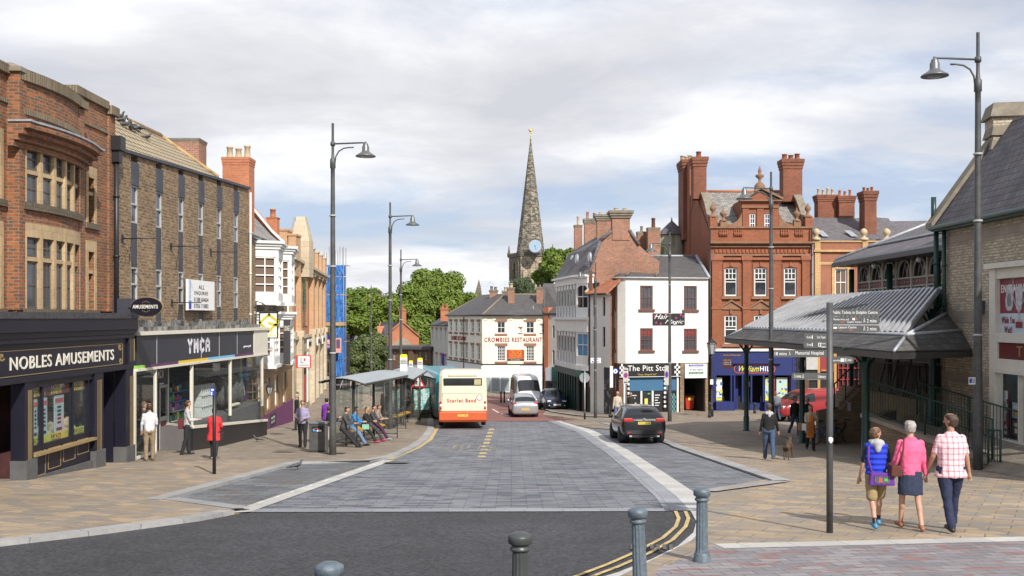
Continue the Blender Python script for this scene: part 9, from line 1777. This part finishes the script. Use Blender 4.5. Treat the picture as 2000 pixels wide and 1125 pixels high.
 fb.tube([H(-.022,.084,-.05),H(0,.090,-.048),H(.022,.084,-.05)],.005,5);part(fb,'face',mat('features',(.12,.05,.04),.5),t,local=True)
 if hair:
  hb=MB();vs=[];rr2=[(-.075,.060,.070),(-.035,.080,.092),(.03,.088,.102),(.07,.086,.098),(.105,.062,.072),(.128,.03,.035)]
  for z,rx,ry in rr2:vs+=[H(rx*cos(2*pi*i/16),(-.022 if z<.06 else -.008)+ry*(.72 if sin(2*pi*i/16)>0 and z<.06 else 1)*sin(2*pi*i/16),z)for i in range(16)]
  hb.add(vs,[(j*16+i,j*16+(i+1)%16,(j+1)*16+(i+1)%16,(j+1)*16+i)for j in range(4)for i in range(16)]+[tuple(range(16))[::-1],tuple(range(64,80))],True)
  if hairlen:cap(hb,H(0,-.05,.0),H(0,-.06,-hairlen),.085,.06);cap(hb,H(-.06,-.02,0),H(-.07,-.01,-hairlen*.8),.03,.025);cap(hb,H(.06,-.02,0),H(.07,-.01,-hairlen*.8),.03,.025)
  rm(hb,'hair',hair,t,.012)
 if hood:hb=MB();cap(hb,tp(-.08,-.07,1.45),tp(.08,-.07,1.45),.055,.055);cap(hb,tp(0,-.09,1.44),tp(0,-.11,1.37),.07,.045);cap(hb,tp(-.09,.02,1.46),tp(-.06,-.06,1.48),.035,.04);cap(hb,tp(.09,.02,1.46),tp(.06,-.06,1.48),.035,.04);rm(hb,'hood',cloth(*hood),t,vox)
 t.scale=(S,)*3;return t,tp
def at(px,py,off):g=G(px,py,off);return g
def bag(t,pts,r,size,c,m,name='shoulder_bag'):
 mm=cloth(*m);b=MB();c=V(c);b.hexa([c+V((x*size[0]*(1 if z>0 else 1.15),y*size[1],z*size[2]))for z in (-1,1)for x,y in ((-1,-1),(1,-1),(1,1),(-1,1))]);o=part(b,name,mm,t,local=True,bev=.02)
 if pts:part(MB().tube([V(p)for p in pts],r,6),'strap',mm,o,local=True)
 return o
P1,tp=person(at(1711,1029,.03),1.60,radians(-6),'boy in a blue quilted gilet and khaki shorts with a purple bag, walking away',('navy_tee',(.02,.025,.05)),('khaki',(.30,.22,.11)),HR,L=(-16,16),R=(20,6),aL=(4,10,12,0),aR=(-6,8,20,0),look=-70,sleeve=.5,legs='shorts',shoe=(.05,.25,.45),vox=.011)
b=MB();
for i in range(6):z=.94+i*.095;k=.182+.012*(i>2);rings(b,[(0,0,z-.04,k*.93,.13),(0,0,z,k*1.06,.152),(0,0,z+.045,k*.93,.13)])
rm(b,'gilet',cloth('royal_quilt',(.015,.045,.55)),P1,.011);b=MB();cap(b,(-.07,-.08,1.47),(.07,-.08,1.47),.06,.06);cap(b,(0,-.11,1.46),(0,-.14,1.36),.09,.05);cap(b,(-.1,.0,1.49),(-.04,-.07,1.5),.035,.045);cap(b,(.1,.0,1.49),(.04,-.07,1.5),.035,.045);rm(b,'hood',cloth('grey_marl',(.42,.42,.43)),P1,.011)
o=bag(P1,[(-.15,-.12,1.42),(-.17,-.165,1.2),(-.12,-.17,1.0),(.0,-.19,.93)],.022,(.19,.05,.11),(.04,-.22,.87),('purple',(.12,.03,.26)));b=MB();b.box(LF(-.28,-1),-.09,.17,.80,.93,-.02,.0,0);b.box(LF(-.28,-1),-.02,.04,.82,.90,0,.004,1);b.box(LF(-.28,-1),.07,.13,.84,.89,0,.004,2);part(b,'printed_panel',[mat('bag_print',(.10,.09,.13),.4,ns=30,na=.6),MC['litter_red'],MC['neon_green']],o,local=True)
P2,tp=person(at(1778,1033,.03),1.70,radians(-3),'woman with cropped grey hair in a pink jumper and denim skirt, walking away',('pink',(.78,.13,.26)),('denim',(.025,.035,.07)),HG,L=(14,4),R=(-10,14),aL=(4,12,16,8),aR=(2,10,10,0),legs='skirt',shoe=(.30,.12,.06),vox=.011,build=1.06)
b=MB();b.tube([V((.085*cos(a*pi/8),-.01+.075*sin(a*pi/8),1.50+.01*sin(a)))for a in range(17)],.036,8,cap=False);rm(b,'scarf',brick('spotted_scarf',(.02,.025,.09),(.03,.03,.12),(.45,.45,.55),w=.05,h=.05,ms=.006,src='Object'),P2,.012)
bag(P2,[(-.13,-.08,1.46),(-.16,-.15,1.3),(-.2,-.14,1.1),(-.23,-.05,1.0)],.014,(.08,.12,.09),(-.25,.0,.95),('brown_leather',(.10,.03,.02)),'handbag')
def plaid():
 m,t_,b,o,nd=NT('plaid_shirt');tc=nd('ShaderNodeTexCoord');sp=nd('ShaderNodeSeparateXYZ',{0:tc.outputs['Object']});f=[]
 for ax,fr,th_ in ((0,13,.76),(2,12,.76),(0,26,.9),(2,33,.9)):
  ml=nd('ShaderNodeMath',{0:sp.outputs[ax],1:fr},operation='MULTIPLY');fc=nd('ShaderNodeMath',{0:ml.outputs[0]},operation='FRACT');f.append(nd('ShaderNodeMath',{0:fc.outputs[0],1:th_},operation='GREATER_THAN').outputs[0])
 s=nd('ShaderNodeMath',{0:f[0],1:f[1]},operation='ADD');s2=nd('ShaderNodeMath',{0:f[2],1:f[3]},operation='ADD');s3=nd('ShaderNodeMath',{0:s2.outputs[0],1:.5,2:s.outputs[0]},operation='MULTIPLY_ADD');s4=nd('ShaderNodeMath',{0:s3.outputs[0],1:.5},operation='MULTIPLY',use_clamp=True)
 mx=nd('ShaderNodeMix',data_type='RGBA');t_.links.new(s4.outputs[0],mx.inputs[0]);mx.inputs[6].default_value=(.70,.58,.60,1);mx.inputs[7].default_value=(.55,.12,.17,1);t_.links.new(mx.outputs[2],b.inputs[0]);b.inputs['Roughness'].default_value=.9;MC['cloth_plaid']=m
plaid()
P3,tp=person(at(1857,1036,.03),1.82,radians(-4),'man in a pink and white checked short sleeved shirt and dark jeans, walking away',('plaid',(.6,.2,.2)),('dark_denim',(.018,.025,.06)),HB,SKD,L=(-15,14),R=(17,6),aL=(6,16,24,6),aR=(-2,12,12,0),look=50,sleeve=.5,vox=.011,build=1.24,coat=.07)
person(at(1502,898,.03),1.78,radians(-8),'man in a black leather jacket and blue jeans walking a dog',('leather',(.012,.012,.013)),('jeans',(.05,.08,.15)),HB,L=(14,4),R=(-16,18),aL=(6,10,10,0),aR=(8,14,14,0),vox=.015,build=1.12,hood=('grey_marl',(.4,.4,.4)),shoe=(.12,.07,.04))
dg=at(1539,897,.03);t=thing('dog','brown short haired dog with raised tail walking beside the man in leather','dog',dg,radians(-25));b=MB()
rings_=lambda pts:[cap(b,a,c,r0,r1)for a,c,r0,r1 in pts]
rings_([((0,-.24,.44),(0,.0,.43),.085,.095),((0,.0,.43),(0,.20,.46),.10,.115),((0,.22,.50),(0,.34,.60),.075,.06),((0,.36,.62),(0,.44,.61),.065,.05),((0,.46,.60),(0,.54,.58),.036,.028),((0,-.30,.48),(0,-.36,.62),.022,.014),((0,-.36,.62),(0,-.33,.70),.014,.008)])
for s in (-1,1):rings_([((s*.07,.22,.42),(s*.08,.20+s*.05,.24),.045,.028),((s*.08,.20+s*.05,.24),(s*.08,.22+s*.08,.05),.025,.02),((s*.08,.22+s*.08,.03),(s*.08,.26+s*.08,.022),.024,.02),((s*.065,-.24,.42),(s*.075,-.20-s*.04,.27),.065,.04),((s*.075,-.20-s*.04,.27),(s*.08,-.32-s*.05,.17),.032,.022),((s*.08,-.32-s*.05,.17),(s*.08,-.28-s*.06,.04),.02,.018),((s*.08,-.28-s*.06,.03),(s*.08,-.24-s*.06,.022),.024,.02),((s*.045,.36,.67),(s*.06,.38,.72),.022,.01)])
rm(b,'body',mat('brindle',(.075,.045,.028),.8,ns=9,na=.6),t,.010);b=MB();b.tube([V((.0,.24,.62)),V((-.3,.1,.75)),V((-.62,.05,.95))],.006,4);part(b,'lead',M['black'],t,local=True)
pc=[((1583,880),.03,1.66,pi-.1,'woman in a beige coat over an orange dress, holding a phone and a box',('beige_coat',(.45,.36,.27)),('black_tights',(.015,.015,.015)),dict(hair=HR,hairlen=.2,aL=(30,20,115,30),aR=(18,6,80,20),L=(8,4),R=(-8,14),coat=.22,vox=.015)),((1553,851),.03,1.76,pi+.3,'man in dark jacket and jeans standing beside the red van',('near_black',(.02,.022,.02)),('jeans',(.05,.08,.15)),dict(hair=HK)),((1577,853),.03,1.74,.4,'man in a navy and white sports jacket behind the woman in beige',('navy_sport',(.02,.03,.08)),('near_black',(.02,.022,.02)),dict(hair=HG)),((1517,822),.08,1.72,0,'man in a grey jacket walking towards the blue bookmaker',('mid_grey',(.16,.17,.2)),('jeans',(.05,.08,.15)),dict(hair=HG)),((1206,826),.03,1.78,pi+.1,'bald man in a beige jacket and jeans with a walking stick',('stone_jacket',(.48,.42,.33)),('pale_jeans',(.13,.2,.34)),dict(hair=None,vox=.02)),((1232,820),.08,1.64,pi-.2,'dark haired woman in black beyond the roof of the black estate car',('black_top',(.02,.02,.022)),('black_top',(.02,.02,.022)),dict(hair=HR,hairlen=.15)),((292,900),PV,1.74,radians(20),'man in a white sweatshirt and khaki cargo trousers seen from behind',('white_sweat',(.62,.65,.68)),('cargo',(.25,.19,.12)),dict(hair=HB,aL=(10,10,14,6),aR=(16,8,30,20),L=(-2,4),R=(5,2),vox=.015,shoe=(.12,.08,.05))),((281,893),PV,1.78,radians(-80),'young man in black beside the man in the white sweatshirt',('near_black',(.02,.022,.02)),('black_top',(.02,.02,.022)),dict(hair=HR,vox=.015)),((366,888),PV,1.80,radians(-75),'young person in a grey jumper with a maroon bag looking at a phone',('pale_jumper',(.42,.42,.41)),('black_top',(.02,.02,.022)),dict(hair=HB,hairlen=.04,aL=(15,6,75,5),aR=(20,6,75,5),L=(4,2),R=(-6,10),vox=.015)),((419,897),PV,1.60,radians(5),'woman in a bright red coat standing with her back to us by the black post',('red_coat',(.60,.03,.035)),('black_top',(.02,.02,.022)),dict(hair=HK,coat=.24,build=1.28,vox=.015,aL=(12,12,30,10),aR=(12,12,40,20),shoe=(.3,.28,.26))),((591,874),PV,1.78,pi,'man in a lilac shirt and black trousers walking towards us',('lilac',(.30,.27,.40)),('black_top',(.02,.02,.022)),dict(hair=HB,build=1.12,aL=(8,18,75,45),aR=(8,18,75,45),L=(2,2),R=(-4,6),vox=.015)),((580,840),PV,1.74,pi-.9,'older man in dark clothes leaning by the pub wall behind the lilac shirt',('near_black',(.02,.022,.02)),('near_black',(.02,.022,.02)),dict(hair=HG)),((638,853),PV,1.70,0,'person in a purple hooded coat behind the nearest lamp post',('violet_coat',(.16,.03,.30)),('black_top',(.02,.02,.022)),dict(hair=HK,coat=.12,build=1.15)),((643,882),PV,1.62,radians(-60),'person in a black jacket half behind the nearest lamp post',('black_top',(.02,.02,.022)),('cream_print',(.40,.36,.30)),dict(hair=HB,aR=(25,6,100,0),shoe=(.6,.3,.3))),((757,825),PV,1.76,pi-.6,'tall man in a dark coat standing in the second shelter',('slate_coat',(.05,.06,.08)),('near_black',(.02,.022,.02)),dict(hair=HG)),((747,826),PV,1.64,-1.0,'blonde woman in a grey cardigan standing in the second shelter',('soft_grey',(.25,.22,.24)),('jeans',(.05,.08,.15)),dict(hair=HY2,hairlen=.14)),((779,808),PV,1.70,pi+.5,'woman in black carrying a pink bag near the second shelter',('black_top',(.02,.02,.022)),('black_top',(.02,.02,.022)),dict(hair=HY2,hairlen=.08)),((797,811),PV,1.45,pi,'boy with dark hair standing behind the farther litter bin',('soft_grey',(.25,.22,.24)),('near_black',(.02,.022,.02)),dict(hair=HK)),((821,812),PV,1.38,pi-.7,'girl in a red top and pink skirt beside the warning sign',('red_top',(.55,.03,.05)),('pink_skirt',(.70,.16,.30)),dict(hair=HY2,hairlen=.2,legs='skirt',aL=(20,60,10,0))),((825,808),PV,1.66,pi+.2,'dark haired woman just behind the girl in the pink skirt',('near_black',(.02,.022,.02)),('near_black',(.02,.022,.02)),dict(hair=HK))]
made=[]
for (px,off,h,rz,lab,tpm,bt_,kw)in pc:
 kw.setdefault('vox',.022);made.append(person(at(px[0],px[1],off),h,rz,lab,tpm,bt_,fin=px[1]>845,**kw)[0])
b=MB();b.hexa([V((x,y,z))for z in (.95,1.55)for x,y in ((-.085,.115),(.085,.115),(.085,.15),(-.085,.15))])if False else None
q=MB();rings(q,[(0,.03,.50,.17,.12),(0,.04,.9,.15,.12),(0,.045,1.2,.13,.10),(0,.03,1.42,.07,.07)]);rm(q,'dress',cloth('orange_dress',(.62,.20,.03)),made[0],.015)
q=MB();q.hexa([V((x,y,z))for z in (.82,1.08)for x,y in ((.12,.22),(.52,.22),(.52,.42),(.12,.42))]);o=part(q,'parcel',mat('cardboard',(.32,.17,.08),.8),made[0],local=True,bev=.01);q=MB();q.box(LF(.42,1),-.40,-.24,.82,1.08,0,.01);part(q,'label_band',M['white_paint'],o,local=True)
bag(made[8],[(-.12,.08,1.42),(-.2,-.05,1.2),(-.18,-.14,1.05)],.014,(.08,.1,.16),(-.12,-.2,1.0),('maroon_bag',(.12,.02,.025)),'backpack');bag(made[9],[(.12,.05,1.44),(.2,-.1,1.2),(.24,-.02,.9)],.012,(.05,.12,.14),(.26,.0,.78),('black_top',(.02,.02,.022)),'handbag')
bag(made[16],None,0,(.14,.06,.13),(.30,.05,.85),('hot_pink',(.60,.05,.16)),'pink_bag');part(MB().tube([V((-.30,.2,.95)),V((-.33,.22,.05))],.012,6),'walking_stick',M['black'],made[4],local=True)
rzs=atan2(-SH.n.x,SH.n.y)
for (px,h,lab,tpm,bt_,kw)in ((674,1.78,'man in dark clothes perched nearest us in the shelter, legs stretched out',('charcoal_knit',(.06,.06,.065)),('black_top',(.02,.02,.022)),dict(hair=HK,L=(48,6),R=(44,2))),(692,1.72,'dark haired man in a bright blue top and pale jeans perched in the shelter',('azure',(.02,.22,.55)),('pale_jeans',(.13,.2,.34)),dict(hair=HK)),(714,1.64,'fair haired woman in black with a mint green handbag in the shelter',('black_top',(.02,.02,.022)),('black_top',(.02,.02,.022)),dict(hair=HY2,hairlen=.2,shoe=(.5,.06,.15))),(727,1.68,'dark haired woman in charcoal perched right of the fair haired woman',('charcoal_knit',(.06,.06,.065)),('graphite',(.05,.05,.052)),dict(hair=HK,shoe=(.5,.06,.15))),(737,1.66,'woman in a taupe jacket and plum trousers perched at the far end of the seat',('taupe',(.28,.22,.18)),('plum',(.06,.015,.05)),dict(hair=HR,shoe=(.3,.4,.45)))):
 uu_=SH.u(px,.6);q=SH.p(uu_,0,.52);kw.setdefault('L',(42,8));kw.setdefault('R',(52,22));z=gz(q.y)+PV
 P_,tp=person((q.x,q.y,z),h,rzs,lab,tpm,bt_,vox=.018,lean=12,aL=(30,6,60,25),aR=(30,6,60,25),group='people perched on the shelter seat',look=-20,**kw)
 if px==714:bag(P_,[(.2,.1,.86),(.22,.14,1.0),(.2,.2,.86)],.01,(.04,.15,.11),(.2,.15,.72),('mint',(.25,.55,.45)),'handbag')
